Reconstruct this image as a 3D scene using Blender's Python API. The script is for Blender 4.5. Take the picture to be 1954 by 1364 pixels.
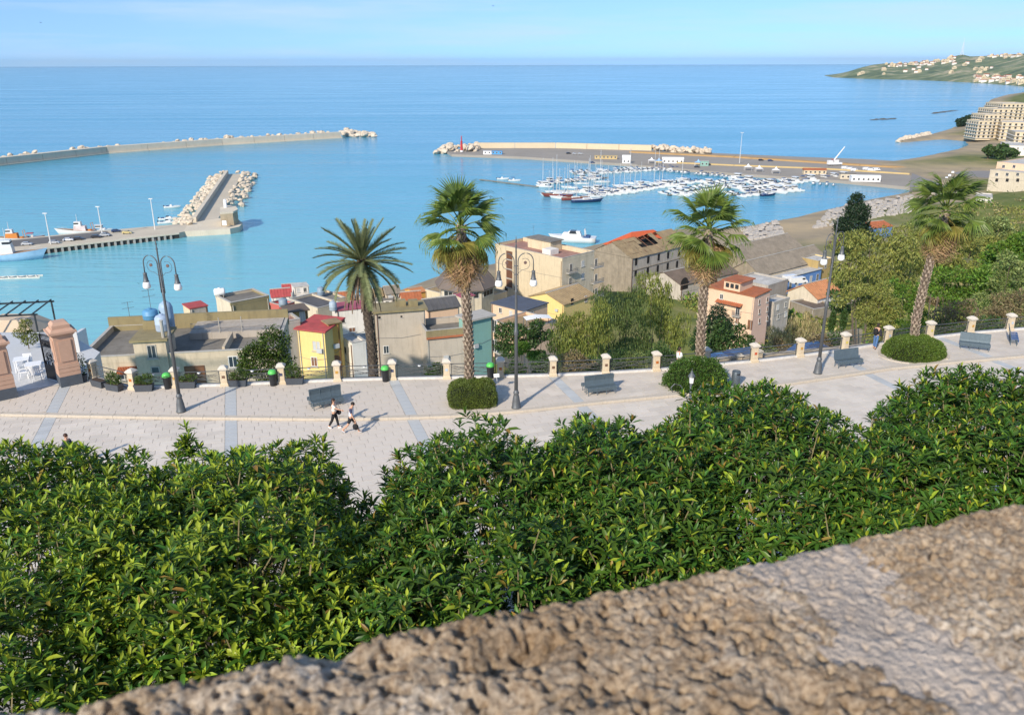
import bpy, math, random
import numpy as np
from mathutils import Vector, Matrix, Euler, noise
R=math.radians
random.seed(7); rng=np.random.default_rng(7)
for _o in list(bpy.data.objects): bpy.data.objects.remove(_o)
scene=bpy.context.scene; COL=scene.collection

# ---------------------------------------------------------------- camera
F=1560.;ZC=17.5;T=R(19.8);ROLL=R(0.15)          # focal length in photo pixels, height, tilt
cam=bpy.data.cameras.new('camera'); camo=bpy.data.objects.new('camera',cam); COL.objects.link(camo)
cam.sensor_width=36; cam.lens=F/1954*36; cam.clip_start=.05; cam.clip_end=90000
camo.location=(0,0,ZC)
camo.matrix_world=Matrix.Translation((0,0,ZC))@Matrix.Rotation(R(90)-T,4,'X')@Matrix.Rotation(-ROLL,4,'Z')
cam.dof.use_dof=True; cam.dof.focus_distance=38; cam.dof.aperture_fstop=9.5
scene.camera=camo
# ---------------------------------------------------------------- sky
SUN_EL=R(31); SX,SY=-.5,-.866
w=bpy.data.worlds.new('World'); scene.world=w; w.use_nodes=True
nt=w.node_tree; nt.nodes.clear()
sky=nt.nodes.new('ShaderNodeTexSky'); sky.sky_type='NISHITA'; sky.sun_disc=False
sky.sun_elevation=SUN_EL; sky.sun_rotation=math.atan2(SX,SY)
sky.altitude=0; sky.air_density=1.0; sky.dust_density=.3; sky.ozone_density=3.2
bg=nt.nodes.new('ShaderNodeBackground'); bg.inputs[1].default_value=.15
wo=nt.nodes.new('ShaderNodeOutputWorld')
tc=nt.nodes.new('ShaderNodeTexCoord'); mp=nt.nodes.new('ShaderNodeMapping'); mp.inputs['Scale'].default_value=(2.2,2.2,26)
nz=nt.nodes.new('ShaderNodeTexNoise'); nz.inputs['Scale'].default_value=1.6; nz.inputs['Detail'].default_value=6; nz.inputs['Roughness'].default_value=.55
rp=nt.nodes.new('ShaderNodeValToRGB'); rp.color_ramp.elements[0].position=.45; rp.color_ramp.elements[1].position=.8
mm=nt.nodes.new('ShaderNodeMath'); mm.operation='MULTIPLY'; mm.inputs[1].default_value=.8
mx=nt.nodes.new('ShaderNodeMixRGB'); mx.inputs[2].default_value=(3.3,4.1,4.95,1)
L=nt.links.new
lift=nt.nodes.new('ShaderNodeVectorMath'); lift.operation='ADD'; lift.inputs[1].default_value=(0,0,.17); nrmz=nt.nodes.new('ShaderNodeVectorMath'); nrmz.operation='NORMALIZE'
L(tc.outputs['Generated'],lift.inputs[0]); L(lift.outputs[0],nrmz.inputs[0]); L(nrmz.outputs[0],sky.inputs[0])   # read the sky a little above the yellow horizon haze
L(tc.outputs['Generated'],mp.inputs[0]); L(mp.outputs[0],nz.inputs[0]); L(nz.outputs[0],rp.inputs[0]); L(rp.outputs[0],mm.inputs[0])
tint=nt.nodes.new('ShaderNodeMixRGB'); tint.blend_type='MULTIPLY'; tint.inputs[0].default_value=1; tint.inputs[2].default_value=(.88,.97,1.04,1)
L(sky.outputs[0],tint.inputs[1]); L(tint.outputs[0],mx.inputs[1]); L(mm.outputs[0],mx.inputs[0]); L(mx.outputs[0],bg.inputs[0]); L(bg.outputs[0],wo.inputs[0])
# ---------------------------------------------------------------- sun
sl=bpy.data.lights.new('sun','SUN'); sl.energy=4.1; sl.angle=R(2); sl.color=(1,.89,.74)
so=bpy.data.objects.new('sun',sl); COL.objects.link(so)
SUNV=Vector((SX*math.cos(SUN_EL),SY*math.cos(SUN_EL),math.sin(SUN_EL))).normalized()
so.rotation_euler=SUNV.to_track_quat('Z','Y').to_euler(); so.location=(-60,-80,90)
vs=scene.view_settings; vs.view_transform='Standard'; vs.look='None'; vs.exposure=.45; vs.gamma=1; vs.use_curve_mapping=False
scene.render.engine='CYCLES'

SEA=-57.5
# ---------------------------------------------------------------- pixel -> place
def ray(px,py):
    a=(px-977)/F; b=-(py-682)/F; c,s=math.cos(ROLL),math.sin(ROLL)
    x=a*c+b*s; u=-a*s+b*c
    return Vector((x, math.cos(T)+u*math.sin(T), -math.sin(T)+u*math.cos(T)))
def P(px,py,z=0.):
    r=ray(px,py); t=(z-ZC)/r.z; return Vector((r.x*t,r.y*t,z))
def Q(px,py,D):
    r=ray(px,py); t=D/r.y; return Vector((r.x*t,D,ZC+r.z*t))
def S(px,py): return P(px,py,SEA)
def proj(x,y,z):                                  # place -> photo pixel
    dz=z-ZC; fw=y*math.cos(T)-dz*math.sin(T); up=y*math.sin(T)+dz*math.cos(T)
    a=x/fw; b=up/fw; c,s=math.cos(ROLL),math.sin(ROLL)
    return 977+F*(a*c-b*s), 682-F*(a*s+b*c), fw

# ---------------------------------------------------------------- materials
MATS={}
def mat(name,col=(.5,.5,.5),rough=.75,var=.14,scale=1.5,bump=.0,bscale=18.,metal=0.,stain=0.,stcol=(.09,.075,.05),spec=.4,island=0.,trans=0.,coat=0.,col2=None):
    if name in MATS: return MATS[name]
    m=bpy.data.materials.new(name); m.use_nodes=True; n=m.node_tree; N=n.nodes; K=n.links.new
    b=N['Principled BSDF']; b.inputs['Roughness'].default_value=rough; b.inputs['Metallic'].default_value=metal
    b.inputs['Specular IOR Level'].default_value=spec; b.inputs['Coat Weight'].default_value=coat
    tc=N.new('ShaderNodeTexCoord'); no=N.new('ShaderNodeTexNoise'); no.inputs['Scale'].default_value=scale; no.inputs['Detail'].default_value=5; no.inputs['Roughness'].default_value=.62
    K(tc.outputs['Object'],no.inputs['Vector'])
    mix=N.new('ShaderNodeMixRGB'); lo=[max(c*(1-var*1.6),0) for c in col]; hi=[min(c*(1+var*1.2),.95) for c in (col2 or col)]
    mix.inputs[1].default_value=(*lo,1); mix.inputs[2].default_value=(*hi,1)
    K(no.outputs[0],mix.inputs[0]); out=mix.outputs[0]
    if island:
        g=N.new('ShaderNodeNewGeometry'); hs=N.new('ShaderNodeHueSaturation')
        mr=N.new('ShaderNodeMapRange'); mr.inputs[3].default_value=1-island; mr.inputs[4].default_value=1+island
        mh=N.new('ShaderNodeMapRange'); mh.inputs[3].default_value=.5-island*.06; mh.inputs[4].default_value=.5+island*.05
        ms=N.new('ShaderNodeMath'); ms.operation='FRACT'; mt=N.new('ShaderNodeMath'); mt.operation='MULTIPLY'; mt.inputs[1].default_value=17.31
        K(g.outputs['Random Per Island'],mr.inputs[0]); K(g.outputs['Random Per Island'],mt.inputs[0]); K(mt.outputs[0],ms.inputs[0]); K(ms.outputs[0],mh.inputs[0])
        K(mr.outputs[0],hs.inputs['Value']); K(mh.outputs[0],hs.inputs['Hue']); K(out,hs.inputs['Color']); out=hs.outputs[0]
    if stain:
        mp=N.new('ShaderNodeMapping'); mp.inputs['Scale'].default_value=(1.1,1.1,.16); n2=N.new('ShaderNodeTexNoise'); n2.inputs['Scale'].default_value=1.3; n2.inputs['Detail'].default_value=7; n2.inputs['Roughness'].default_value=.7
        K(tc.outputs['Object'],mp.inputs[0]); K(mp.outputs[0],n2.inputs['Vector'])
        r2=N.new('ShaderNodeValToRGB'); r2.color_ramp.elements[0].position=.5; r2.color_ramp.elements[1].position=.74
        K(n2.outputs[0],r2.inputs[0]); mu=N.new('ShaderNodeMath'); mu.operation='MULTIPLY'; mu.inputs[1].default_value=stain; K(r2.outputs[0],mu.inputs[0])
        m3=N.new('ShaderNodeMixRGB'); m3.inputs[2].default_value=(*stcol,1); K(mu.outputs[0],m3.inputs[0]); K(out,m3.inputs[1]); out=m3.outputs[0]
    K(out,b.inputs['Base Color'])
    if bump:
        n4=N.new('ShaderNodeTexNoise'); n4.inputs['Scale'].default_value=bscale; n4.inputs['Detail'].default_value=4; K(tc.outputs['Object'],n4.inputs['Vector'])
        bp=N.new('ShaderNodeBump'); bp.inputs['Strength'].default_value=bump; bp.inputs['Distance'].default_value=.03; K(n4.outputs[0],bp.inputs['Height']); K(bp.outputs[0],b.inputs['Normal'])
    if trans:
        tr=N.new('ShaderNodeBsdfTranslucent'); K(out,tr.inputs[0]); ad=N.new('ShaderNodeMixShader'); ad.inputs[0].default_value=trans
        K(b.outputs[0],ad.inputs[1]); K(tr.outputs[0],ad.inputs[2]); K(ad.outputs[0],N['Material Output'].inputs[0])
    MATS[name]=m; return m

# ---------------------------------------------------------------- mesh helpers
class MB:
    def __init__(s): s.v=[]; s.f=[]; s.m=[]
    def add(s,vs,fs,mi=0):
        o=len(s.v); s.v+= [tuple(p) for p in vs]; s.f+=[tuple(i+o for i in f) for f in fs]; s.m+=[mi]*len(fs); return s
    def box(s,x0,x1,y0,y1,z0,z1,mi=0):
        return s.add([(x0,y0,z0),(x1,y0,z0),(x1,y1,z0),(x0,y1,z0),(x0,y0,z1),(x1,y0,z1),(x1,y1,z1),(x0,y1,z1)],
          [(3,2,1,0),(4,5,6,7),(0,1,5,4),(1,2,6,5),(2,3,7,6),(3,0,4,7)],mi)
    def taper(s,x0,x1,y0,y1,z0,z1,k,mi=0):
        cx,cy=(x0+x1)/2,(y0+y1)/2; g=lambda x,y:(cx+(x-cx)*k,cy+(y-cy)*k)
        t=[g(x0,y0),g(x1,y0),g(x1,y1),g(x0,y1)]
        return s.add([(x0,y0,z0),(x1,y0,z0),(x1,y1,z0),(x0,y1,z0)]+[(*p,z1) for p in t],[(3,2,1,0),(4,5,6,7),(0,1,5,4),(1,2,6,5),(2,3,7,6),(3,0,4,7)],mi)
    def prism(s,poly,z0,z1,mi=0,cap=True):
        n=len(poly); fs=[(i,(i+1)%n,n+(i+1)%n,n+i) for i in range(n)]
        if cap: fs+=[tuple(range(n,2*n)),tuple(reversed(range(n)))]
        return s.add([(p[0],p[1],z0) for p in poly]+[(p[0],p[1],z1) for p in poly],fs,mi)
    def tube(s,pts,r,n=6,mi=0):
        pts=[Vector(p) for p in pts]; k=len(pts); rs=r if isinstance(r,(list,tuple)) else [r]*k
        vs=[];ref=None
        for i,p in enumerate(pts):
            d=(pts[min(i+1,k-1)]-pts[max(i-1,0)]).normalized()
            if ref is None: ref=Vector((1,0,0)) if abs(d.x)<.8 else Vector((0,1,0))
            a=d.cross(ref).normalized(); b=d.cross(a).normalized(); ref=-b if False else ref
            for j in range(n):
                t=2*math.pi*j/n; vs.append(p+(a*math.cos(t)+b*math.sin(t))*rs[i])
        fs=[]
        for i in range(k-1):
            for j in range(n): fs.append((i*n+j,i*n+(j+1)%n,(i+1)*n+(j+1)%n,(i+1)*n+j))
        fs+=[tuple(reversed(range(n))),tuple(range((k-1)*n,k*n))]
        return s.add(vs,fs,mi)
    def lathe(s,prof,c=(0,0,0),n=12,mi=0,ph=0.):
        vs=[];fs=[];k=len(prof)
        for r,z in prof:
            for j in range(n):
                t=2*math.pi*j/n+ph; vs.append((c[0]+r*math.cos(t),c[1]+r*math.sin(t),c[2]+z))
        for i in range(k-1):
            for j in range(n): fs.append((i*n+j,i*n+(j+1)%n,(i+1)*n+(j+1)%n,(i+1)*n+j))
        fs+=[tuple(reversed(range(n))),tuple(range((k-1)*n,k*n))]
        return s.add(vs,fs,mi)
    def ell(s,c,r,n=10,k=6,mi=0):
        prof=[(max(math.sin(math.pi*i/k),.02),-math.cos(math.pi*i/k)) for i in range(k+1)]
        o=len(s.v); s.lathe(prof,(0,0,0),n,mi)
        for i in range(o,len(s.v)):
            x,y,z=s.v[i]; s.v[i]=(c[0]+x*r[0],c[1]+y*r[1],c[2]+z*r[2])
        return s
    def mesh(s,name,mats,smooth=False):
        me=bpy.data.meshes.new(name); me.from_pydata(s.v,[],s.f)
        for m in (mats if isinstance(mats,(list,tuple)) else [mats]): me.materials.append(m)
        if any(s.m): me.polygons.foreach_set('material_index',s.m)
        if smooth: me.polygons.foreach_set('use_smooth',[True]*len(me.polygons))
        me.update(); return me
    def build(s,name,mats,parent=None,smooth=False,loc=(0,0,0),rot=(0,0,0)):
        return put(name,s.mesh(name,mats,smooth),parent,loc,rot)
def put(name,me,parent=None,loc=(0,0,0),rot=(0,0,0),sc=None):
    o=bpy.data.objects.new(name,me); COL.objects.link(o); o.parent=parent; o.location=loc; o.rotation_euler=rot
    if sc is not None: o.scale=(sc,sc,sc) if isinstance(sc,(int,float)) else sc
    return o
def tag(o,label,cat,group=None):
    o['label']=label; o['category']=cat
    if group: o['group']=group
    return o
def thing(name,label,cat,loc=(0,0,0),rz=0.,group=None):
    o=put(name,None,None,loc,(0,0,rz)); o.empty_display_size=.3; return tag(o,label,cat,group)
def struct(o): o['kind']='structure'; return o
def stuff(o): o['kind']='stuff'; return o
def dup(root,loc,rz=0.,label=None,sc=None):
    def cp(o,par):
        c=o.copy(); COL.objects.link(c); c.parent=par
        for ch in KIDS(o): cp(ch,c)
        return c
    r=cp(root,None); r.location=loc; r.rotation_euler=(0,0,rz)
    if sc is not None: r.scale=(sc,sc,sc) if isinstance(sc,(int,float)) else sc
    if label: r['label']=label
    return r
def KIDS(o): return list(o.children)
def rawmesh(name,V,Fq,mats,smooth=False,mi=None):
    """numpy vertices (n,3) and quads/tris (m,k)"""
    me=bpy.data.meshes.new(name); V=np.asarray(V,dtype=np.float32); Fq=np.asarray(Fq,dtype=np.int32); k=Fq.shape[1]
    me.vertices.add(len(V)); me.vertices.foreach_set('co',V.ravel())
    me.loops.add(Fq.size); me.loops.foreach_set('vertex_index',Fq.ravel())
    me.polygons.add(len(Fq)); me.polygons.foreach_set('loop_start',np.arange(0,Fq.size,k,dtype=np.int32))
    for m in (mats if isinstance(mats,(list,tuple)) else [mats]): me.materials.append(m)
    if mi is not None: me.polygons.foreach_set('material_index',np.asarray(mi,dtype=np.int32))
    if smooth: me.polygons.foreach_set('use_smooth',np.ones(len(Fq),dtype=bool))
    me.update(calc_edges=True); me.validate(); return me
def seglen(a,b): return math.hypot(a[0]-b[0],a[1]-b[1])
def clip(poly,a,b,off=0.):      # keep what lies left of the line a->b
    nx,ny=-(b[1]-a[1]),(b[0]-a[0]); l=math.hypot(nx,ny); nx/=l; ny/=l
    d=lambda p:(p[0]-a[0])*nx+(p[1]-a[1])*ny-off
    out=[]
    for i in range(len(poly)):
        p,q=poly[i],poly[(i+1)%len(poly)]; dp,dq=d(p),d(q)
        if dp>=0: out.append(p)
        if dp*dq<0: t=dp/(dp-dq); out.append((p[0]+(q[0]-p[0])*t,p[1]+(q[1]-p[1])*t))
    return out
def polyarea(p): return .5*sum(p[i][0]*p[(i+1)%len(p)][1]-p[(i+1)%len(p)][0]*p[i][1] for i in range(len(p)))
# ================================================================= the setting: sea, land, promenade
def water_mat():
    m=bpy.data.materials.new('sea_water'); m.use_nodes=True; n=m.node_tree; N=n.nodes; K=n.links.new; b=N['Principled BSDF']
    b.inputs['Roughness'].default_value=.16; b.inputs['IOR'].default_value=1.33; b.inputs['Specular IOR Level'].default_value=.5
    tc=N.new('ShaderNodeTexCoord'); sp=N.new('ShaderNodeSeparateXYZ'); K(tc.outputs['Object'],sp.inputs[0])
    # sheltered harbour water is paler and greener than the open sea: depth grows with distance from the coast
    d1=N.new('ShaderNodeMapRange'); d1.inputs[1].default_value=230; d1.inputs[2].default_value=900; K(sp.outputs[1],d1.inputs[0])
    d2=N.new('ShaderNodeMapRange'); d2.inputs[1].default_value=-160; d2.inputs[2].default_value=260; K(sp.outputs[0],d2.inputs[0])
    ad=N.new('ShaderNodeMath'); ad.operation='MULTIPLY_ADD'; ad.inputs[1].default_value=.55; K(d2.outputs[0],ad.inputs[0]); K(d1.outputs[0],ad.inputs[2])
    n0=N.new('ShaderNodeTexNoise'); n0.inputs['Scale'].default_value=.006; n0.inputs['Detail'].default_value=4; K(tc.outputs['Object'],n0.inputs['Vector'])
    a2=N.new('ShaderNodeMath'); a2.operation='MULTIPLY_ADD'; a2.inputs[1].default_value=.5; a2.inputs[2].default_value=-.25; K(n0.outputs[0],a2.inputs[0])
    a3=N.new('ShaderNodeMath'); a3.operation='ADD'; a3.use_clamp=True; K(ad.outputs[0],a3.inputs[0]); K(a2.outputs[0],a3.inputs[1])
    cr=N.new('ShaderNodeValToRGB'); e=cr.color_ramp.elements
    e[0].position=0; e[0].color=(.20,.49,.53,1); e[1].position=1; e[1].color=(.055,.30,.46,1)
    q=e.new(.5); q.color=(.095,.37,.50,1)
    K(a3.outputs[0],cr.inputs[0]); K(cr.outputs[0],b.inputs['Base Color'])
    hs=None
    for sc,st,det in (((.03,.2,1),1.3,6),((.14,.6,1),.5,3),((.003,.045,1),1.2,4)):
        mp=N.new('ShaderNodeMapping'); mp.inputs['Scale'].default_value=sc; mp.inputs['Rotation'].default_value=(0,0,R(-6))
        nn=N.new('ShaderNodeTexNoise'); nn.inputs['Scale'].default_value=1; nn.inputs['Detail'].default_value=det; K(tc.outputs['Object'],mp.inputs[0]); K(mp.outputs[0],nn.inputs['Vector'])
        mu=N.new('ShaderNodeMath'); mu.operation='MULTIPLY'; mu.inputs[1].default_value=st; K(nn.outputs[0],mu.inputs[0])
        if hs is None: hs=mu.outputs[0]
        else:
            s2=N.new('ShaderNodeMath'); K(hs,s2.inputs[0]); K(mu.outputs[0],s2.inputs[1]); hs=s2.outputs[0]
    mw=N.new('ShaderNodeMapping'); mw.inputs['Scale'].default_value=(.0016,.016,1); mw.inputs['Rotation'].default_value=(0,0,R(-8)); nw=N.new('ShaderNodeTexNoise'); nw.inputs['Scale'].default_value=1; nw.inputs['Detail'].default_value=6; nw.inputs['Roughness'].default_value=.6; K(tc.outputs['Object'],mw.inputs[0]); K(mw.outputs[0],nw.inputs['Vector'])
    rr=N.new('ShaderNodeMapRange'); rr.inputs[1].default_value=.38; rr.inputs[2].default_value=.62; rr.inputs[3].default_value=.09; rr.inputs[4].default_value=.22; K(nw.outputs[0],rr.inputs[0]); K(rr.outputs[0],b.inputs['Roughness'])   # calm slicks and wind-ruffled streaks
    bp=N.new('ShaderNodeBump'); bp.inputs['Strength'].default_value=.55; bp.inputs['Distance'].default_value=.8; K(hs,bp.inputs['Height']); K(bp.outputs[0],b.inputs['Normal'])
    return m
o=MB().add([(31000*math.cos(2*math.pi*i/96),31000*math.sin(2*math.pi*i/96),0) for i in range(96)],[tuple(range(96))]).build('sea',water_mat(),loc=(0,0,SEA)); struct(o)

# ---- promenade
FEN=[(-24.73,45.14),(-21.67,43.5),(-19.33,43.77),(-16.6,43.99),(-13.39,44.35),(-10.23,44.7),(-7.02,44.92),(-3.85,45.07),(-.69,45.22),(2.43,45.42),(5.59,45.78),(8.69,46.25),(11.85,46.98),(15.02,47.75),(18.17,48.7),(21.44,49.84),(24.79,51.18),(28.08,52.25),(31.36,53.24),(34.44,53.92)]
FENX=[(-60,44),(-28.6,42.8),(-25.4,44.4)]+FEN+[(37.6,54.6),(41,55.3),(60,59)]
KER=[(-60,42),(-40,40.4),(-27.25,39.9),(-18.67,39.45),(-10.34,39.2),(-6.5,39.25),(-3.24,39.5),(.64,40.2),(4.98,41.35),(10,42.5),(15.79,43.9),(23.12,46.5),(28,47.65),(32.32,48.6),(40,50.2),(60,54.5)]
def at_x(poly,x):
    for a,b in zip(poly,poly[1:]):
        if a[0]<=x<=b[0]: return a[1]+(b[1]-a[1])*(x-a[0])/(b[0]-a[0])
    return poly[0][1] if x<poly[0][0] else poly[-1][1]
def seg_x(poly,x):
    for a,b in zip(poly,poly[1:]):
        if a[0]<=x<=b[0]: return a,b
    return (poly[0],poly[1]) if x<poly[0][0] else (poly[-2],poly[-1])
M_joint=mat('paving_joint',(.33,.30,.26),.9,.2,4)
M_slab=mat('paving_slab_warm',(.60,.535,.455),.62,.13,.5,.12,30,island=.07,stain=.22,stcol=(.33,.29,.245))
M_slab2=mat('paving_slab_road',(.62,.56,.485),.6,.13,.45,.12,30,island=.07,stain=.22,stcol=(.36,.32,.28))
M_slate=mat('paving_slab_slate',(.46,.475,.475),.55,.10,2,.1,30,island=.08)
M_kerb=mat('kerb_limestone',(.52,.46,.38),.8,.16,2.5,.25,14,stain=.25)
road=MB().add([(-60,-1,-.135),(60,-1,-.135)]+[(x,y+.1,-.135) for x,y in reversed(KER)],[tuple(range(2+len(KER)))]).build('road',M_joint); struct(road)
pv=MB(); pts=[(x,y+.05) for x,y in KER]; pts2=[(x,y+.28) for x,y in reversed(FENX)]
pv.prism(pts+pts2,-13,-.012); pav=pv.build('pavement',mat('promenade_wall',(.36,.32,.26),.9,.2,.6,.3,6,stain=.5)); struct(pav)
UX,UY=math.cos(R(18)),math.sin(R(18))
def uv2xy(u,v): return (u*UX-v*UY,u*UY+v*UX)
def slabs(inside,du,dv,ztop,parent,mats_,pick,seed):
    rr=random.Random(seed); big=MB(); bigd=MB(); ind=[]
    PER=9.1; cells=[]
    for k in range(-8,9):
        U0=-11.0+k*PER
        for j in range(20,140):
            cells.append((U0-.3,U0+.3,j,True)); s=U0+.3; x=s-(j%2)*du*.5-(j*3%4)*.07
            while x<U0+PER-.3-1e-6:
                a_,b_=max(x,s),min(x+du,U0+PER-.3); x+=du
                if b_-a_>.12: cells.append((a_,b_,j,False))
    if True:
        for u0,u1,j,band in cells:
            v0=j*dv; g=.009; p=[uv2xy(u0+g,v0+g),uv2xy(u1-g,v0+g),uv2xy(u1-g,v0+dv-g),uv2xy(u0+g,v0+dv-g)]
            p=inside(p)
            if len(p)<3 or polyarea(p)<.02: continue
            cx=sum(q[0] for q in p)/len(p); cy=sum(q[1] for q in p)/len(p)
            a,b,_=proj(cx,cy,ztop)
            dz=rr.uniform(-.003,.003)
            if not(-40<a<2000): continue
            if pick(a,b): ind.append((cy,p,dz,band))
            else: (bigd if band else big).prism(p,ztop-.05,ztop+dz)
    ind.sort(key=lambda t:t[0])
    for cy,p,dz,band in ind[300:]: (bigd if band else big).prism(p,ztop-.05,ztop+dz)
    for cy,p,dz,band in ind[:300]:
        c=(sum(q[0] for q in p)/len(p),sum(q[1] for q in p)/len(p))
        MB().prism([(q[0]-c[0],q[1]-c[1]) for q in p],ztop-.05,ztop+dz).build('paving_slab',mats_[1] if band else mats_[0],parent,loc=(c[0],c[1],0))
    for mb,m,nm in ((big,mats_[0],'far_slabs'),(bigd,mats_[1],'slate_band_slabs')):
        if mb.v: stuff(mb.build(nm,m,parent))
def in_walk(p):
    x=sum(q[0] for q in p)/4
    if not -44<x<44: return []
    y=sum(q[1] for q in p)/4
    if y<at_x(KER,x)-1 or y>at_x(FENX,x)+1: return []
    p=clip(p,*seg_x(KER,x),off=.36); 
    if len(p)<3: return []
    a,b=seg_x(FENX,x); return clip(p,b,a,off=-.1)
def in_road(p):
    x=sum(q[0] for q in p)/4
    if not -40<x<42: return []
    y=sum(q[1] for q in p)/4
    if y>at_x(KER,x)+1 or y<26: return []
    a,b=seg_x(KER,x); return clip(p,b,a,off=.03)
slabs(in_walk,.9,.5,0.,pav,(M_slab,M_slate),lambda a,b:-10<a<1000,1)
slabs(in_road,.85,.48,-.12,road,(M_slab2,M_slate),lambda a,b:420<a<1150 and b<905-abs(a-690)*.28,2)
# kerb stones
acc=0
for a,b in zip(KER,KER[1:]):
    if b[0]<-34 or a[0]>38: continue
    l=seglen(a,b); n=max(1,round(l/1.15)); dx,dy=(b[0]-a[0])/l,(b[1]-a[1])/l; ang=math.atan2(dy,dx)
    for i in range(n):
        s=l/n; cx,cy=a[0]+dx*s*(i+.5),a[1]+dy*s*(i+.5)
        MB().box(-s/2+.006,s/2-.006,.03,.335,-.2,.006).taper(-s/2+.008,s/2-.008,.035,.33,.006,.014,.97).build('kerb_stone',M_kerb,pav,loc=(cx,cy,0),rot=(0,0,ang))
# ---- land below
LAND=[(-400,60),(-400,170),(-150,186),(-105,200),(-66,232)]+[tuple(S(*q)[:2]) for q in [(780,549),(835,528),(960,500),(1060,485),(1120,472),(1160,462),(1250,446),(1300,437),(1370,437),(1430,432),(1530,413),(1640,386),(1735,367),(1752,358),(1640,312),(1700,309),(1760,300),(1830,285),(1851,277),(1843,270),(1800,266),(1722,272),(1708,270),(1780,256),(1806,249),(1834,240),(1848,233),(1884,223),(1880,203),(1893,190),(1925,181),(1960,176),(2120,171)]]+[(2600,2400),(2600,60)]
LP=np.array(LAND)
def sdist(X,Y):
    d=np.full(X.shape,1e9); ins=np.zeros(X.shape,bool); n=len(LP)
    for i in range(n):
        ax,ay=LP[i]; bx,by=LP[(i+1)%n]; ex,ey=bx-ax,by-ay
        t=np.clip(((X-ax)*ex+(Y-ay)*ey)/(ex*ex+ey*ey+1e-9),0,1); d=np.minimum(d,np.hypot(X-ax-t*ex,Y-ay-t*ey))
        c=((ay>Y)!=(by>Y))&(X<(bx-ax)*(Y-ay)/(by-ay+1e-12)+ax); ins^=c
    return np.where(ins,d,-d)
CP=[(-60,60,-15),(-40,60,-14),(-20,60,-14),(0,60,-12),(15,60,-9),(30,66,-6),(45,70,-4),(62,75,-3),(100,80,2),(-50,80,-20),(-20,80,-20),(0,85,-22),(20,90,-20),(45,100,-13),(70,110,-9),(100,120,-6),(140,120,0),
(-60,130,-34),(-40,130,-34),(0,130,-33),(40,130,-29),(62,140,-22),(85,140,-14),(120,150,-11),(180,160,-4),(-60,180,-46),(0,180,-43),(40,180,-40),(70,180,-36),(95,180,-27),(130,190,-20),(180,200,-14),(260,220,-8),
(-60,230,-55),(0,225,-50),(50,230,-50),(90,230,-49),(95,262,-53.5),(75,250,-53),(110,285,-54),(120,235,-43),(165,240,-28),(220,250,-20),(300,280,-15),(30,290,-55),(80,290,-54),(130,300,-54),(170,300,-49),(215,310,-34),(270,320,-26),(350,340,-20),
(100,380,-56),(160,360,-55),(200,380,-53),(240,400,-50),(280,420,-42),(330,420,-33),(420,450,-25),(230,460,-55.5),(250,500,-55.5),(300,500,-53),(340,560,-55.5),(360,520,-50),(430,600,-52),(480,560,-40),(450,760,-55.5),(470,700,-54.5),(520,700,-50),(600,800,-50),(560,900,-54),(640,900,-46),(700,1000,-44),(800,1100,-40),(800,1500,-45),(900,800,-20),(700,500,-5),(900,300,10),(1200,1500,-20),(1500,2200,-30)]
CPa=np.array(CP,float)
def terrain_z(X,Y):
    X=np.asarray(X,float); Y=np.asarray(Y,float); num=np.zeros(X.shape); den=np.zeros(X.shape)
    for cx,cy,cz in CPa:
        sc=18+.12*cy; w_=1/((((X-cx)/1.25)**2+(Y-cy)**2)/sc**2+.04)**2.2; num+=w_*cz; den+=w_
    z=num/den; d=sdist(X,Y)
    return np.where(d<0,SEA+np.maximum(d*.12,-6),np.minimum(z,SEA+d*.10+.25*np.minimum(d,6)/6*4))
def tz(x,y): return float(terrain_z(np.array([x]),np.array([y]))[0])
def grid_obj(name,xs,ys,m,mask=None,rough=0.):
    X,Y=np.meshgrid(xs,ys); Z=terrain_z(X,Y); 
    if rough: 
        Zn=np.array([noise.noise((x*.09,y*.09,3.1))+.5*noise.noise((x*.3,y*.3,1.1)) for x,y in zip(X.ravel(),Y.ravel())]).reshape(X.shape); Z=np.where(Z>SEA+2.5,Z+Zn*rough,Z)
    if mask is not None: Z=mask(X,Y,Z)
    nx,ny=len(xs),len(ys); idx=np.arange(nx*ny).reshape(ny,nx)
    Fq=np.stack([idx[:-1,:-1],idx[:-1,1:],idx[1:,1:],idx[1:,:-1]],-1).reshape(-1,4)
    keep=Z.ravel()[Fq].max(1)>SEA-.8
    return struct(put(name,rawmesh(name,np.stack([X,Y,Z],-1).reshape(-1,3),Fq[keep],m,True)))
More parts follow.
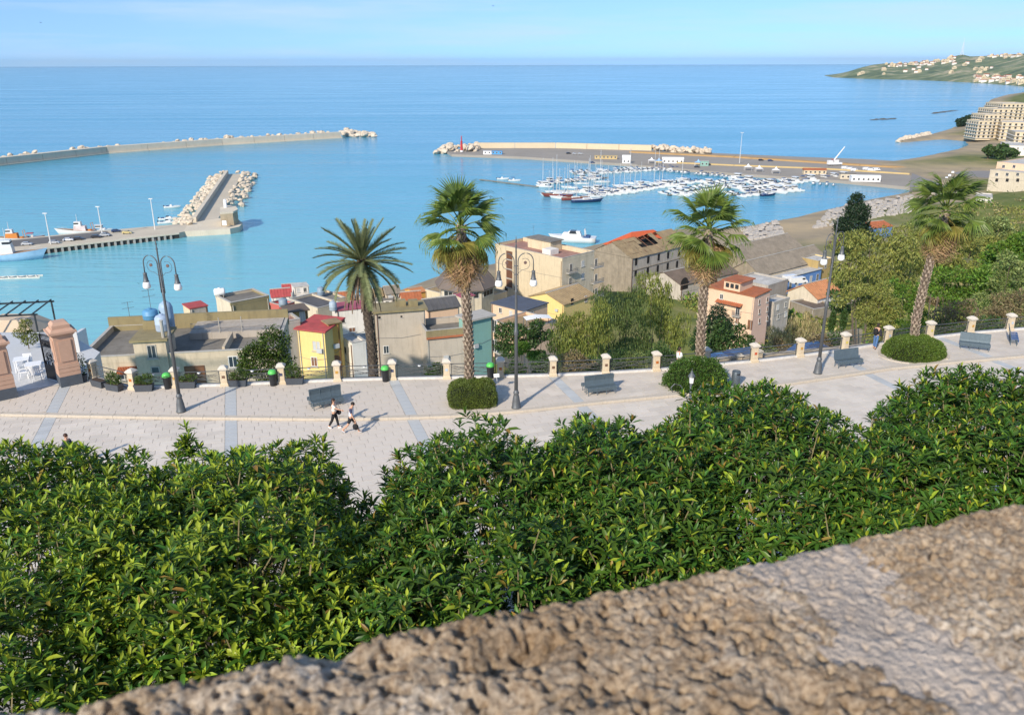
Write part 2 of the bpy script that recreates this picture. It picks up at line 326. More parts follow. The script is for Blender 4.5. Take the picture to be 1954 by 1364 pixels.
def ground_mat():
    m=bpy.data.materials.new('hillside_ground'); m.use_nodes=True; n=m.node_tree; N=n.nodes; K=n.links.new; b=N['Principled BSDF']; b.inputs['Roughness'].default_value=.95; b.inputs['Specular IOR Level'].default_value=.1
    tc=N.new('ShaderNodeTexCoord'); a=N.new('ShaderNodeTexNoise'); a.inputs['Scale'].default_value=.06; a.inputs['Detail'].default_value=8; a.inputs['Roughness'].default_value=.65; K(tc.outputs['Object'],a.inputs['Vector'])
    cr=N.new('ShaderNodeValToRGB'); e=cr.color_ramp.elements; e[0].position=.33; e[0].color=(.075,.115,.03,1); e[1].position=.72; e[1].color=(.27,.23,.11,1); q=e.new(.52); q.color=(.15,.17,.05,1)
    K(a.outputs[0],cr.inputs[0])
    # low flat shore ground is trodden sand and dust
    sp=N.new('ShaderNodeSeparateXYZ'); K(tc.outputs['Object'],sp.inputs[0]); mr=N.new('ShaderNodeMapRange'); mr.inputs[1].default_value=SEA+5; mr.inputs[2].default_value=SEA+2.6; K(sp.outputs[2],mr.inputs[0])
    a2=N.new('ShaderNodeTexNoise'); a2.inputs['Scale'].default_value=.05; a2.inputs['Detail'].default_value=6; K(tc.outputs['Object'],a2.inputs['Vector'])
    c2=N.new('ShaderNodeValToRGB'); e=c2.color_ramp.elements; e[0].position=.35; e[0].color=(.26,.22,.16,1); e[1].position=.65; e[1].color=(.42,.33,.21,1); K(a2.outputs[0],c2.inputs[0])
    mx=N.new('ShaderNodeMixRGB'); K(mr.outputs[0],mx.inputs[0]); K(cr.outputs[0],mx.inputs[1]); K(c2.outputs[0],mx.inputs[2]); K(mx.outputs[0],b.inputs['Base Color'])
    return m
GM=ground_mat()
def mk(X,Y,Z):
    fy=np.interp(X,[p[0] for p in FENX],[p[1] for p in FENX]); return np.where(Y<fy+.6,np.minimum(Z,-9),Z)
grid_obj('hillside',np.concatenate([np.arange(-200,-60,12),np.arange(-60,140,3.),np.arange(140,330,7)]),np.concatenate([np.arange(42,100,2.),np.arange(100,420,5)]),GM,mk,.5)
grid_obj('coast_ground',np.arange(60,800,8.),np.arange(415,1020,6.),GM)
grid_obj('coast_ground',np.arange(323,800,12.),np.arange(60,421,9.),GM)
grid_obj('far_coast_ground',np.arange(420,2300,22.),np.arange(1014,2700,18.),GM)
# ---- headland across the bay
def headland():
    prof=[(1590,148),(1615,139),(1640,130),(1665,124),(1690,121),(1720,121),(1752,119),(1780,117),(1800,115),(1815,109),(1836,104),(1852,108),(1880,107),(1905,105),(1930,104),(1960,102),(2050,100),(2200,99)]
    base=[(1590,148.6),(1640,150.5),(1700,152.5),(1760,154),(1820,157),(1880,160),(1920,163),(1954,166),(2050,171),(2200,176)]
    n=110; k=22; V=[]; 
    for i in range(n):
        px=1588+(2150-1588)*i/(n-1); by=np.interp(px,[b[0] for b in base],[b[1] for b in base]); ty=np.interp(px,[b[0] for b in prof],[b[1] for b in prof])
        A=P(px,by,SEA-.5); D2=A.y*1.0+ min(1200,60+(px-1588)*6); B=Q(px,ty,D2)
        for j in range(k):
            t=j/(k-1); h=t**.9 if t<.8 else t**.9
            q=A.lerp(B,t); z=SEA-.5+(B.z-SEA+.5)*(1-(1-t)**1.35)
            z=SEA-.5+(B.z-SEA)*(t**.85*.5+.5*t)+ (14*noise.noise((q.x*.006,q.y*.006,2.))+6*noise.noise((q.x*.02,q.y*.02,5.)))*min(1,t*3)*(1-t)
            V.append((q.x,q.y,z))
        q=B; V.append((q.x*1.1+50,q.y*1.15+200,SEA-2))
    k+=1; Fq=[(i*k+j,(i+1)*k+j,(i+1)*k+j+1,i*k+j+1) for i in range(n-1) for j in range(k-1)]
    m=bpy.data.materials.new('headland_scrub'); m.use_nodes=True; nn=m.node_tree; N=nn.nodes; K=nn.links.new; b=N['Principled BSDF']; b.inputs['Roughness'].default_value=1
    tc=N.new('ShaderNodeTexCoord'); a=N.new('ShaderNodeTexNoise'); a.inputs['Scale'].default_value=.009; a.inputs['Detail'].default_value=9; a.inputs['Roughness'].default_value=.7; K(tc.outputs['Object'],a.inputs['Vector'])
    cr=N.new('ShaderNodeValToRGB'); e=cr.color_ramp.elements; e[0].position=.38; e[0].color=(.05,.085,.035,1); e[1].position=.64; e[1].color=(.40,.34,.22,1); q=e.new(.52); q.color=(.15,.185,.08,1); K(a.outputs[0],cr.inputs[0]); K(cr.outputs[0],b.inputs['Base Color'])
    o=put('headland',rawmesh('headland',V,Fq,m,True)); struct(o)
    return V,n,k
HV,HN,HK=headland()
# ================================================================= foliage helpers
def rand_unit(n):
    v=rng.normal(size=(n,3)); return v/np.linalg.norm(v,axis=1,keepdims=True)
def nrm(v): return v/np.maximum(np.linalg.norm(v,axis=1,keepdims=True),1e-9)
def leafquads(C,D,L,W):
    """diamond leaves: centres C, directions D, lengths L, widths W"""
    n=len(C); s=nrm(np.cross(D,rand_unit(n))); L=np.asarray(L).reshape(-1,1); W=np.asarray(W).reshape(-1,1)
    up=np.cross(s,D)
    V=np.stack([C-D*L/2,C+s*W/2+up*W*.15,C+D*L/2,C-s*W/2+up*W*.15],1).reshape(-1,3)
    return V,np.arange(4*n).reshape(n,4)
def shell(lobes,n,lo=.72,hi=1.06,zmin=None,lump=.16,seed=0.):
    vol=np.array([(l[3]*l[4]*l[5])**.67 for l in lobes]); cnt=np.maximum(1,(n*vol/vol.sum()).astype(int)); out=[];nr=[]
    for l,c in zip(lobes,cnt):
        d=rand_unit(c); r=rng.uniform(lo,hi,(c,1)); 
        lm=np.array([noise.noise((a[0]*2.3+l[0],a[1]*2.3+l[1]+seed,a[2]*2.3+l[2]))+.6*noise.noise((a[0]*5+l[0],a[1]*5+l[1]+seed,a[2]*5+l[2])) for a in d]).reshape(-1,1)
        p=d*r*(1+lump*lm)*np.array(l[3:6])+np.array(l[:3]); keep=np.ones(c,bool)
        for m in lobes:
            if m is l: continue
            keep&=(((p-np.array(m[:3]))/np.array(m[3:6]))**2).sum(1)>.5
        out.append(p[keep]); nr.append(nrm(d/np.array(l[3:6]))[keep])
    p=np.concatenate(out); q=np.concatenate(nr)
    if zmin is not None: k=p[:,2]>zmin; p,q=p[k],q[k]
    return p,q
def GREEN(name,c,isl=.35,trans=.25,rough=.5,c2=None): return mat(name,c,rough,.34,.55,island=isl,trans=trans,spec=.3,col2=c2)
M_bark=mat('bark',(.13,.10,.075),.95,.3,6,.6,16)
def tree(name,label,cat,loc,lobes,n,leaf,m,group=None,weep=0.,asp=.45,trunk=.14,up=.35,lump=.18,lo=.6,solid=False):
    t=thing(name,label,cat,loc,0,group)
    rs=random.Random(int(loc[0]*31+loc[1]*7)); sub=[]
    for l in lobes:          # each limb carries a cluster of smaller leaf clumps
        for _ in range(9):
            v=Vector((rs.gauss(0,1),rs.gauss(0,1),rs.gauss(0.25,1))).normalized(); rr=rs.uniform(.55,.92); s=rs.uniform(.26,.46)
            sub.append((l[0]+v.x*l[3]*rr,l[1]+v.y*l[4]*rr,l[2]+v.z*l[5]*rr,l[3]*s*1.15,l[4]*s*1.15,l[5]*s))
    if solid: sub=lobes
    p,q=shell(sub,n,lo=.55,lump=lump,seed=loc[0]); k=len(p)
    d=nrm(q*.7+rand_unit(k)*.9+np.array([0,0,up])) if not weep else nrm(np.array([0,0,-1.])*weep+rand_unit(k)*.45+q*.3)
    L=leaf*rng.uniform(.65,1.35,k); V,Fq=leafquads(p,d,L,L*asp)
    o=put('crown',rawmesh('crown',V,Fq,m),t)
    b=MB(); top=min(l[2]-.2*l[5] for l in lobes)
    zt=max(.5,top*.55); b.tube([(0,0,-.8),(.03,.02,zt*.5),(0,.05,zt)],[trunk*1.3,trunk,trunk*.85],7)
    for l in lobes: b.tube([(0,.05,zt-.1),(l[0]*.5,l[1]*.5,zt+(l[2]-zt)*.6),(l[0],l[1],l[2]+l[5]*.3)],[trunk*.6,trunk*.4,trunk*.15],5)
    b.build('trunk',M_bark,t); return t

# ================================================================= palms
M_fan=GREEN('fan_palm_green',(.13,.20,.04),.3,.32,.42,(.17,.25,.05))
M_fan2=GREEN('fan_palm_yellowing',(.28,.26,.06),.35,.3,.5)
M_dry=GREEN('fan_palm_dry',(.47,.33,.17),.35,.2,.8)
M_trunk=mat('palm_boots',(.36,.29,.22),.95,.3,5,.5,22,island=.25); M_trunk_core=mat('palm_trunk',(.10,.075,.055),.95,.3,5,.7,22)
def fan_frond(seed,pet,Rb,droop,nseg=26,fold=.05,thread=.35):
    r=random.Random(seed); b=MB(); b.tube([(0,0,0),(pet*.5,0,.05),(pet,0,0)],[.035,.025,.018],4)
    span=R(84); hx=pet
    for i in range(nseg):
        a=-span+2*span*(i+.5)/nseg; da=span/nseg*.98; rr=Rb*(1-.16*(abs(a)/span)**2)*r.uniform(.92,1.05); mid=.58*rr
        pt=lambda rad,an,z:(hx+rad*math.cos(an),rad*math.sin(an),z)
        zz=-droop*.25*(abs(a)/span); m1=pt(mid,a-da,zz-fold*.5); m2=pt(mid,a+da,zz-fold*.5); mc=pt(mid,a,zz+fold*.5)
        tip=pt(rr,a+r.uniform(-.03,.03),zz-droop*r.uniform(.6,1.2)); end=(tip[0]+.04,tip[1]+r.uniform(-.05,.05),tip[2]-thread*r.uniform(.3,1))
        q1=pt(rr*.99,a+da*.3,zz-droop*.9)
        b.add([(hx,0,0),m1,mc,m2,tip,end,q1],[(0,1,2),(0,2,3),(1,4,2),(2,4,3),(4,5,6)])
    return b
FAN_G=[fan_frond(s,.85+.1*s%.3,1.0,.22+.1*(s%3),thread=.32).mesh('fan_frond',M_fan) for s in range(4)]
FAN_Y=[fan_frond(10+s,.8,.95,.4,thread=.5).mesh('fan_frond_yellowing',M_fan2) for s in range(2)]
FAN_D=[fan_frond(20+s,.55,.85,.3,18,.1,.5).mesh('fan_frond_dry',M_dry) for s in range(3)]
def trunk_mesh(path,r0,r1,boots=True,seed=0,step=.17):
    r=random.Random(seed); b=MB(); pts=[Vector(p) for p in path]
    def at(t):
        f=t*(len(pts)-1); i=min(int(f),len(pts)-2); return pts[i].lerp(pts[i+1],f-i)
    L_=sum((a-c).length for a,c in zip(pts,pts[1:])); n=int(L_/.12)
    ring=[at(i/n) for i in range(n+1)]; rad=[(r0*(1.35-.35*min(1,i/n*8)) if i/n<.125 else r0+(r1-r0)*i/n)*(1+.05*(i%2)) for i in range(n+1)]
    b.tube(ring,rad,11)
    if boots:
        k=int(L_/step); 
        for j in range(k):
            t=(j+.5)/k; c=at(t); ra=r0+(r1-r0)*t
            for a in range(7):
                an=2*math.pi*(a+.5*(j%2))/7+r.uniform(-.1,.1); d=Vector((math.cos(an),math.sin(an),0)); s=Vector((-math.sin(an),math.cos(an),0)); h=step*1.15
                w=ra*.40; e=r.uniform(.06,.13)
                A=c+d*ra*.92; b.add([A-s*w-Vector((0,0,h*.6)),A+s*w-Vector((0,0,h*.6)),A+d*e+Vector((0,0,h*.55))+s*w*.35,A+d*e+Vector((0,0,h*.55))-s*w*.35,A+Vector((0,0,h*.3))],[(0,1,2,3),(3,2,4),(0,3,4),(2,1,4)],1)
    return b
def fan_palm(label,basepx,zb,crownpx,seed,ry=0.,scale=1.,bow=(0,0)):
    base=P(*basepx,zb); top=Q(*crownpx,base.y+ry); r=random.Random(seed)
    t=thing('fan_palm',label,'palm tree',base,0,'fan palms on the promenade'); v=top-base
    path=[(0,0,-.2),(v.x*.25+bow[0],v.y*.25,v.z*.25),(v.x*.55+bow[0],v.y*.55,v.z*.55),(v.x*.85+bow[0]*.5,v.y*.85,v.z*.85),(v.x,v.y,v.z+.15)]
    trunk_mesh(path,.25,.20,True,seed,.2).build('trunk',[M_trunk_core,M_trunk],t)
    ga=2.39996
    for i in range(26):      # living leaves, youngest upright in the middle
        f=i/25; el=R(82-118*f**.9+r.uniform(-9,9)); az=i*ga+r.uniform(-.2,.2)
        me=(FAN_G if f<.86 or r.random()<.4 else FAN_Y)[i%(4 if f<.86 else 2) if f<.86 else i%2]
        o=put('frond',me,t,(v.x,v.y,v.z+.25-.5*f),(r.uniform(-.5,.5),-el,az),scale*r.uniform(.88,1.1)); o.rotation_mode='XYZ'
    for i in range(7):
        el=R(r.uniform(-50,-30)); o=put('yellowing_frond',FAN_Y[i%2],t,(v.x,v.y,v.z-.35),(r.uniform(-.4,.4),-el,i*ga*1.3+.4),scale*r.uniform(.85,1.05))
    for i in range(44):      # dead skirt hanging down the stem
        f=i/43; el=R(-62-22*f+r.uniform(-6,6)); az=i*ga+.9
        put('dry_frond',FAN_D[i%3],t,(v.x-v.x/v.z*(.3+.9*f),v.y,v.z-.3-.95*f),(r.uniform(-.6,.6),-el,az),scale*r.uniform(.9,1.2))
    return t
fan_palm('tall fan palm rising from the square clipped box hedge',(895,757),0,(879,436),3,0,1.28,(.12,0))
fan_palm('fan palm rising from the loose leafy shrub beside a grey litter bin',(1336,722),0,(1353,440),5,0,1.24,(-.1,0))
fan_palm('leaning fan palm rising from the round clipped hedge',(1742,672),0,(1806,404),8,0,1.28,(-.3,0))
# date palm on the slope below the railing
M_date=GREEN('date_palm_leaf',(.17,.20,.09),.25,.2,.55); M_dated=GREEN('date_palm_dead_leaf',(.24,.185,.13),.3,.1,.9)
def date_frond(seed,L,bend,dead=False):
    r=random.Random(seed); b=MB(); n=26; pts=[];x=z=0.;a=0.
    for i in range(n+1):
        pts.append(Vector((x,0,z))); x+=L/n*math.cos(a); z+=L/n*math.sin(a); a-=bend/n*(.5+1.2*i/n)
    b.tube(pts[::3]+[pts[-1]],[.035*(1-.85*i/(len(pts[::3]))) for i in range(len(pts[::3])+1)],4)
    m=64
    for i in range(m):
        f=.1+.9*i/m; k=min(int(f*n),n-1); p=pts[k].lerp(pts[k+1],f*n-k); tdir=(pts[k+1]-pts[k]).normalized()
        ll=(.50*math.sin(math.pi*(.12+.8*f))**.7)*(.62 if dead else 1)*r.uniform(.85,1.1)
        for s in (-1,1):
            d=(tdir*(.75 if not dead else .9)+Vector((0,s*(.62 if not dead else .25),.3 if not dead else -.1))+Vector((r.uniform(-.1,.1),r.uniform(-.1,.1),r.uniform(-.1,.1)))).normalized(); wv=tdir.cross(d).normalized().cross(d)*(.036 if dead else .026)
            b.add([p-wv,p+wv,p+d*ll+Vector((0,0,-.06*ll))],[(0,1,2)])
    return b
DF=[date_frond(s,3.1,be).mesh('date_frond',M_date) for s,be in enumerate((.2,.4,.65,.95))]; DD=[date_frond(30+s,2.9,.45,True).mesh('date_frond_dead',M_dated) for s in range(2)]
def date_palm():
    top=Q(690,497,50.5); base=Vector((P(709,760,0).x,0,0)); b0=Q(704,706,50.5); base=Vector((b0.x+.35,50.5,-9.5)); v=top-base; r=random.Random(4)
    t=thing('date_palm','slender dark-stemmed date palm with feathery leaves growing behind the railing','palm tree',base)
    trunk_mesh([(0,0,-1),(-.1,0,v.z*.3),(v.x*.45+.12,0,v.z*.62),(v.x*.8,0,v.z*.86),(v.x,0,v.z+.1)],.33,.25,True,9,.2).build('trunk',[mat('date_palm_trunk',(.07,.055,.045),.95,.3,5,.7,20),mat('date_palm_boots',(.15,.12,.09),.95,.3,5,.5,20,island=.2)],t)
    ga=2.39996; n=58
    for i in range(n):
        f=i/(n-1); el=R(84-112*f**.85+r.uniform(-6,6)); put('frond',DF[min(3,int(f*3+r.random()))],t,(v.x,v.y,v.z+.1-.35*f),(r.uniform(-.35,.35),-el,i*ga+r.uniform(-.15,.15)),r.uniform(.92,1.08)*(.85 if f<.12 else 1))
    for i in range(40):
        put('dead_frond',DD[i%2],t,(v.x,v.y,v.z-.35),(r.uniform(-.3,.3),R(r.uniform(48,84)),i*ga+r.uniform(-.2,.2)),r.uniform(.8,1.1))
    b=MB()
    for i in range(46):
        a=r.uniform(0,6.28); z=v.z-.35+r.uniform(-.25,.35); b.tube([(v.x+.2*math.cos(a),.2*math.sin(a),z),(v.x+.5*math.cos(a),.5*math.sin(a),z+r.uniform(.0,.3))],[.05,.02],4)
    b.build('leaf_bases',mat('palm_boot',(.25,.15,.07),.9,.3,4),t)
date_palm()

# ================================================================= ficus trees in front
LT=np.array([(0,0,0),(.32,.125,.05),(.32,0,-.01),(.32,-.125,.05),(.70,.115,.035),(.70,0,-.025),(.70,-.115,.035),(1,0,-.13)])
LF=np.array([(0,2,1),(0,3,2),(1,2,5),(1,5,4),(2,3,6),(2,6,5),(4,5,7),(5,6,7)])
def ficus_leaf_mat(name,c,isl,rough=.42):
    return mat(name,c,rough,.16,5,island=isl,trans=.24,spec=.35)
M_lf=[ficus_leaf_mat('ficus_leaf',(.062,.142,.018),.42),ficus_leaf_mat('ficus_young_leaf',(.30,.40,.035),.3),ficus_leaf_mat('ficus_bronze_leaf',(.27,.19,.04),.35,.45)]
LEAFME=[rawmesh('leaf',LT,LF,m,True) for m in M_lf]
def ficus(label,loc,lobes,seed,young_and_lit=1.,clear=lambda p:np.ones(len(p),bool),sprigs=()):  # leaf mix also paints light: more pale leaves look sunlit, fewer look shaded
    t=thing('ficus_tree',label,'tree',loc,0,'ficus trees below the parapet'); lc=np.array(loc); pts=[];nor=[];lay=[]
    for layer,(inset,vox) in enumerate(((0.,.18),(.24,.20),(.55,.25))):
        for l in lobes:
            n=int(60000*(l[3]*l[4]+l[3]*l[5])/30); d=rand_unit(n); pw=2.6
            k=(np.abs(d[:,0]/l[3])**pw+np.abs(d[:,1]/l[4])**pw+np.abs(d[:,2]/l[5])**pw)**(-1/pw)
            p=d*k[:,None]; g=np.sign(p)*np.abs(p/np.array(l[3:6]))**(pw-1)/np.array(l[3:6]); g=nrm(g)
            p=p+np.array(l[:3])
            w_=np.floor((p+100)/vox).astype(np.int64); key=w_[:,0]*4000003+w_[:,1]*2003+w_[:,2]; _,ix=np.unique(key,return_index=True); p,g=p[ix],g[ix]
            lm=np.array([.42*noise.noise(Vector(q)*.62+Vector((seed,0,0)))+.40*noise.noise(Vector(q)*1.35+Vector((0,seed,0)))+.22*noise.noise(Vector(q)*2.9+Vector((0,0,seed))) for q in p])
            p=p+g*(lm-inset)[:,None]+rng.normal(0,.04,p.shape)
            keep=(p[:,2]>l[2]-l[5]*.75)&clear(p)
            for m in lobes:
                if m is l: continue
                keep&=(np.abs((p-np.array(m[:3]))/(np.array(m[3:6])-.75))**pw).sum(1)>1
            if layer: keep&=(p[:,2]>l[2]-l[5]*.35)
            p,g=p[keep],g[keep]; pts.append(p); nor.append(g); lay.append(np.full(len(p),layer))
    for s in sprigs: pts.append(np.array(s[0])); nor.append(np.array(s[1])); lay.append(np.zeros(len(s[0]),int))
    p=np.concatenate(pts); g=np.concatenate(nor); lay=np.concatenate(lay); n=len(p)
    axis=nrm(g*.55+np.array([0,0,.75])+rng.normal(0,.22,g.shape)); K_=10
    e1=nrm(np.cross(axis,rand_unit(n))); e2=np.cross(axis,e1); ph=rng.uniform(0,6.28,n)
    Vs=[];MI=[];CT=[];LY=[]; sz=rng.uniform(.115,.205,n)*np.where(rng.random(n)<.15,.65,1.)
    for k in range(K_):
        f=k/(K_-1); tilt=np.radians(14+66*f**.8+rng.normal(0,8,n)); az=ph+k*2.39996+rng.normal(0,.15,n)
        rad=e1*np.cos(az)[:,None]+e2*np.sin(az)[:,None]; d=axis*np.cos(tilt)[:,None]+rad*np.sin(tilt)[:,None]
        z=nrm(axis*np.sin(tilt)[:,None]-rad*np.cos(tilt)[:,None]); y=np.cross(z,d); s=(sz*(.72+.45*f)*rng.uniform(.8,1.15,n))[:,None,None]
        org=p+axis*(.07*(1-f)-.03)[...,None] if False else p+axis*(.07*(1-f)-.03)
        M3=np.stack([d,y,z],2)           # columns
        Vs.append(org[:,None,:]+np.einsum('nij,kj->nki',M3,LT)*s); u=rng.random(n)
        MI.append(np.where(f<.28,np.where(u<.72*young_and_lit,1,np.where(u<.72*young_and_lit+.09,2,0)),np.where(u<.16*young_and_lit,1,np.where(u<.16*young_and_lit+.025,2,0)))); CT.append((org,M3,s[:,0,0])); LY.append(lay)
    org=np.concatenate([c[0] for c in CT]); M3=np.concatenate([c[1] for c in CT]); sc=np.concatenate([c[2] for c in CT]); V=np.concatenate(Vs); mi=np.concatenate(MI); ly=np.concatenate(LY)
    # the 300 leaves that show largest become parts of their own
    a=np.array([proj(*q) for q in org]); par=1364-(a[:,0]-100)*.21-70
    vis=(ly==0)&(a[:,0]>5)&(a[:,0]<1949)&(a[:,1]<par)&(M3[:,2,2]>.25); cand=np.where(vis)[0]; pick=cand[np.argsort(a[cand,2]/sc[cand])[:300]]
    for i in pick:
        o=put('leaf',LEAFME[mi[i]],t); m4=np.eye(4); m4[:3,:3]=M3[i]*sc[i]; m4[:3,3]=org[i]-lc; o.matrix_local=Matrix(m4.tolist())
    rest=np.ones(len(org),bool); rest[pick]=False; V=V[rest]-lc; mi=mi[rest]; n=len(V)
    Fq=(LF[None]+8*np.arange(n)[:,None,None]).reshape(-1,3)
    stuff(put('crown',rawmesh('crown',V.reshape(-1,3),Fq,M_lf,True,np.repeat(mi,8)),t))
    b=MB(); r=random.Random(seed); b.tube([(0,0,-.2),(.1,.1,2.5),(0,.2,5)],[.5,.38,.34],9)
    for l in lobes:
        for q in range(7):
            a=r.uniform(0,6.28); rr=r.uniform(.35,.8); e=(l[0]-lc[0]+l[3]*rr*math.cos(a),l[1]-lc[1]+l[4]*rr*math.sin(a),l[2]+l[5]*.55); b.tube([(0,.2,4.9),(e[0]*.5,e[1]*.5,6.6),e],[.2,.11,.03],5)
    b.build('trunk',mat('ficus_bark',(.17,.15,.13),.9,.2,4,.4,14),t)
    # twigs
    tw=MB(); 
    for i in range(0,len(p),6):
        q=Vector(p[i])-Vector(loc); ax=Vector(axis[i]); tw.tube([q-ax*.45+Vector((0,0,-.1)),q],[.012,.007],3)
    stuff(tw.build('twigs',mat('ficus_twig',(.22,.19,.10),.8,.2,6),t)); return t
def sprig(px,py,D,n,h,sp):
    b=Q(px,py,D); P_=[];N_=[]
    for i in range(n):
        P_.append((b.x+random.gauss(0,sp),b.y+random.gauss(0,sp*.6),b.z-random.random()*h)); N_.append((random.gauss(0,.3),random.gauss(0,.3),1))
    return P_,N_
ficus('broad sunlit ficus tree crown nearest the pedestrians, full of yellow green shoots',(-5.6,7.8,-.13),[(-6.3,7.8,9.3,3.6,4.1,3.1),(-3.75,9.0,9.5,1.9,2.9,3.0),(-3.0,5.6,8.6,1.6,2.2,2.7),(-1.8,8.0,8.9,1.6,2.4,2.75)],1.3,1.5,sprigs=[sprig(348,815,11.6,22,.6,.13)])
ficus('dark ficus tree crown between the sunlit crown and the lantern post',(1.9,9.3,-.13),[(-.25,9.5,9.3,2.0,3.0,3.0),(1.6,10.2,9.45,1.7,2.9,3.0),(3.95,11.0,9.35,2.0,3.45,3.1),(2.2,7.4,8.4,2.8,2.4,2.8)],4.1,.36,sprigs=[sprig(748,900,11.4,14,.7,.16)])  # few pale leaves, here and on the next crown, put shade into the colour
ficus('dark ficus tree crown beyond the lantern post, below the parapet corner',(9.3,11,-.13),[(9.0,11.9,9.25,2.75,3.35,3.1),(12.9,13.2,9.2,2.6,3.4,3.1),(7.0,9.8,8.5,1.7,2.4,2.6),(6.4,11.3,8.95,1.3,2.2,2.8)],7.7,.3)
# ================================================================= stone parapet and the building behind the viewer
def rock_mat():
    m=bpy.data.materials.new('porous_calcarenite'); m.use_nodes=True; n=m.node_tree; N=n.nodes; K=n.links.new; b=N['Principled BSDF']; b.inputs['Roughness'].default_value=.95; b.inputs['Specular IOR Level'].default_value=.15
    tc=N.new('ShaderNodeTexCoord')
    a=N.new('ShaderNodeTexNoise'); a.inputs['Scale'].default_value=11; a.inputs['Detail'].default_value=8; a.inputs['Roughness'].default_value=.7; K(tc.outputs['Object'],a.inputs['Vector'])
    cr=N.new('ShaderNodeValToRGB'); e=cr.color_ramp.elements; e[0].position=.3; e[0].color=(.255,.175,.10,1); e[1].position=.72; e[1].color=(.56,.475,.37,1); q=e.new(.5); q.color=(.40,.31,.215,1); K(a.outputs[0],cr.inputs[0])
    a2=N.new('ShaderNodeTexNoise'); a2.inputs['Scale'].default_value=190; a2.inputs['Detail'].default_value=6; a2.inputs['Roughness'].default_value=.65; K(tc.outputs['Object'],a2.inputs['Vector'])
    c2=N.new('ShaderNodeValToRGB'); e=c2.color_ramp.elements; e[0].position=.34; e[0].color=(.40,.33,.27,1); e[1].position=.6; e[1].color=(1.12,1.12,1.12,1); K(a2.outputs[0],c2.inputs[0])
    mx=N.new('ShaderNodeMixRGB'); mx.blend_type='MULTIPLY'; mx.inputs[0].default_value=.9; K(cr.outputs[0],mx.inputs[1]); K(c2.outputs[0],mx.inputs[2]); K(mx.outputs[0],b.inputs['Base Color'])
    for sc,lo_,hi_,cc,st in ((6.5,.52,.66,(.62,.575,.51,1),.6),(4.5,.56,.68,(.46,.29,.13,1),.6)):     # bleached lichen and ochre weathering
        n5=N.new('ShaderNodeTexNoise'); n5.inputs['Scale'].default_value=sc; n5.inputs['Detail'].default_value=7; n5.inputs['Roughness'].default_value=.65; K(tc.outputs['Object'],n5.inputs['Vector'])
        r5=N.new('ShaderNodeMapRange'); r5.inputs[1].default_value=lo_; r5.inputs[2].default_value=hi_; r5.inputs[4].default_value=st; K(n5.outputs[0],r5.inputs[0])
        m5=N.new('ShaderNodeMixRGB'); m5.inputs[2].default_value=cc; K(r5.outputs[0],m5.inputs[0]); K(cr.outputs[0] if sc==6.5 else prev,m5.inputs[1]); prev=m5.outputs[0]
    K(prev,mx.inputs[1])
    bp=N.new('ShaderNodeBump'); bp.inputs['Strength'].default_value=.9; bp.inputs['Distance'].default_value=.006; K(a2.outputs[0],bp.inputs['Height']); K(bp.outputs[0],b.inputs['Normal'])
    return m
ZP=17.06
def xy2uv(p): return (p[0]*UX+p[1]*UY,-p[0]*UY+p[1]*UX)
jA=xy2uv(P(1525,1070,ZP)); jB=xy2uv(P(1930,1345,ZP)); VF=.5*(xy2uv(P(700,1192,ZP))[1]+xy2uv(P(1700,992,ZP))[1])
par=thing('parapet','weathered porous brown limestone parapet with a pale mortar joint','wall',(0,0,16.0),R(18))
def rockblock(name,u0f,u1f,m,seed,amp=1.,lift=0.,res=.0021):
    """top of a block; u0f/u1f give its ends for a given v; it bends over the far edge"""
    nv=240; nu=int((u1f(VF)-u0f(VF))/res); V=[]; b_=[]
    for j in range(nv):
        s=.16+j*(VF-.16+.14)/(nv-1)
        for i in range(nu+1):
            v=min(s,VF); u=u0f(v)+(u1f(v)-u0f(v))*i/nu; dn=max(0,s-VF+.03)
            # rounded far arris
            if dn>0: v=VF-.03+.05*(1-math.exp(-dn*22)); z=-(max(0,dn-.02))*.95-.25*dn
            else: z=0
            p=Vector((u,v,seed)); 
            h=.003*noise.noise(p*5)+.0015*noise.noise(p*38)+.0030*noise.noise(p*105)+.0034*noise.noise(p*210)
            pit=noise.noise(p*125+Vector((9,3,1))); h-=.013*max(0,pit-.1)/.5
            big=noise.noise(p*19+Vector((3,8,2))); h-=.04*max(0,big-.38); big=noise.noise(Vector((p.x*9,p.y*22,seed+4))); h-=.05*max(0,big-.46)
            ed=min(abs(u-u0f(v)),abs(u1f(v)-u)); h-=.018*math.exp(-ed/.012)*(1 if amp==1. else .2)
            h+=.009*math.exp(-abs(s-VF+.02)/.05)*noise.noise(Vector((u*7,0,seed)))+.006*noise.noise(Vector((u*28,4,seed)))*math.exp(-abs(s-VF)/.04)
            v2=v+(.006*noise.noise(p*30+Vector((0,0,5)))+.006*noise.noise(Vector((u*6,2,seed))))*(1 if s>VF-.06 else .3)
            V.append((u,v2,ZP-16.0+lift+z+h*amp))
    k=nu+1; Fq=[(j*k+i,j*k+i+1,(j+1)*k+i+1,(j+1)*k+i) for j in range(nv-1) for i in range(nu)]
    return put(name,rawmesh(name,V,Fq,m,True),par)
RM=rock_mat(); jl=lambda v:jA[0]+(jB[0]-jA[0])*(v-jA[1])/(jB[1]-jA[1])
rockblock('stone_block',lambda v:-.5,lambda v:jl(v)-.024+.030*noise.noise(Vector((v*13,1,1)))+.012*noise.noise(Vector((v*45,1,1))),RM,1.7)
rockblock('stone_block',lambda v:jl(v)+.026+.026*noise.noise(Vector((v*12,4,1)))+.012*noise.noise(Vector((v*50,4,1))),lambda v:.95,RM,6.2)
M_mort=mat('lime_mortar',(.43,.365,.305),.95,.3,14,.5,170,stain=.35,stcol=(.24,.17,.11))
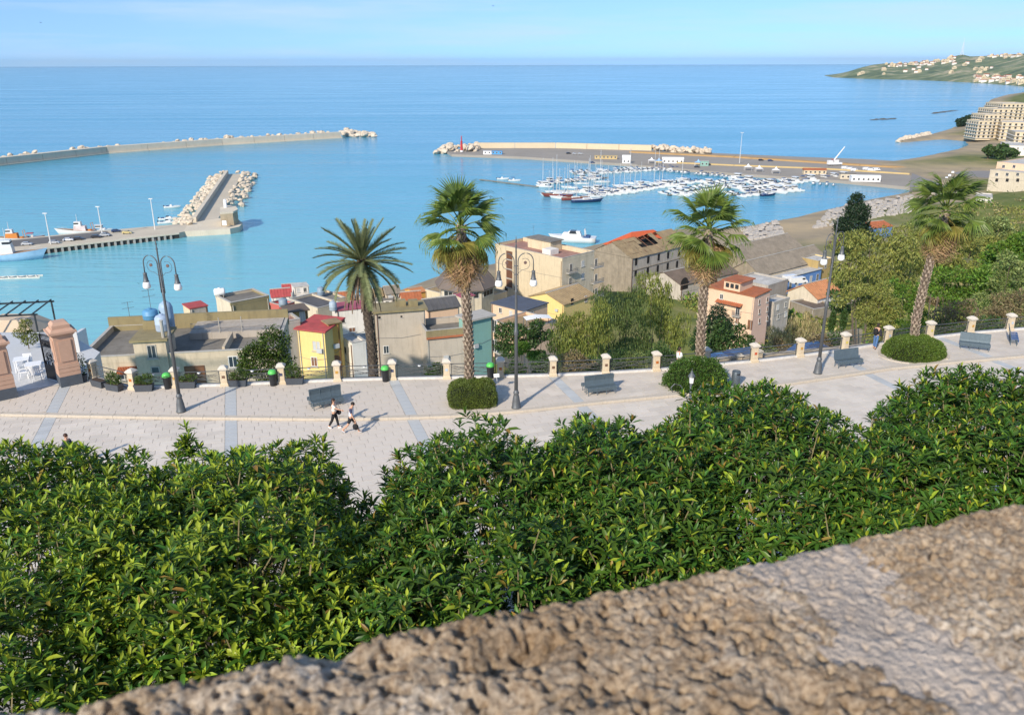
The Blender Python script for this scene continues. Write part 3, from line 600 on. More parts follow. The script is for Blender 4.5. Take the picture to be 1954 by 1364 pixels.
rockblock('mortar_joint',lambda v:jl(v)-.075,lambda v:jl(v)+.075,M_mort,3.3,.32,-.004,.0024)
MB().box(-8,8,-.12,VF-.06,-.5,ZP-16.06).build('wall_core',mat('terrace_wall_stone',(.36,.29,.22),.9,.2,2,.4,9),par)
tw=MB().box(-22,30,VF-1.2,VF-.08,-17,-.52).build('terrace_wall',mat('terrace_wall_stone'),None,loc=(0,0,16.0),rot=(0,0,R(18))); tag(tw,'tall stone retaining wall under the parapet','wall')
te=MB().box(-14,26,-9,-.14,-.3,0).build('terrace_floor',mat('terrace_paving',(.40,.36,.31),.85,.12,2),None,loc=(0,0,15.98),rot=(0,0,R(18))); struct(te)

# ================================================================= balustrade
M_pil=mat('pillar_limestone',(.60,.51,.37),.85,.14,5,.3,24,stain=.28,stcol=(.28,.16,.07)); M_cap=mat('pillar_cap',(.62,.57,.49),.9,.2,7,.3,20,stain=.2)
M_iron=mat('wrought_iron',(.10,.105,.11),.55,.2,8,metal=.3); M_lampw=mat('opal_glass',(.82,.82,.80),.25,.02,3)
def pillar_mesh():
    b=MB(); b.box(-.235,.235,-.235,.235,-.1,.13).taper(-.225,.225,-.225,.225,.13,.19,.84); b.taper(-.185,.185,-.185,.185,.17,.95,.96)
    for s in (-1,1):
        b.box(-.165,-.115,s*.186-.006,s*.186+.006,.24,.9).box(.115,.165,s*.186-.006,s*.186+.006,.24,.9).box(-.113,.113,s*.186-.006,s*.186+.006,.855,.9).box(-.113,.113,s*.186-.006,s*.186+.006,.24,.28)
    return b.mesh('shaft',M_pil)
PM=pillar_mesh(); PC=MB().taper(-.19,.19,-.19,.19,.945,1.03,1.32).box(-.255,.255,-.255,.255,1.03,1.10).taper(-.25,.25,-.25,.25,1.10,1.20,.55).taper(-.135,.135,-.135,.135,1.2,1.235,.6).mesh('cap',M_cap)
plq=[('orange',(.45,.14,.03)),('brown',(.16,.09,.06)),('dark blue',(.06,.07,.14)),('pale blue',(.45,.52,.6)),('ochre',(.5,.28,.06)),('red',(.5,.09,.04)),('yellow',(.6,.5,.12))]
pc=[0,0,4,1,2,4,2,3,0,1,1,0,3,5,4,6,3,6,4,3]
fang=[]
for i,(x,y) in enumerate(FEN):
    a=FEN[max(0,i-1)]; b=FEN[min(len(FEN)-1,i+1)]; an=math.atan2(b[1]-a[1],b[0]-a[0]); fang.append(an)
    cn,cc=plq[pc[i]]
    t=thing('balustrade_pillar','',"pillar",(x,y,0),an,'stone pillars of the promenade balustrade'); 
    t['label']=['cream pillar beside the pink gate pier, tub plants at its foot','cream pillar standing between the dark plant tubs at the fence corner','cream pillar behind the tall lamp post beside the first green lidded bin'][i] if i<3 else 'cream limestone balustrade pillar with a small %s ceramic tile on its face'%cn
    put('shaft',PM,t); put('cap',PC,t)
    q=MB().box(-.075,.075,-.197,-.183,.5,.66); q.lathe([(.045,0),(.0,.006)],(0,0,0),8); 
    MB().box(-.08,.08,-.199,-.187,.5,.66).build('ceramic_tile',mat('tile_'+cn,cc,.35,.3,30),t)
PLW=mat('balustrade_plinth',(.62,.61,.59),.8,.12,4,.2,20,stain=.2)
for i,(a,b) in enumerate(zip(FEN,FEN[1:]+[(37.6,54.6)])):
    l=seglen(a,b); an=math.atan2(b[1]-a[1],b[0]-a[0]); h=l/2-.22
    t=thing('railing','wrought iron criss-cross railing panel between two cream pillars','railing',((a[0]+b[0])/2,(a[1]+b[1])/2,0),an,'railing panels of the promenade balustrade')
    MB().box(-h,h,-.12,.12,-.05,.10).build('plinth',PLW,t)
    MB().box(-h,h,-.025,.025,.86,.895).build('top_rail',M_iron,t); MB().box(-h,h,-.02,.02,.16,.185).build('bottom_rail',M_iron,t)
    for s in (-1,1): MB().box(s*(h-.06)-.018,s*(h-.06)+.018,-.018,.018,.1,.87).build('post',M_iron,t)
    for s in (-1,1):
        for k,(z0,z1,zm) in enumerate(((.26,.80,.36),(.80,.26,.36),(.52,.52,.80),(.40,.66,.24),(.66,.40,.74))):
            pts=[]
            for q in range(9):
                f=q/8; z=z0+(z1-z0)*f; z+=(zm-(z0+z1)/2)*math.sin(math.pi*f)*.5; pts.append((-(h-.08)+2*(h-.08)*f if s>0 else (h-.08)-2*(h-.08)*f,s*.012,z))
            MB().tube(pts,.011,4).build('bar',M_iron,t)
    if i in (1,2,3,4,5,6,7): MB().lathe([(.004,.0),(.06,.02),(.10,.075),(.10,.085)],(0,-.06,.76),10).build('light_shade',M_lampw,t,True)

# ================================================================= street lamps
M_lp=mat('lamp_post_iron',(.125,.135,.145),.5,.15,3,metal=.35)
def lamp():
    t=thing('street_lamp','','street lamp',(0,0,0))
    MB().lathe([(.26,0),(.26,.06),(.235,.1),(.20,.45),(.15,.72),(.125,.8),(.155,.84),(.155,.92),(.12,.97),(.105,1.05)],n=14).build('base',M_lp,t,True)
    MB().lathe([(.10,1.0),(.085,4.1),(.12,4.16),(.12,4.36),(.085,4.42),(.062,6.4),(.075,6.44),(.075,6.52),(.055,6.56),(.035,8.75),(.05,8.8),(.05,8.84),(.02,8.95),(.045,9.06),(.03,9.14),(.008,9.36)],n=10).build('pole',M_lp,t,True)
    for s in (-1,1):
        pts=[(s*.10,0,6.55),(s*.10,0,7.75)]+[(s*(.49-.39*math.cos(a)),0,8.05+.42*math.sin(a)) for a in [R(q) for q in range(0,181,15)]]+[(s*.885,0,7.55)]
        arm=MB().tube(pts,.028,6); 
        for z in (6.75,7.35,7.8): arm.box(min(0,s*.1),max(0,s*.1),-.03,.03,z,z+.04)
        arm.build('arm',M_lp,t,True)
        sc=[(s*(.42+.26*math.cos(a)*(1-.1*i/20)),0,7.98+.27*math.sin(a)*(1-.1*i/20)) for i,a in enumerate([R(-30+q*15) for q in range(18)])]
        sc=[(s*.12,0,7.45),(s*.3,0,7.6)]+[(s*(.45+.25*math.cos(R(q))),0,7.92+.28*math.sin(R(q))) for q in range(-80,140,20)]
        MB().tube(sc,.012,4).build('scroll',M_lp,t); MB().lathe([(.02,-.03),(.085,-.02),(.085,.02),(.02,.03)],(0,0,0),8).build('rosette',mat('rosette',(.14,.09,.08),.6),t,loc=(s*.47,0,7.98),rot=(R(90),0,0))
        MB().lathe([(.035,0),(.095,-.03),(.095,-.09),(.085,-.12),(.125,-.42),(.15,-.46),(.15,-.49)],(s*.885,0,7.58),10).build('lamp_cap',M_lp,t,True)
        MB().lathe([(.148,-.49),(.185,-.62),(.20,-.74),(.16,-.82),(.05,-.86)],(s*.885,0,7.58),12).build('lamp_shade',M_lampw,t,True)
    return t
l0=lamp(); l0.location=P(346,785); l0.rotation_euler=(0,0,R(-12)); l0['label']='tall double armed street lamp beside the plant tubs near the gate'; l0['group']='double armed street lamps'
dup(l0,P(985,778),R(3),'tall double armed street lamp beside the square box hedge'); dup(l0,P(1560,712),R(38),'tall double armed street lamp beside the bench and round hedge')
# lantern on a post between the ficus crowns
lp=P(1321,880,-.12); lz=Q(1321,703,30.5)
t=thing('lantern_post','small black lantern on scroll bracket post rising behind the ficus crown','street lamp',(lz.x,30.5,-.12))
hz=lz.z+.12
MB().lathe([(.2,0),(.2,.1),(.1,.6),(.06,1),(.045,hz-.6)],n=8).build('pole',M_lp,t,True)
MB().lathe([(.09,hz-.62),(.11,hz-.34)],n=4,ph=R(45)).build('lamp_glass',M_lampw,t); MB().lathe([(.15,hz-.34),(.13,hz-.28),(.06,hz-.2),(.05,hz-.14),(.015,hz-.1),(.01,hz)],n=8).build('lamp_cap',M_lp,t)
for s in (-1,1): MB().tube([(0,0,hz-1.6),(s*.25,0,hz-1.0),(s*.42,0,hz-.72),(s*.66,0,hz-.66),(s*.8,0,hz-.82),(s*.72,0,hz-1.02),(s*.58,0,hz-.98)],.022,5).build('bracket',M_lp,t)

# ================================================================= benches
M_bench=mat('bench_steel_mesh',(.105,.145,.175),.5,.18,5,metal=.25)
def bench(label,pa,pb,double=False,flip=False,extra=0.,seatmat=None):
    a,b=P(*pa),P(*pb); an=math.atan2(b.y-a.y,b.x-a.x)+extra; c=(a+b)/2; W=1.72
    t=thing('bench',label,'bench',(c.x,c.y,0),an,'slatted steel benches on the promenade')
    for side in ((0,1) if double else (0,)):
        Mx=Matrix.Translation((0,1.02,0))@Matrix.Rotation(math.pi,4,'Z') if side else Matrix.Identity(4)
        prof=[(.0,.26),(-.02,.40),(.02,.445),(.1,.455),(.3,.425),(.42,.42)]; back=[(.43,.44),(.47,.55),(.57,.98),(.585,1.0)]
        def strips(pr,nm,k,m=M_bench):
            mb=MB()
            tot=[0]
            for p,q in zip(pr,pr[1:]): tot.append(tot[-1]+math.hypot(q[0]-p[0],q[1]-p[1]))
            at=lambda s:(np.interp(s,tot,[p[0] for p in pr]),np.interp(s,tot,[p[1] for p in pr]))
            for i in range(k):
                s0,s1=tot[-1]*(i+.12)/k,tot[-1]*(i+.80)/k; A,B=at(s0),at(s1)
                mb.add([(x,q[0],q[1]+dz) for x in (-W/2,W/2) for q in (A,B) for dz in (0,.012)],[(0,1,3,2),(4,6,7,5),(0,4,5,1),(2,3,7,6),(1,5,7,3),(0,2,6,4)])
            for x in (-W/2,-W/6,W/6,W/2): mb.tube([(x,p[0]+.004,p[1]+.004) for p in pr],.022,5)
            for p in (pr[0],pr[-1]): mb.tube([(-W/2,p[0],p[1]),(W/2,p[0],p[1])],.02,5)
            mb.v=[tuple(Mx@Vector(v)) for v in mb.v]; return mb.build(nm,m,t)
        strips(prof,'seat',12,seatmat or M_bench); strips(back,'backrest',17)
        for x in (-.8,-.28,.28,.8):
            mb=MB().tube([(x,.05,.0),(x,.06,.44)],.022,5).tube([(x,.40,0),(x,.44,.5)],.022,5).tube([(x,.05,.3),(x,.42,.3)],.016,5); mb.v=[tuple(Mx@Vector(v)) for v in mb.v]; mb.build('leg_frame',M_bench,t)
    return t
bench('grey slatted back to back bench beside the strolling couple',(598,784),(657,772),True)
bench('grey slatted back to back bench between two double armed lamps, facing the ficus crowns',(1120,757),(1178,750),True)
bench('grey slatted bench beside the lamp post and round hedge',(1596,704),(1648,698))
bench('grey slatted bench beside the round clipped hedge',(1832,666),(1886,672),False)
bench('grey bench with blue seat seen end on near the farthest pillars',(1921,668),(1958,640),False,extra=R(18),seatmat=mat('bench_blue',(.05,.11,.27),.45))

# ================================================================= bins and plant tubs
M_bin=mat('bin_black_plastic',(.02,.022,.026),.45,.2,4); M_lid=mat('bin_green_lid',(.10,.50,.10),.4,.1,4)
binl=['beside the lamp post near the gate','beside the leafy bush behind the railing','beside the pillar near the bare grey house wall','behind the fan palm in the square hedge']
for (px,py),s in zip(((321,741),(522,735),(736,727),(936,721)),binl):
    p=P(px,py); t=thing('litter_bin','black bin with bright green domed lid '+s,'bin',p,random.uniform(0,6),'green lidded bins along the balustrade')
    b=MB().lathe([(.185,0),(.19,.03),(.225,.68),(.235,.7),(.235,.74)],n=16); b.build('body',M_bin,t,True); MB().lathe([(.245,.735),(.25,.78),(.22,.88),(.15,.94),(.05,.965)],n=16).build('lid',M_lid,t,True)
    MB().box(-.1,.1,-.247,-.225,.79,.84).build('opening',M_bin,t)
t=thing('litter_bin','plain slate grey cylindrical litter bin beside the loose shrub','bin',P(1403,735)); mb_=mat('bin_steel',(.10,.125,.15),.4,.1,3,metal=.3)
MB().lathe([(.23,.0),(.24,.02),(.24,.86),(.225,.88),(.2,.87),(.19,.80)],n=18).build('body',mb_,t,True); MB().box(-.02,.16,-.246,-.225,.70,.78).build('opening',M_bin,t)
M_tub=mat('planter_anthracite',(.06,.07,.085),.55,.15,3); M_shrub=GREEN('tub_shrub_leaf',(.085,.14,.03),.4,.2,.4); M_soil=mat('soil',(.06,.04,.028),.95)
tubs=[(152,728,.9,1.35,20),(190,737,1.0,0,-28),(219,744,1.05,.75,-22),(276,745,1.05,.62,5),(358,739,1.05,.4,2),(455,736,1.05,.62,2),(563,732,1.05,.85,3)]
tl=['tall bushy shrub in a dark tub against the pink gate pier','dark rectangular plant tub holding only soil beside the first pillar','dark tub with spreading shrub leaning on the railing','dark tub with sparse shrub beside the bin and lamp post','dark tub with low green plants beside the lamp post','dark tub with thin shrub before the leafy bush','dark tub with full rounded shrub near the yellow house']
for (px,py,W,hh,an),lb in zip(tubs,tl):
    p=P(px,py); t=thing('planter',lb,'planter',(p.x,p.y,0),R(an),'dark plant tubs along the balustrade')
    b=MB(); b.taper(-W/2*.86,W/2*.86,-.19,.19,0,.36,1.15); b.build('tub',M_tub,t); MB().box(-W/2,W/2,-.225,.225,.36,.40).build('rim',M_tub,t); MB().box(-W/2+.05,W/2-.05,-.18,.18,.385,.405).build('soil',M_soil,t)
    if hh:
        lob=[(random.uniform(-.2,.2)*W,0,.42+hh*.45,W*.40,.32,hh*.55),(W*.2,0,.4+hh*.3,W*.28,.28,hh*.4),(-W*.2,.03,.4+hh*.35,W*.28,.28,hh*.42)]
        q,nn=shell(lob,1500 if hh>.5 else 700,.3,1.1); d=nrm(nn+rand_unit(len(q))*.8+np.array([0,0,.5])); Lz=rng.uniform(.06,.12,len(q)); V,Fq=leafquads(q,d,Lz,Lz*.5); put('foliage',rawmesh('foliage',V,Fq,M_shrub),t)
        st=MB(); [st.tube([(x,0,.38),(x*1.3,0,.4+hh*.8)],[.015,.006],4) for x in (-.2,-.05,.12,.25)]; st.build('stems',M_bark,t)
# ================================================================= hedges at the palm feet
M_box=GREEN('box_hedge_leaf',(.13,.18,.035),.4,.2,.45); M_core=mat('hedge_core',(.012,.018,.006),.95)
def hedge(label,loc,r,h,n,sq=4.,m=M_box,leaf=.055,rz=0,rough=.05,name='clipped_hedge'):
    t=thing(name,label,'hedge',loc,rz); d=rand_unit(n); d[:,2]=np.abs(d[:,2])
    rad=np.array([r[0],r[1],h]); k=(np.abs(d/rad)**sq).sum(1)**(-1/sq); p=d*k[:,None]; g=nrm(np.sign(p)*np.abs(p/rad)**(sq-1)/rad)
    nz_=np.array([noise.noise(Vector(q)*2.1)+.5*noise.noise(Vector(q)*5) for q in p])
    p=p+g*(nz_*rough*2+rng.normal(0,rough*.6,n))[:,None]; dd=nrm(g*.8+rand_unit(n)*.8+np.array([0,0,.35])); Lz=leaf*rng.uniform(.7,1.5,n); V,Fq=leafquads(p,dd,Lz,Lz*.45); V[:,2]=np.maximum(V[:,2],.01)
    stuff(put('foliage',rawmesh('foliage',V,Fq,m),t))
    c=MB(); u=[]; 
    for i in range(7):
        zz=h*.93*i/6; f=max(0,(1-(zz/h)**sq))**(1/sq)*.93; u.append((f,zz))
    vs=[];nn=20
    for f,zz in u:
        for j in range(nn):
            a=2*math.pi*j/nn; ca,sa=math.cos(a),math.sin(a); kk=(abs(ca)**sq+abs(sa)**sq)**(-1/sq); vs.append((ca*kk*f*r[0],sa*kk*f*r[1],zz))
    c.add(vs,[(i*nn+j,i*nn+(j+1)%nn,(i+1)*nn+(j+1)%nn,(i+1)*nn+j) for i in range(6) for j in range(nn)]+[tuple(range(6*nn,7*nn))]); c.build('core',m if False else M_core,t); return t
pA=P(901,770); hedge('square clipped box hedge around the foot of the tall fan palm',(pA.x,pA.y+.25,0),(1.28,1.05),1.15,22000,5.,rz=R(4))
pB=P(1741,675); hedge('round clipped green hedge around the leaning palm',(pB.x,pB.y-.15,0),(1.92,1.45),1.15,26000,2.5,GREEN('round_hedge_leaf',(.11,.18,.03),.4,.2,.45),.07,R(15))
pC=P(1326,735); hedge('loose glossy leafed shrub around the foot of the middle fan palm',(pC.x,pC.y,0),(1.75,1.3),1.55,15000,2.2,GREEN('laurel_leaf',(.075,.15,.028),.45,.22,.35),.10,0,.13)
card=MB().box(-.16,.16,-.01,.01,0,.2).tube([(0,0,-.9),(0,0,0)],.012,4); c_=P(948,748); cs=card.build('plant_label',mat('white_card',(.8,.8,.8),.6),None,loc=(c_.x,c_.y,.9),rot=(R(-35),0,R(10))); tag(cs,'small white plant label card stuck in the square hedge','sign')
# kerb ring of the round bed
rb=MB(); 
for i in range(28):
    a=2*math.pi*i/28; a2=2*math.pi*(i+.97)/28; f=lambda a,k:(pB.x+k*(2.3*math.cos(a)*math.cos(R(15))-1.75*math.sin(a)*math.sin(R(15))),pB.y-.15+k*(2.3*math.cos(a)*math.sin(R(15))+1.75*math.sin(a)*math.cos(R(15))))
    q=[f(a,.93),f(a,1),f(a2,1),f(a2,.93)]; q.reverse()
    if min(v[1]-at_x(KER,v[0]) for v in q)<.4: continue
    q=q[::-1] if polyarea(q)<0 else q
    MB().prism(q,-.02,.05).build('bed_kerb',M_kerb,pav)

# ================================================================= gate and restaurant terrace
M_pier=mat('pink_plaster',(.50,.32,.23),.8,.10,2,.15,30,stain=.12); M_dado=mat('slate_dado',(.075,.09,.11),.6,.15,3)
def pier(label,loc,rz):
    t=thing('gate_pier',label,'gate pier',loc,rz,'pink gate piers'); w=.52
    MB().box(-w-.06,w+.06,-w-.06,w+.06,-.1,.62).build('dado',M_dado,t)
    b=MB()
    for i in range(3): b.box(-w-.04,w+.04,-w-.04,w+.04,.622+i*.24,.84+i*.24)
    b.box(-w,w,-w,w,.622,3.0); 
    for s in (-1,1): b.box(-.34,.34,s*(w+.02)-.03,s*(w+.02)+.03,1.5,2.75); b.box(s*(w+.02)-.03,s*(w+.02)+.03,-.34,.34,1.5,2.75)
    b.build('shaft',M_pier,t)
    c=MB(); c.taper(-w-.02,w+.02,-w-.02,w+.02,3.0,3.16,1.22).box(-w-.2,w+.2,-w-.2,w+.2,3.16,3.28).taper(-w-.1,w+.1,-w-.1,w+.1,3.28,3.42,.82).box(-w+.06,w-.06,-w+.06,w-.06,3.42,3.62).taper(-w+.06,w-.06,-w+.06,w-.06,3.62,3.78,.72); c.build('cap',M_pier,t); return t
gR=P(113,736); gR=Vector((-25.8,44.45,0)); gL=Vector((-28.4,42.35,0)); ga_=math.atan2(gR.y-gL.y,gR.x-gL.x)
pier('pink plastered gate pier hung with the open black iron gate',gR,ga_); pier('pink plastered gate pier nearest the terrace tables',gL,ga_)
t=thing('iron_gate','black wrought iron gate leaf standing open against the pink pier','gate',(gR.x-.62,gR.y+.1,0),R(150)); M_blk=mat('gate_black',(.012,.012,.015),.4,.1,4,metal=.2)
W=1.25
MB().box(.06,W-.06,-.015,.015,2.1,2.4).build('top_panel',M_blk,t); MB().box(0,W,-.02,.02,.05,.95).build('kick_plate',M_blk,t); fr=MB().box(0,.06,-.03,.03,.02,2.75).box(W-.06,W,-.03,.03,.02,2.75)
for z in (.75,2.05,2.4): fr.box(.06,W-.06,-.025,.025,z,z+.06)
fr.build('frame',M_blk,t)
for i in range(9): MB().tube([(.12+i*.125,0,.9),(.12+i*.125,0,2.75)],.022,4).build('bar',M_blk,t); MB().lathe([(.025,2.7),(.03,2.78),(.003,2.92)],(.12+i*.125,0,0),5).build('spike',M_blk,t)
for cx,cz,r_ in ((W/2,1.45,.26),(W/2,1.45,.14),(.3,1.05,.13),(W-.3,1.05,.13),(.3,2.22,.1),(W/2,2.22,.1),(W-.3,2.22,.1)):
    MB().tube([(cx+r_*math.cos(R(q)),0,cz+r_*math.sin(R(q))) for q in range(0,361,30)],.032,4).build('scroll',M_blk,t)
ter=MB().prism([(-48,37),(-29.4,42.4),(-25.6,44.6),(-26.6,49.8),(-31.0,54.0),(-48,54)],-9,.012).build('terrace',mat('terrace_white_tiles',(.55,.55,.54),.4,.08,2)); struct(ter)
M_wf=mat('white_furniture',(.78,.79,.80),.45,.05,3)
def table(label,px,py,rz,seed=0):
    p=P(px,py); t=thing('table',label,'table',p,rz,'white tables on the terrace'); MB().box(-.42,.42,-.42,.42,.72,.75).build('table_top',M_wf,t)
    for sx in (-1,1):
        for sy in (-1,1): MB().box(sx*.36-.03,sx*.36+.03,sy*.36-.03,sy*.36+.03,0,.72).build('leg',M_wf,t)
def chair(label,px,py,rz):
    p=P(px,py); t=thing('chair',label,'chair',p,rz,'white chairs on the terrace'); MB().box(-.24,.24,-.24,.24,.43,.47).build('seat',M_wf,t); b=MB()
    for i in range(5): b.box(-.22+i*.1,-.16+i*.1,.21,.24,.5,.86)
    b.box(-.24,.24,.205,.245,.84,.9).build('backrest',M_wf,t)
    for sx in (-1,1):
        MB().box(sx*.25-.02,sx*.25+.02,-.22,.22,.64,.67).build('armrest',M_wf,t)
        for sy in (-1,1): MB().tube([(sx*.22,sy*.22,.44),(sx*.25,sy*.26,0)],.02,5).build('leg',M_wf,t)
table('white square table in front of the open gate leaf',68,716,R(25)); table('white square table against the white terrace wall',45,706,R(25))
chair('white slatted armchair between the two tables and the gate',73,726,R(200)); chair('white slatted armchair beside the front table',48,722,R(110)); chair('white slatted armchair tucked behind the farther table',55,703,R(20)); chair('white slatted armchair beside the gate pier opening',84,712,R(-60))
t=thing('terrace_wall_white','sloping white plastered wall stepping down beside the terrace','wall',(-28.3,50,0),R(115)); 
MB().add([(0,-.15,-6),(11,-.15,-6),(11,.15,-6),(0,.15,-6),(0,-.15,1.1),(11,-.15,-1.6),(11,.15,-1.6),(0,.15,1.1)],[(3,2,1,0),(4,5,6,7),(0,1,5,4),(1,2,6,5),(2,3,7,6),(3,0,4,7)]).build('wall',mat('white_plaster',(.72,.72,.70),.8,.06,1,stain=.15),t); MB().box(-.3,.3,-.3,.3,-.2,1.35).build('end_post',mat('white_plaster'),t)
t=thing('pergola','dark steel pergola frame over the lower terrace by the gate','pergola',(-37.5,57.5,-2.6),R(10)); M_dk=mat('dark_steel',(.03,.04,.045),.5)
for x in (-2.6,2.9):
    for y in (-1.6,1.9): MB().box(x-.05,x+.05,y-.05,y+.05,-6.,3.1).build('post',M_dk,t)
for y in (-1.6,1.9): MB().box(-2.8,3.1,y-.05,y+.05,3.102,3.22).build('beam',M_dk,t)
for i in range(7): MB().box(-2.6+i*.9,-2.52+i*.9,-1.8,2.1,3.222,3.3).build('rafter',M_dk,t)
tree('terrace_shrub','yellow green potted shrub behind the terrace tables','shrub',(-31.6,50.5,0),[(0,0,1.1,.55,.5,.8),(.3,.1,.8,.4,.4,.5)],1600,.16,GREEN('yellow_shrub_leaf',(.16,.19,.03),.35,.25),trunk=.03,asp=.3)
MB_=MB().box(-2.2,2.2,-1.4,1.4,-6,.4).taper(-2.4,2.4,-1.6,1.6,.4,1.3,.55); o=MB_.build('kiosk',mat('kiosk_tan',(.55,.44,.32),.8,.1,2),None,loc=(-39.5,62,-2.6)); tag(o,'low pale hip roofed kiosk behind the pergola','kiosk')
# ================================================================= people
M_skin=mat('skin',(.52,.30,.20),.55,.06,6)
def skinmesh(name,verts,edges,radii,m,parent,root=0):
    me=bpy.data.meshes.new(name); me.from_pydata([tuple(v) for v in verts],edges,[]); me.materials.append(m); o=put(name,me,parent)
    md=o.modifiers.new('skin','SKIN'); sv=me.skin_vertices[0].data
    for i,r in enumerate(radii): sv[i].radius=r if isinstance(r,tuple) else (r,r); sv[i].use_root=(i==root)
    md.use_smooth_shade=True; s=o.modifiers.new('sub','SUBSURF'); s.levels=1; s.render_levels=2; return o
def person(label,loc,rz,H,legs,arms,lean=0.,headtilt=0.,top=None,bottom=None,shorts=False,shoe=(.8,.8,.8),hair=(.03,.02,.015),longhair=False,sleeve=None,sleeve_len=.35,group=None,skirt=False):
    """local frame: faces +Y. legs: [(hip angle, knee angle) x2]; arms: [(shoulder swing, out, elbow) x2], degrees"""
    t=thing('person',label,'person',loc,rz,group); k=H/1.75; hip=.93*k; J={}
    up=Vector((0,math.sin(R(lean)),math.cos(R(lean))))
    J['pel']=Vector((0,0,hip)); J['sp']=J['pel']+up*.2*k; J['ch']=J['pel']+up*.42*k; J['nk']=J['pel']+up*.56*k; hd=Vector((0,math.sin(R(lean+headtilt)),math.cos(R(lean+headtilt))))
    J['hb']=J['nk']+hd*.07*k; J['hc']=J['hb']+hd*.09*k; J['ht']=J['hb']+hd*.19*k
    for i,s in enumerate((-1,1)):
        a,kn=legs[i]; J['hip%d'%i]=J['pel']+Vector((s*.09*k,0,-.03*k)); d=Vector((0,math.sin(R(a)),-math.cos(R(a)))); J['kn%d'%i]=J['hip%d'%i]+d*.43*k
        a2=a-kn; d2=Vector((0,math.sin(R(a2)),-math.cos(R(a2)))); J['an%d'%i]=J['kn%d'%i]+d2*.41*k; f=Vector((0,math.cos(R(a2*.6)),math.sin(R(a2*.6)))); J['to%d'%i]=J['an%d'%i]+f*.17*k+Vector((0,0,-.04*k)); J['he%d'%i]=J['an%d'%i]-f*.05*k+Vector((0,0,-.045*k))
        sw,ou,el=arms[i]; J['sh%d'%i]=J['ch']+Vector((s*.185*k,0,.06*k)); d=Vector((s*math.sin(R(ou)),math.sin(R(sw))*math.cos(R(ou)),-math.cos(R(sw))*math.cos(R(ou)))); J['el%d'%i]=J['sh%d'%i]+d*.29*k
        d2=Vector((s*math.sin(R(ou))*.6,math.sin(R(sw+el)),-math.cos(R(sw+el)))).normalized(); J['wr%d'%i]=J['el%d'%i]+d2*.26*k; J['hd%d'%i]=d2
    mz=min(J['to0'].z,J['to1'].z,J['he0'].z,J['he1'].z)-.03*k
    for n in J:
        if n[:2]!='hd': J[n]=J[n]-Vector((0,0,mz))
    names=[n for n in J if n[:2] not in('hd',)]; ix={n:i for i,n in enumerate(names)}
    rad=dict(pel=(.155*k,.115*k),sp=(.135*k,.10*k),ch=(.16*k,.11*k),nk=.055*k,hb=.062*k,hc=(.078*k,.095*k),ht=.055*k)
    for i in (0,1): rad.update({'hip%d'%i:.088*k,'kn%d'%i:.058*k,'an%d'%i:.04*k,'to%d'%i:.03*k,'he%d'%i:.032*k,'sh%d'%i:.058*k,'el%d'%i:.041*k,'wr%d'%i:.028*k})
    E_=[('pel','sp'),('sp','ch'),('ch','nk'),('nk','hb'),('hb','hc'),('hc','ht')]
    for i in '01': E_+=[('pel','hip'+i),('hip'+i,'kn'+i),('kn'+i,'an'+i),('an'+i,'to'+i),('an'+i,'he'+i),('ch','sh'+i),('sh'+i,'el'+i),('el'+i,'wr'+i)]
    skinmesh('body',[J[n] for n in names],[(ix[a],ix[b]) for a,b in E_],[rad[n] for n in names],M_skin,t,ix['pel'])
    def sub(nm,ed,m,grow,over={},mid=()):
        vv=[];rr=[];ee=[];id_={}
        def gi(n):
            if n not in id_: id_[n]=len(vv); vv.append(J[n] if isinstance(n,str) else n[1]); r=over.get(n,rad.get(n,None)) if isinstance(n,str) else n[2]; r=r if isinstance(r,tuple) else (r,r); rr.append((r[0]+grow,r[1]+grow))
            return id_[n]
        for a,b in ed: ee.append((gi(a),gi(b)))
        return skinmesh(nm,vv,ee,rr,m,t)
    def mp(a,b,f,r): q=J[a].lerp(J[b],f); return (a+b+str(f),q.freeze(),r)
    if top:
        ed=[('pel','sp'),('sp','ch'),('ch','nk')]
        sub('shirt',ed,top,.022*k,{'nk':.05*k,'pel':(.16*k,.12*k)})
        for i in '01': sub('sleeve',[('ch','sh'+i),('sh'+i,mp('sh'+i,'el'+i,sleeve_len/.35*.75,.048*k))]+([(mp('sh'+i,'el'+i,sleeve_len/.35*.75,.048*k),'wr'+i)] if sleeve_len>.5 else []),sleeve or top,.014*k,{'ch':.07*k})
    if bottom:
        f=.85 if shorts else 1
        for i in '01':
            ed=[('pel','hip'+i),('hip'+i,mp('hip'+i,'kn'+i,.8 if shorts else .98,.066*k))]
            if not shorts: ed+=[(mp('hip'+i,'kn'+i,.98,.066*k),mp('kn'+i,'an'+i,.9,.045*k))]
            sub('trouser_leg',ed,bottom,.016*k,{'pel':(.11*k,.11*k)})
    sm=mat('shoe_%s'%label[:12],shoe,.6)
    for i in '01':
        sub('shoe',[('he'+i,'to'+i)],sm,.014*k)
        w_=J['wr'+i]; d=J['hd'+i]; s=Vector((1,0,0)).cross(d).normalized(); n2=d.cross(s); b=MB(); b.tube([w_-d*.01,w_+d*.05*k,w_+d*.09*k],[.026*k,.036*k,.034*k],6)
        for q in range(4):
            o_=w_+d*.085*k+s*(q-1.5)*.018*k; ln=(.065,.078,.072,.055)[q]*k; b.tube([o_,o_+d*ln*.55,o_+d*ln*.9+n2*.018*k],[.010*k,.009*k,.007*k],5)
        b.tube([w_+d*.03*k+s*.03*k,w_+d*.06*k+s*.058*k,w_+d*.095*k+s*.06*k],[.013*k,.011*k,.008*k],5); b.build('hand',M_skin,t,True)
    c=J['hc']; hb=MB(); hb.ell((c.x,c.y-.012*k,c.z+.035*k),(.092*k,.105*k,.10*k),12,7)
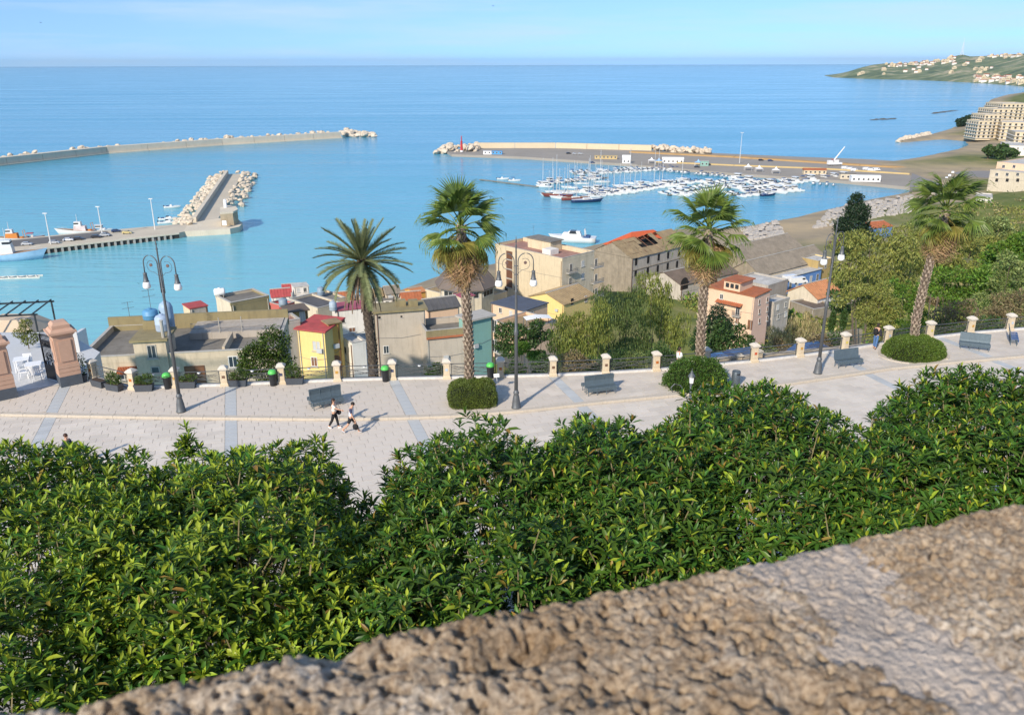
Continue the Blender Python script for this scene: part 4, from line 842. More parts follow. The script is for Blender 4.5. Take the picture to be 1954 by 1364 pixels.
    if longhair: hb.ell((c.x,c.y-.06*k,c.z-.05*k),(.085*k,.06*k,.13*k),10,6)
    hb.build('hair',mat('hair_%02d'%int(hair[0]*100+hair[2]*10),hair,.6,.2,30),t,True)
    fc=MB(); f=c+Vector((0,.095*k,-.005*k)); fc.tube([f+Vector((0,-.01,.02*k)),f+Vector((0,.022*k,-.02*k))],[.008*k,.014*k],5)
    for s in (-1,1): fc.ell((s*.095*k,c.y,c.z-.005*k),(.014*k,.022*k,.032*k),6,4)
    fc.build('nose_and_ears',M_skin,t,True); ey=MB()
    for s in (-1,1): ey.ell((s*.032*k,c.y+.085*k,c.z+.012*k),(.012*k,.012*k,.009*k),6,4)
    ey.build('eyes',mat('eye_dark',(.02,.015,.01),.3),t); MB().box(-.025*k,.025*k,c.y+.083*k,c.y+.097*k,c.z-.055*k,c.z-.046*k).build('mouth',mat('lips',(.4,.14,.12),.5),t)
    return t,J,k
FACE=R(-90-8)         # walking to the right along the promenade
pw=P(640,817,-.12); pm=P(672,826,-.12)
M_black=mat('black_cloth',(.012,.012,.014),.8,.2,8)
wt,wJ,wk=person('woman in a pale top and black leggings holding the arm of the man',pw,FACE,1.64,[(14,6),(-16,14)],[(10,8,20),(58,4,18)],0,4,mat('cream_top',(.78,.68,.58),.8,.06,8),M_black,False,(.85,.85,.85),(.035,.018,.012),True)
mt_,mJ,mk_=person('man in grey tee with navy sleeves walking with a stick and black bag',pm,FACE,1.76,[(26,4),(-22,26)],[(-18,10,10),(14,6,14)],7,24,mat('pale_grey_tee',(.58,.63,.70),.8,.06,8),M_black,True,(.45,.45,.48),(.02,.014,.01),False,mat('navy_sleeve',(.04,.05,.11),.8,.1,8))
def hang(name,label,cat,tp,J_,hand,off,build):
    p=J_['wr'+hand]+J_['hd'+hand]*.1; m=Matrix.Translation(tp.location)@Matrix.Rotation(tp.rotation_euler.z,4,'Z'); q=m@(p+Vector(off)); o=build.build(name,M_black,None,True,loc=q,rot=(0,0,tp.rotation_euler.z)); return tag(o,label,cat)
hang('bag','black holdall carried in the hand of the man','bag',mt_,mJ,'1',(0,0,0),MB().ell((0,0,-.30),(.09,.16,.17),12,8).tube([(0,-.08,-.12),(0,0,.01),(0,.08,-.12)],.013,5))
hang('handbag','black handbag hanging at the hip of the woman','bag',wt,wJ,'0',(.0,-.02,.12),MB().ell((0,-.04,-.05),(.06,.14,.17),10,6).tube([(0,-.1,.08),(0,-.02,.35),(0,.05,.08)],.01,4))
q=mJ['wr0']+mJ['hd0']*.09; m_=Matrix.Translation(mt_.location)@Matrix.Rotation(mt_.rotation_euler.z,4,'Z'); q=m_@q
st=MB().tube([(0,0,.04),(.14,-.05,-(q.z+.12))],[.013,.009],5).tube([(-.05,0,.03),(.05,0,.05)],.014,5); o=st.build('walking_stick',mat('stick_alu',(.6,.6,.6),.4,metal=.6),None,loc=q); tag(o,'thin walking stick held by the man','walking stick')
p=P(1669,665); person('person in a dark jacket with rucksack and blue jeans at the railing',(p.x,p.y,0),R(-40),1.68,[(6,4),(-12,10)],[(20,6,60),(10,6,30)],4,8,mat('dark_jacket',(.03,.03,.045),.8,.2,8),mat('blue_jeans',(.07,.15,.32),.85,.15,10),False,(.05,.05,.06),(.02,.012,.01),True,None,.9)
o=MB().ell((0,0,0),(.15,.12,.24),10,8).build('rucksack',M_black,None,True,loc=(p.x-.14,p.y-.12,1.18),rot=(0,0,R(-40))); tag(o,'black rucksack on the back of the person at the railing','rucksack')
p=P(1290,712); person('person in a white shirt half hidden behind the loose shrub',(p.x+.1,p.y+.0,0),R(-60),1.62,[(4,2),(-6,8)],[(10,6,20),(10,6,20)],2,6,mat('white_shirt',(.80,.80,.80),.8,.05,8),mat('dark_trousers',(.04,.04,.05),.8),False,(.1,.1,.1),(.03,.016,.012),True,None,.8)
p=Q(128,853,34.0); person('dark haired person in navy seen just above the sunlit ficus crown',(p.x,34.0,-.12),R(-100),1.0*(p.z+.12)+.0 if 1.5<p.z+.12<1.95 else 1.72,[(12,4),(-12,10)],[(20,6,10),(-20,6,10)],3,4,mat('navy_shirt',(.03,.04,.09),.8),mat('dark_trousers'),False,(.2,.2,.2),(.05,.02,.012),False,None,.35)
# ================================================================= the town below
CAMP=Vector((0,0,ZC))
def wm(name,c,stain=.25,var=.10,stc=(.10,.085,.06),bump=.1): return mat('wall_'+name,c,.88,var,.5,bump,4,stain=stain,stcol=stc)
W_={k:wm(k,*v) for k,v in dict(cream=((.60,.50,.34),.4,.1),cream2=((.58,.51,.39),.4,.12),beige=((.54,.45,.33),.5,.16),moss=((.27,.225,.12),.5,.25),grey=((.46,.405,.335),.35,.12),yellow=((.72,.55,.22),.15,.05),orange=((.66,.36,.09),.1,.05),white=((.72,.68,.62),.3,.06),paleblue=((.42,.52,.60),.15,.05),teal=((.22,.40,.35),.15,.06),pink=((.76,.50,.38),.12,.05),peach=((.68,.48,.33),.15,.06),stone=((.30,.255,.19),.6,.35),ruin=((.50,.45,.38),.6,.2),blue=((.13,.27,.58),.2,.08),ochre=((.42,.31,.13),.4,.12),red=((.48,.12,.10),.25,.08),greyb=((.42,.38,.33),.5,.15)).items()}
R_={k:mat('roof_'+k,v,.85,.34,.45,.3,6,stain=.5,stcol=(.08,.07,.05)) for k,v in dict(grey=(.20,.185,.16),dark=(.10,.10,.105),red=(.42,.075,.075),magenta=(.36,.09,.13),terra=(.40,.13,.055),tan=(.33,.24,.13),brown=(.15,.115,.09),asb=(.25,.215,.17),blue=(.085,.10,.135),pale=(.52,.50,.46),orange=(.50,.22,.10),rose=(.36,.20,.16)).items()}
M_conc=mat('concrete_trim',(.42,.40,.36),.85,.15,2,stain=.3); M_fbrown=mat('window_frame_brown',(.14,.065,.035),.6); M_frame=mat('window_frame_white',(.66,.64,.60),.6); M_rail=mat('balcony_rail',(.12,.13,.14),.5); M_shutw=mat('shutter_pale',(.46,.47,.47),.7); M_glass=mat('window_glass',(.035,.04,.045),.15,.1,2,spec=.6); M_frame=mat('window_frame_white',(.66,.64,.60),.6); M_fbrown=mat('window_frame_brown',(.14,.065,.035),.6); M_hole=mat('dark_opening',(.018,.016,.014),.9); M_shut=mat('shutter_brown',(.20,.09,.045),.7); M_conc=mat('concrete_trim',(.42,.40,.36),.85,.15,2,stain=.3); M_shutw=mat('shutter_pale',(.46,.47,.47),.7)
M_rail=mat('balcony_rail',(.12,.13,.14),.5)
class Bld:
    def __init__(s,name,label,A,B,C,zr,h,wall,roof='grey',par=.0,cat='house',group=None,thick=.22,lift=0):
        a,b,c=P(*A,zr),P(*B,zr),P(*C,zr); an=math.atan2(b.y-a.y,b.x-a.x); s.Lx=(b-a).length; n=Vector((-math.sin(an),math.cos(an),0)); s.Ly=max(1.5,(c-b).dot(n))
        s.zr=zr; s.zb=zr-h; s.h=h; s.t=thing(name,label,cat,(a.x,a.y,s.zb),an,group); s.Mi=(Matrix.Translation((a.x,a.y,s.zb))@Matrix.Rotation(an,4,'Z')).inverted()
        ms=[W_[w] for w in wall] if isinstance(wall,(list,tuple)) else [W_[wall]]*4
        s.ms=ms; q=[(0,0),(s.Lx,0),(s.Lx,s.Ly),(0,s.Ly)]; zt=h-par
        mb=MB(); 
        for i in range(4):
            p0,p1=q[i],q[(i+1)%4]; mb.add([(*p0,0),(*p1,0),(*p1,zt),(*p0,zt)],[(0,1,2,3)],i)
        mb.add([(*p,zt) for p in q],[(0,1,2,3)],4); mb.add([(*p,0) for p in q],[(3,2,1,0)],0)
        s.wall=mb.build('wall',ms+[R_[roof]],s.t); s.roofm=R_[roof]
        if h>7 and s.Lx<60:
            rr=random.Random(int(A[0]*7+A[1]))
            for x in (.25,s.Lx-.25): MB().tube([(x,-.09,0),(x,-.09,zt-.1)],.06,5).build('downpipe',M_conc if rr.random()<.5 else M_fbrown,s.t)
            for q_ in range(rr.choice((0,0,1))): x,z=rr.uniform(.8,s.Lx-.8),rr.uniform(zt*.55,zt-1.2); MB().box(x-.42,x+.42,-.36,-.03,z,z+.6).build('air_conditioner',M_shutw,s.t)
            mb2=MB().tube([(0,-.06,zt*.72),(s.Lx*.5,-.06,zt*.70),(s.Lx,-.06,zt*.73)],.025,3); mb2.build('cable',M_rail,s.t)
        if par:
            L_,D_,t=s.Lx,s.Ly,thick
            for i,(x0,x1,y0,y1) in enumerate(((-.03,L_+.03,-.03,t),(L_-t,L_+.03,t,D_-t),(-.03,L_+.03,D_-t,D_+.03),(-.03,t,t,D_-t))):
                MB().box(x0,x1,y0,y1,zt-.15,h).build('parapet',ms[i],s.t)
            MB().box(-.08,L_+.08,-.08,t+.04,h,h+.07).build('coping',M_conc,s.t); MB().box(-.08,L_+.08,D_-t-.04,D_+.08,h,h+.07).build('coping',M_conc,s.t); MB().box(-.08,t+.04,t+.05,D_-t-.05,h,h+.07).build('coping',M_conc,s.t); MB().box(L_-t-.04,L_+.08,t+.05,D_-t-.05,h,h+.07).build('coping',M_conc,s.t)
    def hit(s,f,px,py):
        o=s.Mi@CAMP; d=s.Mi.to_3x3()@ray(px,py)
        if f==0: t=-o.y/d.y; q=o+d*t; return q.x,q.z
        if f==1: t=(s.Lx-o.x)/d.x; q=o+d*t; return q.y,q.z
        t=-o.x/d.x; q=o+d*t; return q.y,q.z
    def fm(s,f,a,out,z): return (a,-out,z) if f==0 else ((s.Lx+out,a,z) if f==1 else (-out,a,z))
    def fbox(s,mb,f,a0,a1,o0,o1,z0,z1):
        c=[s.fm(f,a,o,z) for a in (a0,a1) for o in (o0,o1) for z in (z0,z1)]; xs=[p[0] for p in c]; ys=[p[1] for p in c]; zs=[p[2] for p in c]; mb.box(min(xs),max(xs),min(ys),max(ys),min(zs),max(zs)); return mb
    def win(s,f,px,py,w,h,kind='win',frame=None):
        a,z=s.hit(f,px,py); return s.wat(f,a,z,w,h,kind,frame)
    def wat(s,f,a,z,w,h,kind='win',frame=None):
        a0,a1,z0,z1=a-w/2,a+w/2,z-h/2,z+h/2; fr=frame or (M_fbrown if kind=='door' else M_frame)
        if kind=='hole':
            o=s.fbox(MB(),f,a0,a1,-.05,.012,z0,z1).build('opening',M_hole,s.t); s.fbox(MB(),f,a0-.1,a1+.1,-.02,.08,z0-.14,z0-.005).build('sill',M_conc,o); return o
        mb=MB(); t=.09
        s.fbox(mb,f,a0,a0+t,-.03,.06,z0,z1); s.fbox(mb,f,a1-t,a1,-.03,.06,z0,z1); s.fbox(mb,f,a0+t,a1-t,-.03,.06,z1-t,z1); s.fbox(mb,f,a0+t,a1-t,-.03,.06,z0,z0+t)
        if w>.8: s.fbox(mb,f,a-.035,a+.035,-.03,.055,z0+t,z1-t)
        o=mb.build('door' if kind=='door' else 'window',fr,s.t); pm={'win':M_glass,'door':M_shut,'shut':M_shut,'shutw':M_shutw}[kind]
        s.fbox(MB(),f,a0+t,a1-t,-.02,.03,z0+t,z1-t).build('pane' if kind=='win' else ('leaf' if kind=='door' else 'shutter'),pm,o)
        if kind!='door': s.fbox(MB(),f,a0-.12,a1+.12,-.02,.14,z0-.12,z0-.002).build('sill',M_conc,o)
        return o
    def balcony(s,f,px,py,w,d=1.1):
        a,z=s.hit(f,px,py); o=s.fbox(MB(),f,a-w/2,a+w/2,-.02,d,z-.16,z).build('balcony',M_conc,s.t); mb=MB()
        for z_ in (.5,.95): s.fbox(mb,f,a-w/2,a+w/2,d-.06,d-.02,z+z_,z+z_+.05); [s.fbox(mb,f,q-.02,q+.02,0,d-.06,z+z_,z+z_+.05) for q in (a-w/2+.02,a+w/2-.02)]
        n=int(w/.16)
        for i in range(n+1): q=a-w/2+.02+(w-.04)*i/n; s.fbox(mb,f,q-.013,q+.013,d-.055,d-.025,z,z+.95)
        mb.build('railing',M_rail,o); s.wat(f,a,z+1.1,1.1,2.15,'win'); return o
    def gable(s,rh,axis='x',over=.35,m=None,wallm=None,tiles=True):
        L_,D_,h=s.Lx,s.Ly,s.h; m=m or s.roofm; th=.16
        if axis=='x':
            e=[(-over,-over),(L_+over,-over),(L_+over,D_+over),(-over,D_+over)]; r=[(-over,D_/2),(L_+over,D_/2)]; k=over/(D_/2)*rh
            A=[(*e[0],h-k),(*e[1],h-k),(*r[1],h+rh),(*r[0],h+rh)]; B=[(*e[2],h-k),(*e[3],h-k),(*r[0],h+rh),(*r[1],h+rh)]
            tri=[[(0,0,h),(0,D_,h),(0,D_/2,h+rh)],[(L_,D_,h),(L_,0,h),(L_,D_/2,h+rh)]]
        else:
            e=[(-over,-over),(L_+over,-over),(L_+over,D_+over),(-over,D_+over)]; r=[(L_/2,-over),(L_/2,D_+over)]; k=over/(L_/2)*rh
            A=[(*e[3],h-k),(*e[0],h-k),(*r[0],h+rh),(*r[1],h+rh)]; B=[(*e[1],h-k),(*e[2],h-k),(*r[1],h+rh),(*r[0],h+rh)]
            tri=[[(L_,0,h),(0,0,h),(L_/2,0,h+rh)],[(0,D_,h),(L_,D_,h),(L_/2,D_,h+rh)]]
        for S_ in (A,B):
            mb=MB(); mb.add([(x,y,z+.03) for x,y,z in S_]+[(x,y,z+.03+th) for x,y,z in S_],[(3,2,1,0),(4,5,6,7),(0,1,5,4),(1,2,6,5),(2,3,7,6),(3,0,4,7)]); o=mb.build('roof_slope',m,s.t)
            if tiles:   # tile courses as raised ribs down the slope
                a,b,c,d=[Vector(q)+Vector((0,0,th+.03)) for q in S_]; n=max(6,int((b-a).length/.75)); rb=MB()
                for i in range(n): f=(i+.5)/n; rb.tube([a.lerp(b,f)+Vector((0,0,.02)),d.lerp(c,f)+Vector((0,0,.02))],.08,4)
                rb.build('tile_ribs',m,o)
        MB().tube([(r[0][0],r[0][1],h+rh+th+.06),(r[1][0],r[1][1],h+rh+th+.06)],.17,5).build('ridge_cap',M_conc,s.t)
        for i,T_ in enumerate(tri): 
            q=[Vector(v) for v in T_]; mb=MB().add([tuple(v) for v in q],[(0,1,2)]); mb.build('gable_wall',wallm or s.ms[0],s.t)
    def hip(s,rh,over=.5,m=None,inset=None):
        L_,D_,h=s.Lx,s.Ly,s.h; i=inset if inset is not None else min(L_,D_)/2*.95; e=[(-over,-over,h),(L_+over,-over,h),(L_+over,D_+over,h),(-over,D_+over,h)]
        r=[(i,D_/2,h+rh),(L_-i,D_/2,h+rh)] if L_>=D_ else [(L_/2,i,h+rh),(L_/2,D_-i,h+rh)]
        fs=[(0,1,5,4),(1,2,5),(2,3,4,5),(3,0,4)] if L_>=D_ else [(0,1,4),(1,2,5,4),(2,3,5),(3,0,4,5)]
        MB().add([(x,y,z+.02) for x,y,z in e+r],fs+[(3,2,1,0)]).build('roof',m or s.roofm,s.t)
    def slab(s,over=.35,th=.22,m=None,slope=0.):
        o=over; L_,D_,h=s.Lx,s.Ly,s.h; v=[(-o,-o,h+.005),(L_+o,-o,h+.005),(L_+o,D_+o,h+.005+slope),(-o,D_+o,h+.005+slope)]
        MB().add(v+[(x,y,z+th) for x,y,z in v],[(3,2,1,0),(4,5,6,7),(0,1,5,4),(1,2,6,5),(2,3,7,6),(3,0,4,7)]).build('roof',m or s.roofm,s.t)
    def box(s,nm,x0,x1,y0,y1,z0,z1,m): return MB().box(x0,x1,y0,y1,z0,z1).build(nm,m,s.t)
def tank(label,px,py,z,r,h,col,horiz=False,rz=0.):
    p=P(px,py,z); t=thing('water_tank',label,'water tank',p,rz); m=mat('tank_%d%d%d'%tuple(int(c*100) for c in col),col,.5,.1,2)
    if horiz:
        b=MB(); b.lathe([(r*.6,-h/2),(r*.9,-h/2+.08),(r,-h/2+.2),(r,h/2-.2),(r*.9,h/2-.08),(r*.6,h/2)],n=14); b.v=[(v[2],v[0],v[1]+r+.12) for v in b.v]; b.build('body',m,t,True); MB().lathe([(.18,2*r+.1),(.18,2*r+.2)],n=10).build('lid',m,t)
        for x in (-h*.3,h*.3): MB().box(x-.06,x+.06,-r*.8,r*.8,0,.3).build('foot',M_conc,t)
    else:
        MB().lathe([(r*.95,0),(r,.1),(r,h*.35),(r*1.03,h*.38),(r*1.03,h*.42),(r,h*.45),(r,h*.8),(r*.8,h*.93),(r*.35,h)],n=16).build('body',m,t,True); MB().lathe([(r*.3,h-.02),(r*.3,h+.08),(r*.1,h+.1)],n=10).build('lid',m,t)
    return t
def antenna(label,px,py,z,h=2.2):
    p=P(px,py,z); t=thing('tv_antenna',label,'antenna',p,random.uniform(0,3)); MB().tube([(0,0,0),(0,0,h)],.025,4).build('mast',M_rail,t)
    for k,zz in enumerate((h-.1,h-.7)):
        b=MB().tube([(-.6,0,zz),(.6,0,zz)],.015,4); [b.tube([(x,-.25,zz),(x,.25,zz)],.01,3) for x in (-.5,-.25,0,.25,.5)]; b.build('array',M_rail,t)

# --- terraced building below the gate
zr=-8.5; b=Bld('terraced_house','long stained beige flat roofed house with stair tower and blue tanks below the balustrade',(150,683),(528,664),(528,607),zr,14,['beige','beige','moss','beige'],'grey',.55)
Lx,Ly,h=b.Lx,b.Ly,b.h
tu0=b.hit(0,256,660)[0]; tu1=b.hit(0,318,660)[0]; tzp=b.hit(0,287,650)[1]
b.box('stair_tower',tu0,tu1,-.25,3.2,0,tzp,W_['beige']); b.box('tower_slab',tu0-.25,tu1+.25,-.5,3.5,tzp,tzp+.22,W_['moss'])
a_,z_=b.hit(0,291,669); o=b.wat(0,a_,z_,.85,1.35,'win',M_conc); o.location.y=-.25; a_,z_=b.hit(0,298,704); o=b.wat(0,a_,z_,.8,.7,'win',M_conc); o.location.y=-.25
b.box('back_wall',-.2,tu0+.2,Ly-.25,Ly+.05,h-.7,h+.95,W_['moss']); b.box('back_wall',tu0+.2,Lx+.1,Ly-.3,Ly+.05,h-.7,h+1.0,W_['moss'])
b.box('upper_terrace',tu1+.8,Lx-.3,Ly*.55,Ly-.35,h-.6,h+.15,W_['greyb']); b.box('dividing_wall',tu0-.1,tu0+.2,3.2,Ly-.4,h-.6,h+.5,W_['beige']); b.box('dividing_wall',(tu1+Lx)/2-.1,(tu1+Lx)/2+.15,.3,Ly*.5,h-.6,h+.3,W_['beige'])
fr=MB(); 
for i in range(70): x=tu1+1+(Lx-tu1-1.6)*i/69; fr.box(x-.012,x+.012,Ly*.56,Ly*.56+.02,h+.15,h+1.1)
fr.box(tu1+1,Lx-.6,Ly*.56,Ly*.56+.03,h+1.1,h+1.15); fr.box(tu1+1,Lx-.6,Ly*.56,Ly*.56+.03,h+.55,h+.6); fr.build('terrace_fence',mat('galvanised',(.30,.27,.24),.6),b.t)
for px in (397,443): a_=b.hit(0,px,650)[0]; MB().tube([(a_,Ly*.55,h+.1),(a_,Ly*.55,h+1.7)],.05,5).build('fence_post',M_conc,b.t)
b.box('tank_stand',tu0+.2,tu0+1.5,2.9,4.4,h-.5,tzp+1.1,W_['moss'])
aw=MB(); a0=b.hit(0,225,702)[0]; a1=b.hit(0,262,699)[0]; zz=b.hit(0,240,701)[1]
aw.add([(a0,-1.0,zz-.35),(a1,-1.0,zz-.35),(a1,0,zz),(a0,0,zz)],[(0,1,2,3)]); 
for i in range(12): x=a0+(a1-a0)*(i+.5)/12; aw.tube([(x,-1.05,zz-.32),(x,0,zz+.04)],.07,5)
aw.build('tiled_awning',R_['terra'],b.t)
b.win(0,374,722,1.9,2.6,'door'); b.win(0,230,716,.8,1.0,'win'); b.win(0,445,690,.9,1.2,'win')
p0=b.t.matrix_world if False else None
mw=Matrix.Translation(b.t.location)@Matrix.Rotation(b.t.rotation_euler.z,4,'Z')
def on(b_,x,y,z): return (Matrix.Translation(b_.t.location)@Matrix.Rotation(b_.t.rotation_euler.z,4,'Z'))@Vector((x,y,z))
for (x,y,z,r_,hh,lb,c) in ((tu0+.85,3.6,tzp+1.1,.72,1.0,'squat bright blue water tank on a mossy stand above the terraced house',(.10,.28,.48)),(tu1-.75,2.4,tzp+.22,.66,1.6,'pale blue water tank on the stair tower in front of its twin',(.36,.45,.58)),(tu1-.75,4.3,tzp-.3,.66,2.9,'grey blue water tank behind its twin on the stair tower',(.30,.42,.55))):
    q=on(b,x,y,z); t=thing('water_tank',lb,'water tank',q); m=mat('tank_%d%d%d'%tuple(int(v*100) for v in c),c,.5,.1,2); MB().lathe([(r_*.95,0),(r_,.1),(r_,hh*.4),(r_*1.03,hh*.43),(r_*1.03,hh*.48),(r_,hh*.5),(r_,hh*.8),(r_*.8,hh*.93),(r_*.35,hh)],n=16).build('body',m,t,True); MB().lathe([(r_*.3,hh-.02),(r_*.3,hh+.08),(r_*.1,hh+.1)],n=10).build('lid',m,t)
q=on(b,tu0+.7,4.6,h); antenna('thin tv antenna beside the bright blue tank',*proj(*q)[:2],q.z,5.2); q=on(b,2.0,Ly-.2,h+.9); antenna('small white tv antenna on the mossy back wall',*proj(*q)[:2],q.z,1.7)
q=on(b,tu1-.2,.1,tzp+.22); o=MB().lathe([(.16,0),(.16,1.6),(.2,1.62),(.2,1.7)],n=8).build('chimney_pipe',M_conc,None,loc=q); tag(o,'pale round chimney pipe in front of the pale blue tank','chimney')

# --- houses further down
b=Bld('house','plain box house with mossy dark side wall and white tank on flat roof',(440,578),(513,564),(476,552),-13.,12,['moss','moss','cream2','cream2'],'grey',.3); tank('white horizontal water tank on the mossy box house roof',420,566,-13.2,.55,1.5,(.8,.8,.78),True,R(20))
b=Bld('house','small yellow walled house with red flat roof beside the mossy box house',(362,590),(396,584),(390,574),-16.5,12,['greyb','greyb','yellow','cream'],'red'); b.slab(.1,.15,R_['red'])
b=Bld('house','two storey bright yellow house with red sheet roof',(567,628),(619,634),(640,614),-16.2,14,'yellow','red'); b.slab(.35,.18,R_['red'],.5); b.win(0,604,660,1.3,1.5,'shutw',W_['yellow']); b.win(0,600,690,1.,1.4,'shut')
b=Bld('tower_house','narrow orange fronted tower with brown arched door beside the yellow house',(626,619),(648,615),(652,607),-15.6,14,['orange','yellow','yellow','yellow'],'tan'); b.slab(.25,.15,R_['tan']); a_,z_=b.hit(0,640,688)
ar=MB(); ar.add([(a_-.8,-.05,z_-1.6),(a_+.8,-.05,z_-1.6)]+[(a_+.8*math.cos(R(q)),-.05,z_+.8*math.sin(R(q))) for q in range(0,181,20)],[tuple(range(12))]).add([(a_-.8,.0,z_-1.6),(a_+.8,.0,z_-1.6)],[]); ar.build('arched_door',M_shut,b.t)
b=Bld('annex','small yellow annex with red lean-to roof below the yellow house',(564,663),(582,669),(596,661),-20.3,9,['yellow','orange','yellow','yellow'],'red'); b.slab(.3,.12,R_['red']); b.win(0,572,684,.7,1.1,'shut')
b=Bld('house','ochre stained flat house with brown tiled edge beside the yellow house',(549,597),(587,592),(588,580),-18.5,13,'ochre','brown'); b.slab(.3,.2,R_['brown']); b.win(0,577,603,.9,1.6,'shutw')
b=Bld('house','brick red walled house behind the terraced house end',(514,577),(536,583),(546,572),-21,13,'red','red',.3); tank('grey blue tank between the red and ochre houses',541,585,-20,.7,1.4,(.22,.28,.34))
b=Bld('house','mauve grey plastered house hugging the terraced house end',(531,602),(546,613),(564,603),-15,14,'greyb','rose',.3)
b=Bld('house','long cream house with dark felt roof behind the yellow house',(552,570),(606,588),(640,574),-25.5,14,'cream2','dark',.35); b.win(0,580,590,.8,1.0,'hole')
b=Bld('house','cream penthouse block with grey blue tank on top',(588,561),(622,575),(648,563),-28,14,'cream','grey',.3); tank('grey blue water tank on the cream penthouse block',613,562,-27.8,.8,1.6,(.22,.30,.38)); b.win(0,604,578,.9,1.3,'win')
b=Bld('house','tall white house with magenta roof behind the date palm stem',(641,594),(698,588),(690,575),-19.5,14,['white','white','white','white'],'magenta'); b.slab(.15,.2,R_['magenta']); b.win(0,672,629,1.1,.8,'shut'); b.win(0,655,612,.5,.6,'hole'); tank('pale blue tank on the magenta roof',636,592,-19.3,.6,1.5,(.34,.42,.50))
b=Bld('house','pale blue fronted narrow house beside the date palm stem',(664,650),(704,646),(702,636),-19.5,11,['paleblue','white','white','white'],'pale',.25); b.win(0,672,668,.5,.9,'hole')
b=Bld('house','white lean-to house wedged between yellow tower and pale blue house',(650,640),(672,655),(690,645),-18.6,11,'white','pale',.2); b.win(0,659,668,.6,.9,'hole')
b=Bld('house','tall bare grey rendered house with flat overhanging roof slab',(716,598),(811,591),(807,577),-20.5,15,['grey','grey','grey','beige'],'grey'); b.slab(.4,.35,W_['moss']); b.win(0,737,667,.95,1.4,'win'); b.win(0,724,606,.4,.4,'hole'); b.win(0,766,604,.3,.3,'hole')
for px,wd in ((765,1.7),(789,1.5)): q=P(px,584,-20.1); b.box('roof_box',*( (lambda l:(l.x-wd/2,l.x+wd/2,l.y,l.y+1.2))(b.Mi@q)),b.h+.3,b.h+1.3,W_['moss'])
b=Bld('house','low grey house with mossy parapet and brown tile edge beside the bare house',(813,632),(897,624),(897,601),-22.8,13,['grey','grey','grey','grey'],'grey',1.0); b.box('tile_edge',0,b.Lx,-.35,-.04,b.h-1.35,b.h-1.1,R_['terra']); b.box('parapet_face',0,b.Lx,-.06,-.032,b.h-1.05,b.h-.02,W_['moss'])
b=Bld('house','teal green walled house with pale flat roof and side balconies',(897,613),(940,603),(953,587),-21.5,14,['teal','peach','teal','teal'],'pale'); b.slab(.45,.3,M_conc); b.balcony(1,944,634,2.6); b.balcony(1,944,672,2.6)
b=Bld('house','dark grey gabled house in front of the octagonal roof',(816,592),(876,584),(873,570),-24,10,'peach','dark'); b.gable(1.2,'x',.3,R_['dark'])
b=Bld('house','house with low magenta roof beside the octagonal hall',(880,568),(905,564),(905,556),-33,8,'cream2','magenta'); b.slab(.2,.15,R_['magenta'])
# octagonal hall
zo=-34.5; c=P(889,546,zo); ap=Q(893,476,c.y+4); rr=(P(950,534,zo)-P(827,534,zo)).length/2
t=thing('octagonal_hall','hall with dark brown octagonal tent roof beside the tall palm','building',(c.x,c.y+3.,zo-12),R(12)); vs=[(rr*math.cos(R(45*i+22)),rr*math.sin(R(45*i+22)),12) for i in range(8)]; rz_=ap.z-zo
for i in range(8):
    a,b2=vs[i],vs[(i+1)%8]; o=MB().add([a,b2,(b2[0]*.08,b2[1]*.08,12+rz_),(a[0]*.08,a[1]*.08,12+rz_)]+[(a[0],a[1],11.7),(b2[0],b2[1],11.7)],[(0,1,2,3),(4,5,1,0)]).build('roof_panel',mat('brown_sheet_roof',(.155,.125,.105),.7,.1,.6,.1,3),t); MB().tube([a,(a[0]*.08,a[1]*.08,12+rz_+.05)],.16,4).build('ridge',mat('brown_sheet_roof'),o)
wl=MB().lathe([(rr*.86,0),(rr*.86,11.75)],n=8,ph=R(22)).build('wall',W_['cream2'],t)
for i in range(8):
    an=R(45*i+44.5); d=rr*.86*math.cos(R(22.5)); f=MB().box(-2.1,2.1,-.08,.06,9.7,11.3).build('window',M_frame,t,loc=(d*math.cos(an),d*math.sin(an),0),rot=(0,0,an+R(90)))
    for k in range(3): MB().box(-1.95+k*1.35,-.75+k*1.35,-.12,-.085,9.85,11.15).build('pane',M_glass,f)
b=Bld('hall_base','low cream wing under the octagonal hall',(812,552),(900,575),(985,560),-39.5,10,['cream','cream2','cream','cream'],'tan',.4); 
# cream apartment block
b=Bld('apartment_block','large cream four storey block with red terrace roof and side balconies',(945,465),(1073,493),(1150,482),-29.5,17,['cream','cream2','cream','cream'],'rose',.7,'building')
for py in (487,505,523,541):
    a_,z_=b.hit(0,972,py); o=b.fbox(MB(),0,a_-1.2,a_+1.2,-.05,.03,z_-1.1,z_+1.1).build('stair_opening',M_fbrown,b.t); b.fbox(MB(),0,a_-1.2,a_+1.2,.0,.25,z_-1.35,z_-1.12).build('sill',M_conc,o)
for px,py in ((1089,519),(1088,545)): b.balcony(1,px,py,3.6)
for px,py in ((1137,509),(1137,538),(1137,565)): b.balcony(1,px,py,4.2)
for px,py in ((1112,503),(1112,527),(1113,552)): b.win(1,px,py,1.2,1.6,'shutw')
b.win(0,966,551,1.2,1.2,'hole'); L_,D_=b.Lx,b.Ly; b.box('roof_house',L_*.28,L_*.62,D_*.45,D_*.8,b.h-.75,b.h+1.9,W_['cream']); b.box('roof_house_slab',L_*.26,L_*.64,D_*.42,D_*.83,b.h+1.9,b.h+2.1,R_['grey']); b.box('stair_hatch',L_*.62,L_*.74,D_*.2,D_*.45,b.h-.75,b.h+.7,W_['white']); b.box('roof_terrace_wall',L_*.02,L_*.98,D_*.82,D_*.84,b.h-.7,b.h+.4,W_['cream'])
q=on(b,3,D_-.6,b.h); antenna('roof aerial on the cream apartment block',*proj(*q)[:2],q.z,4)
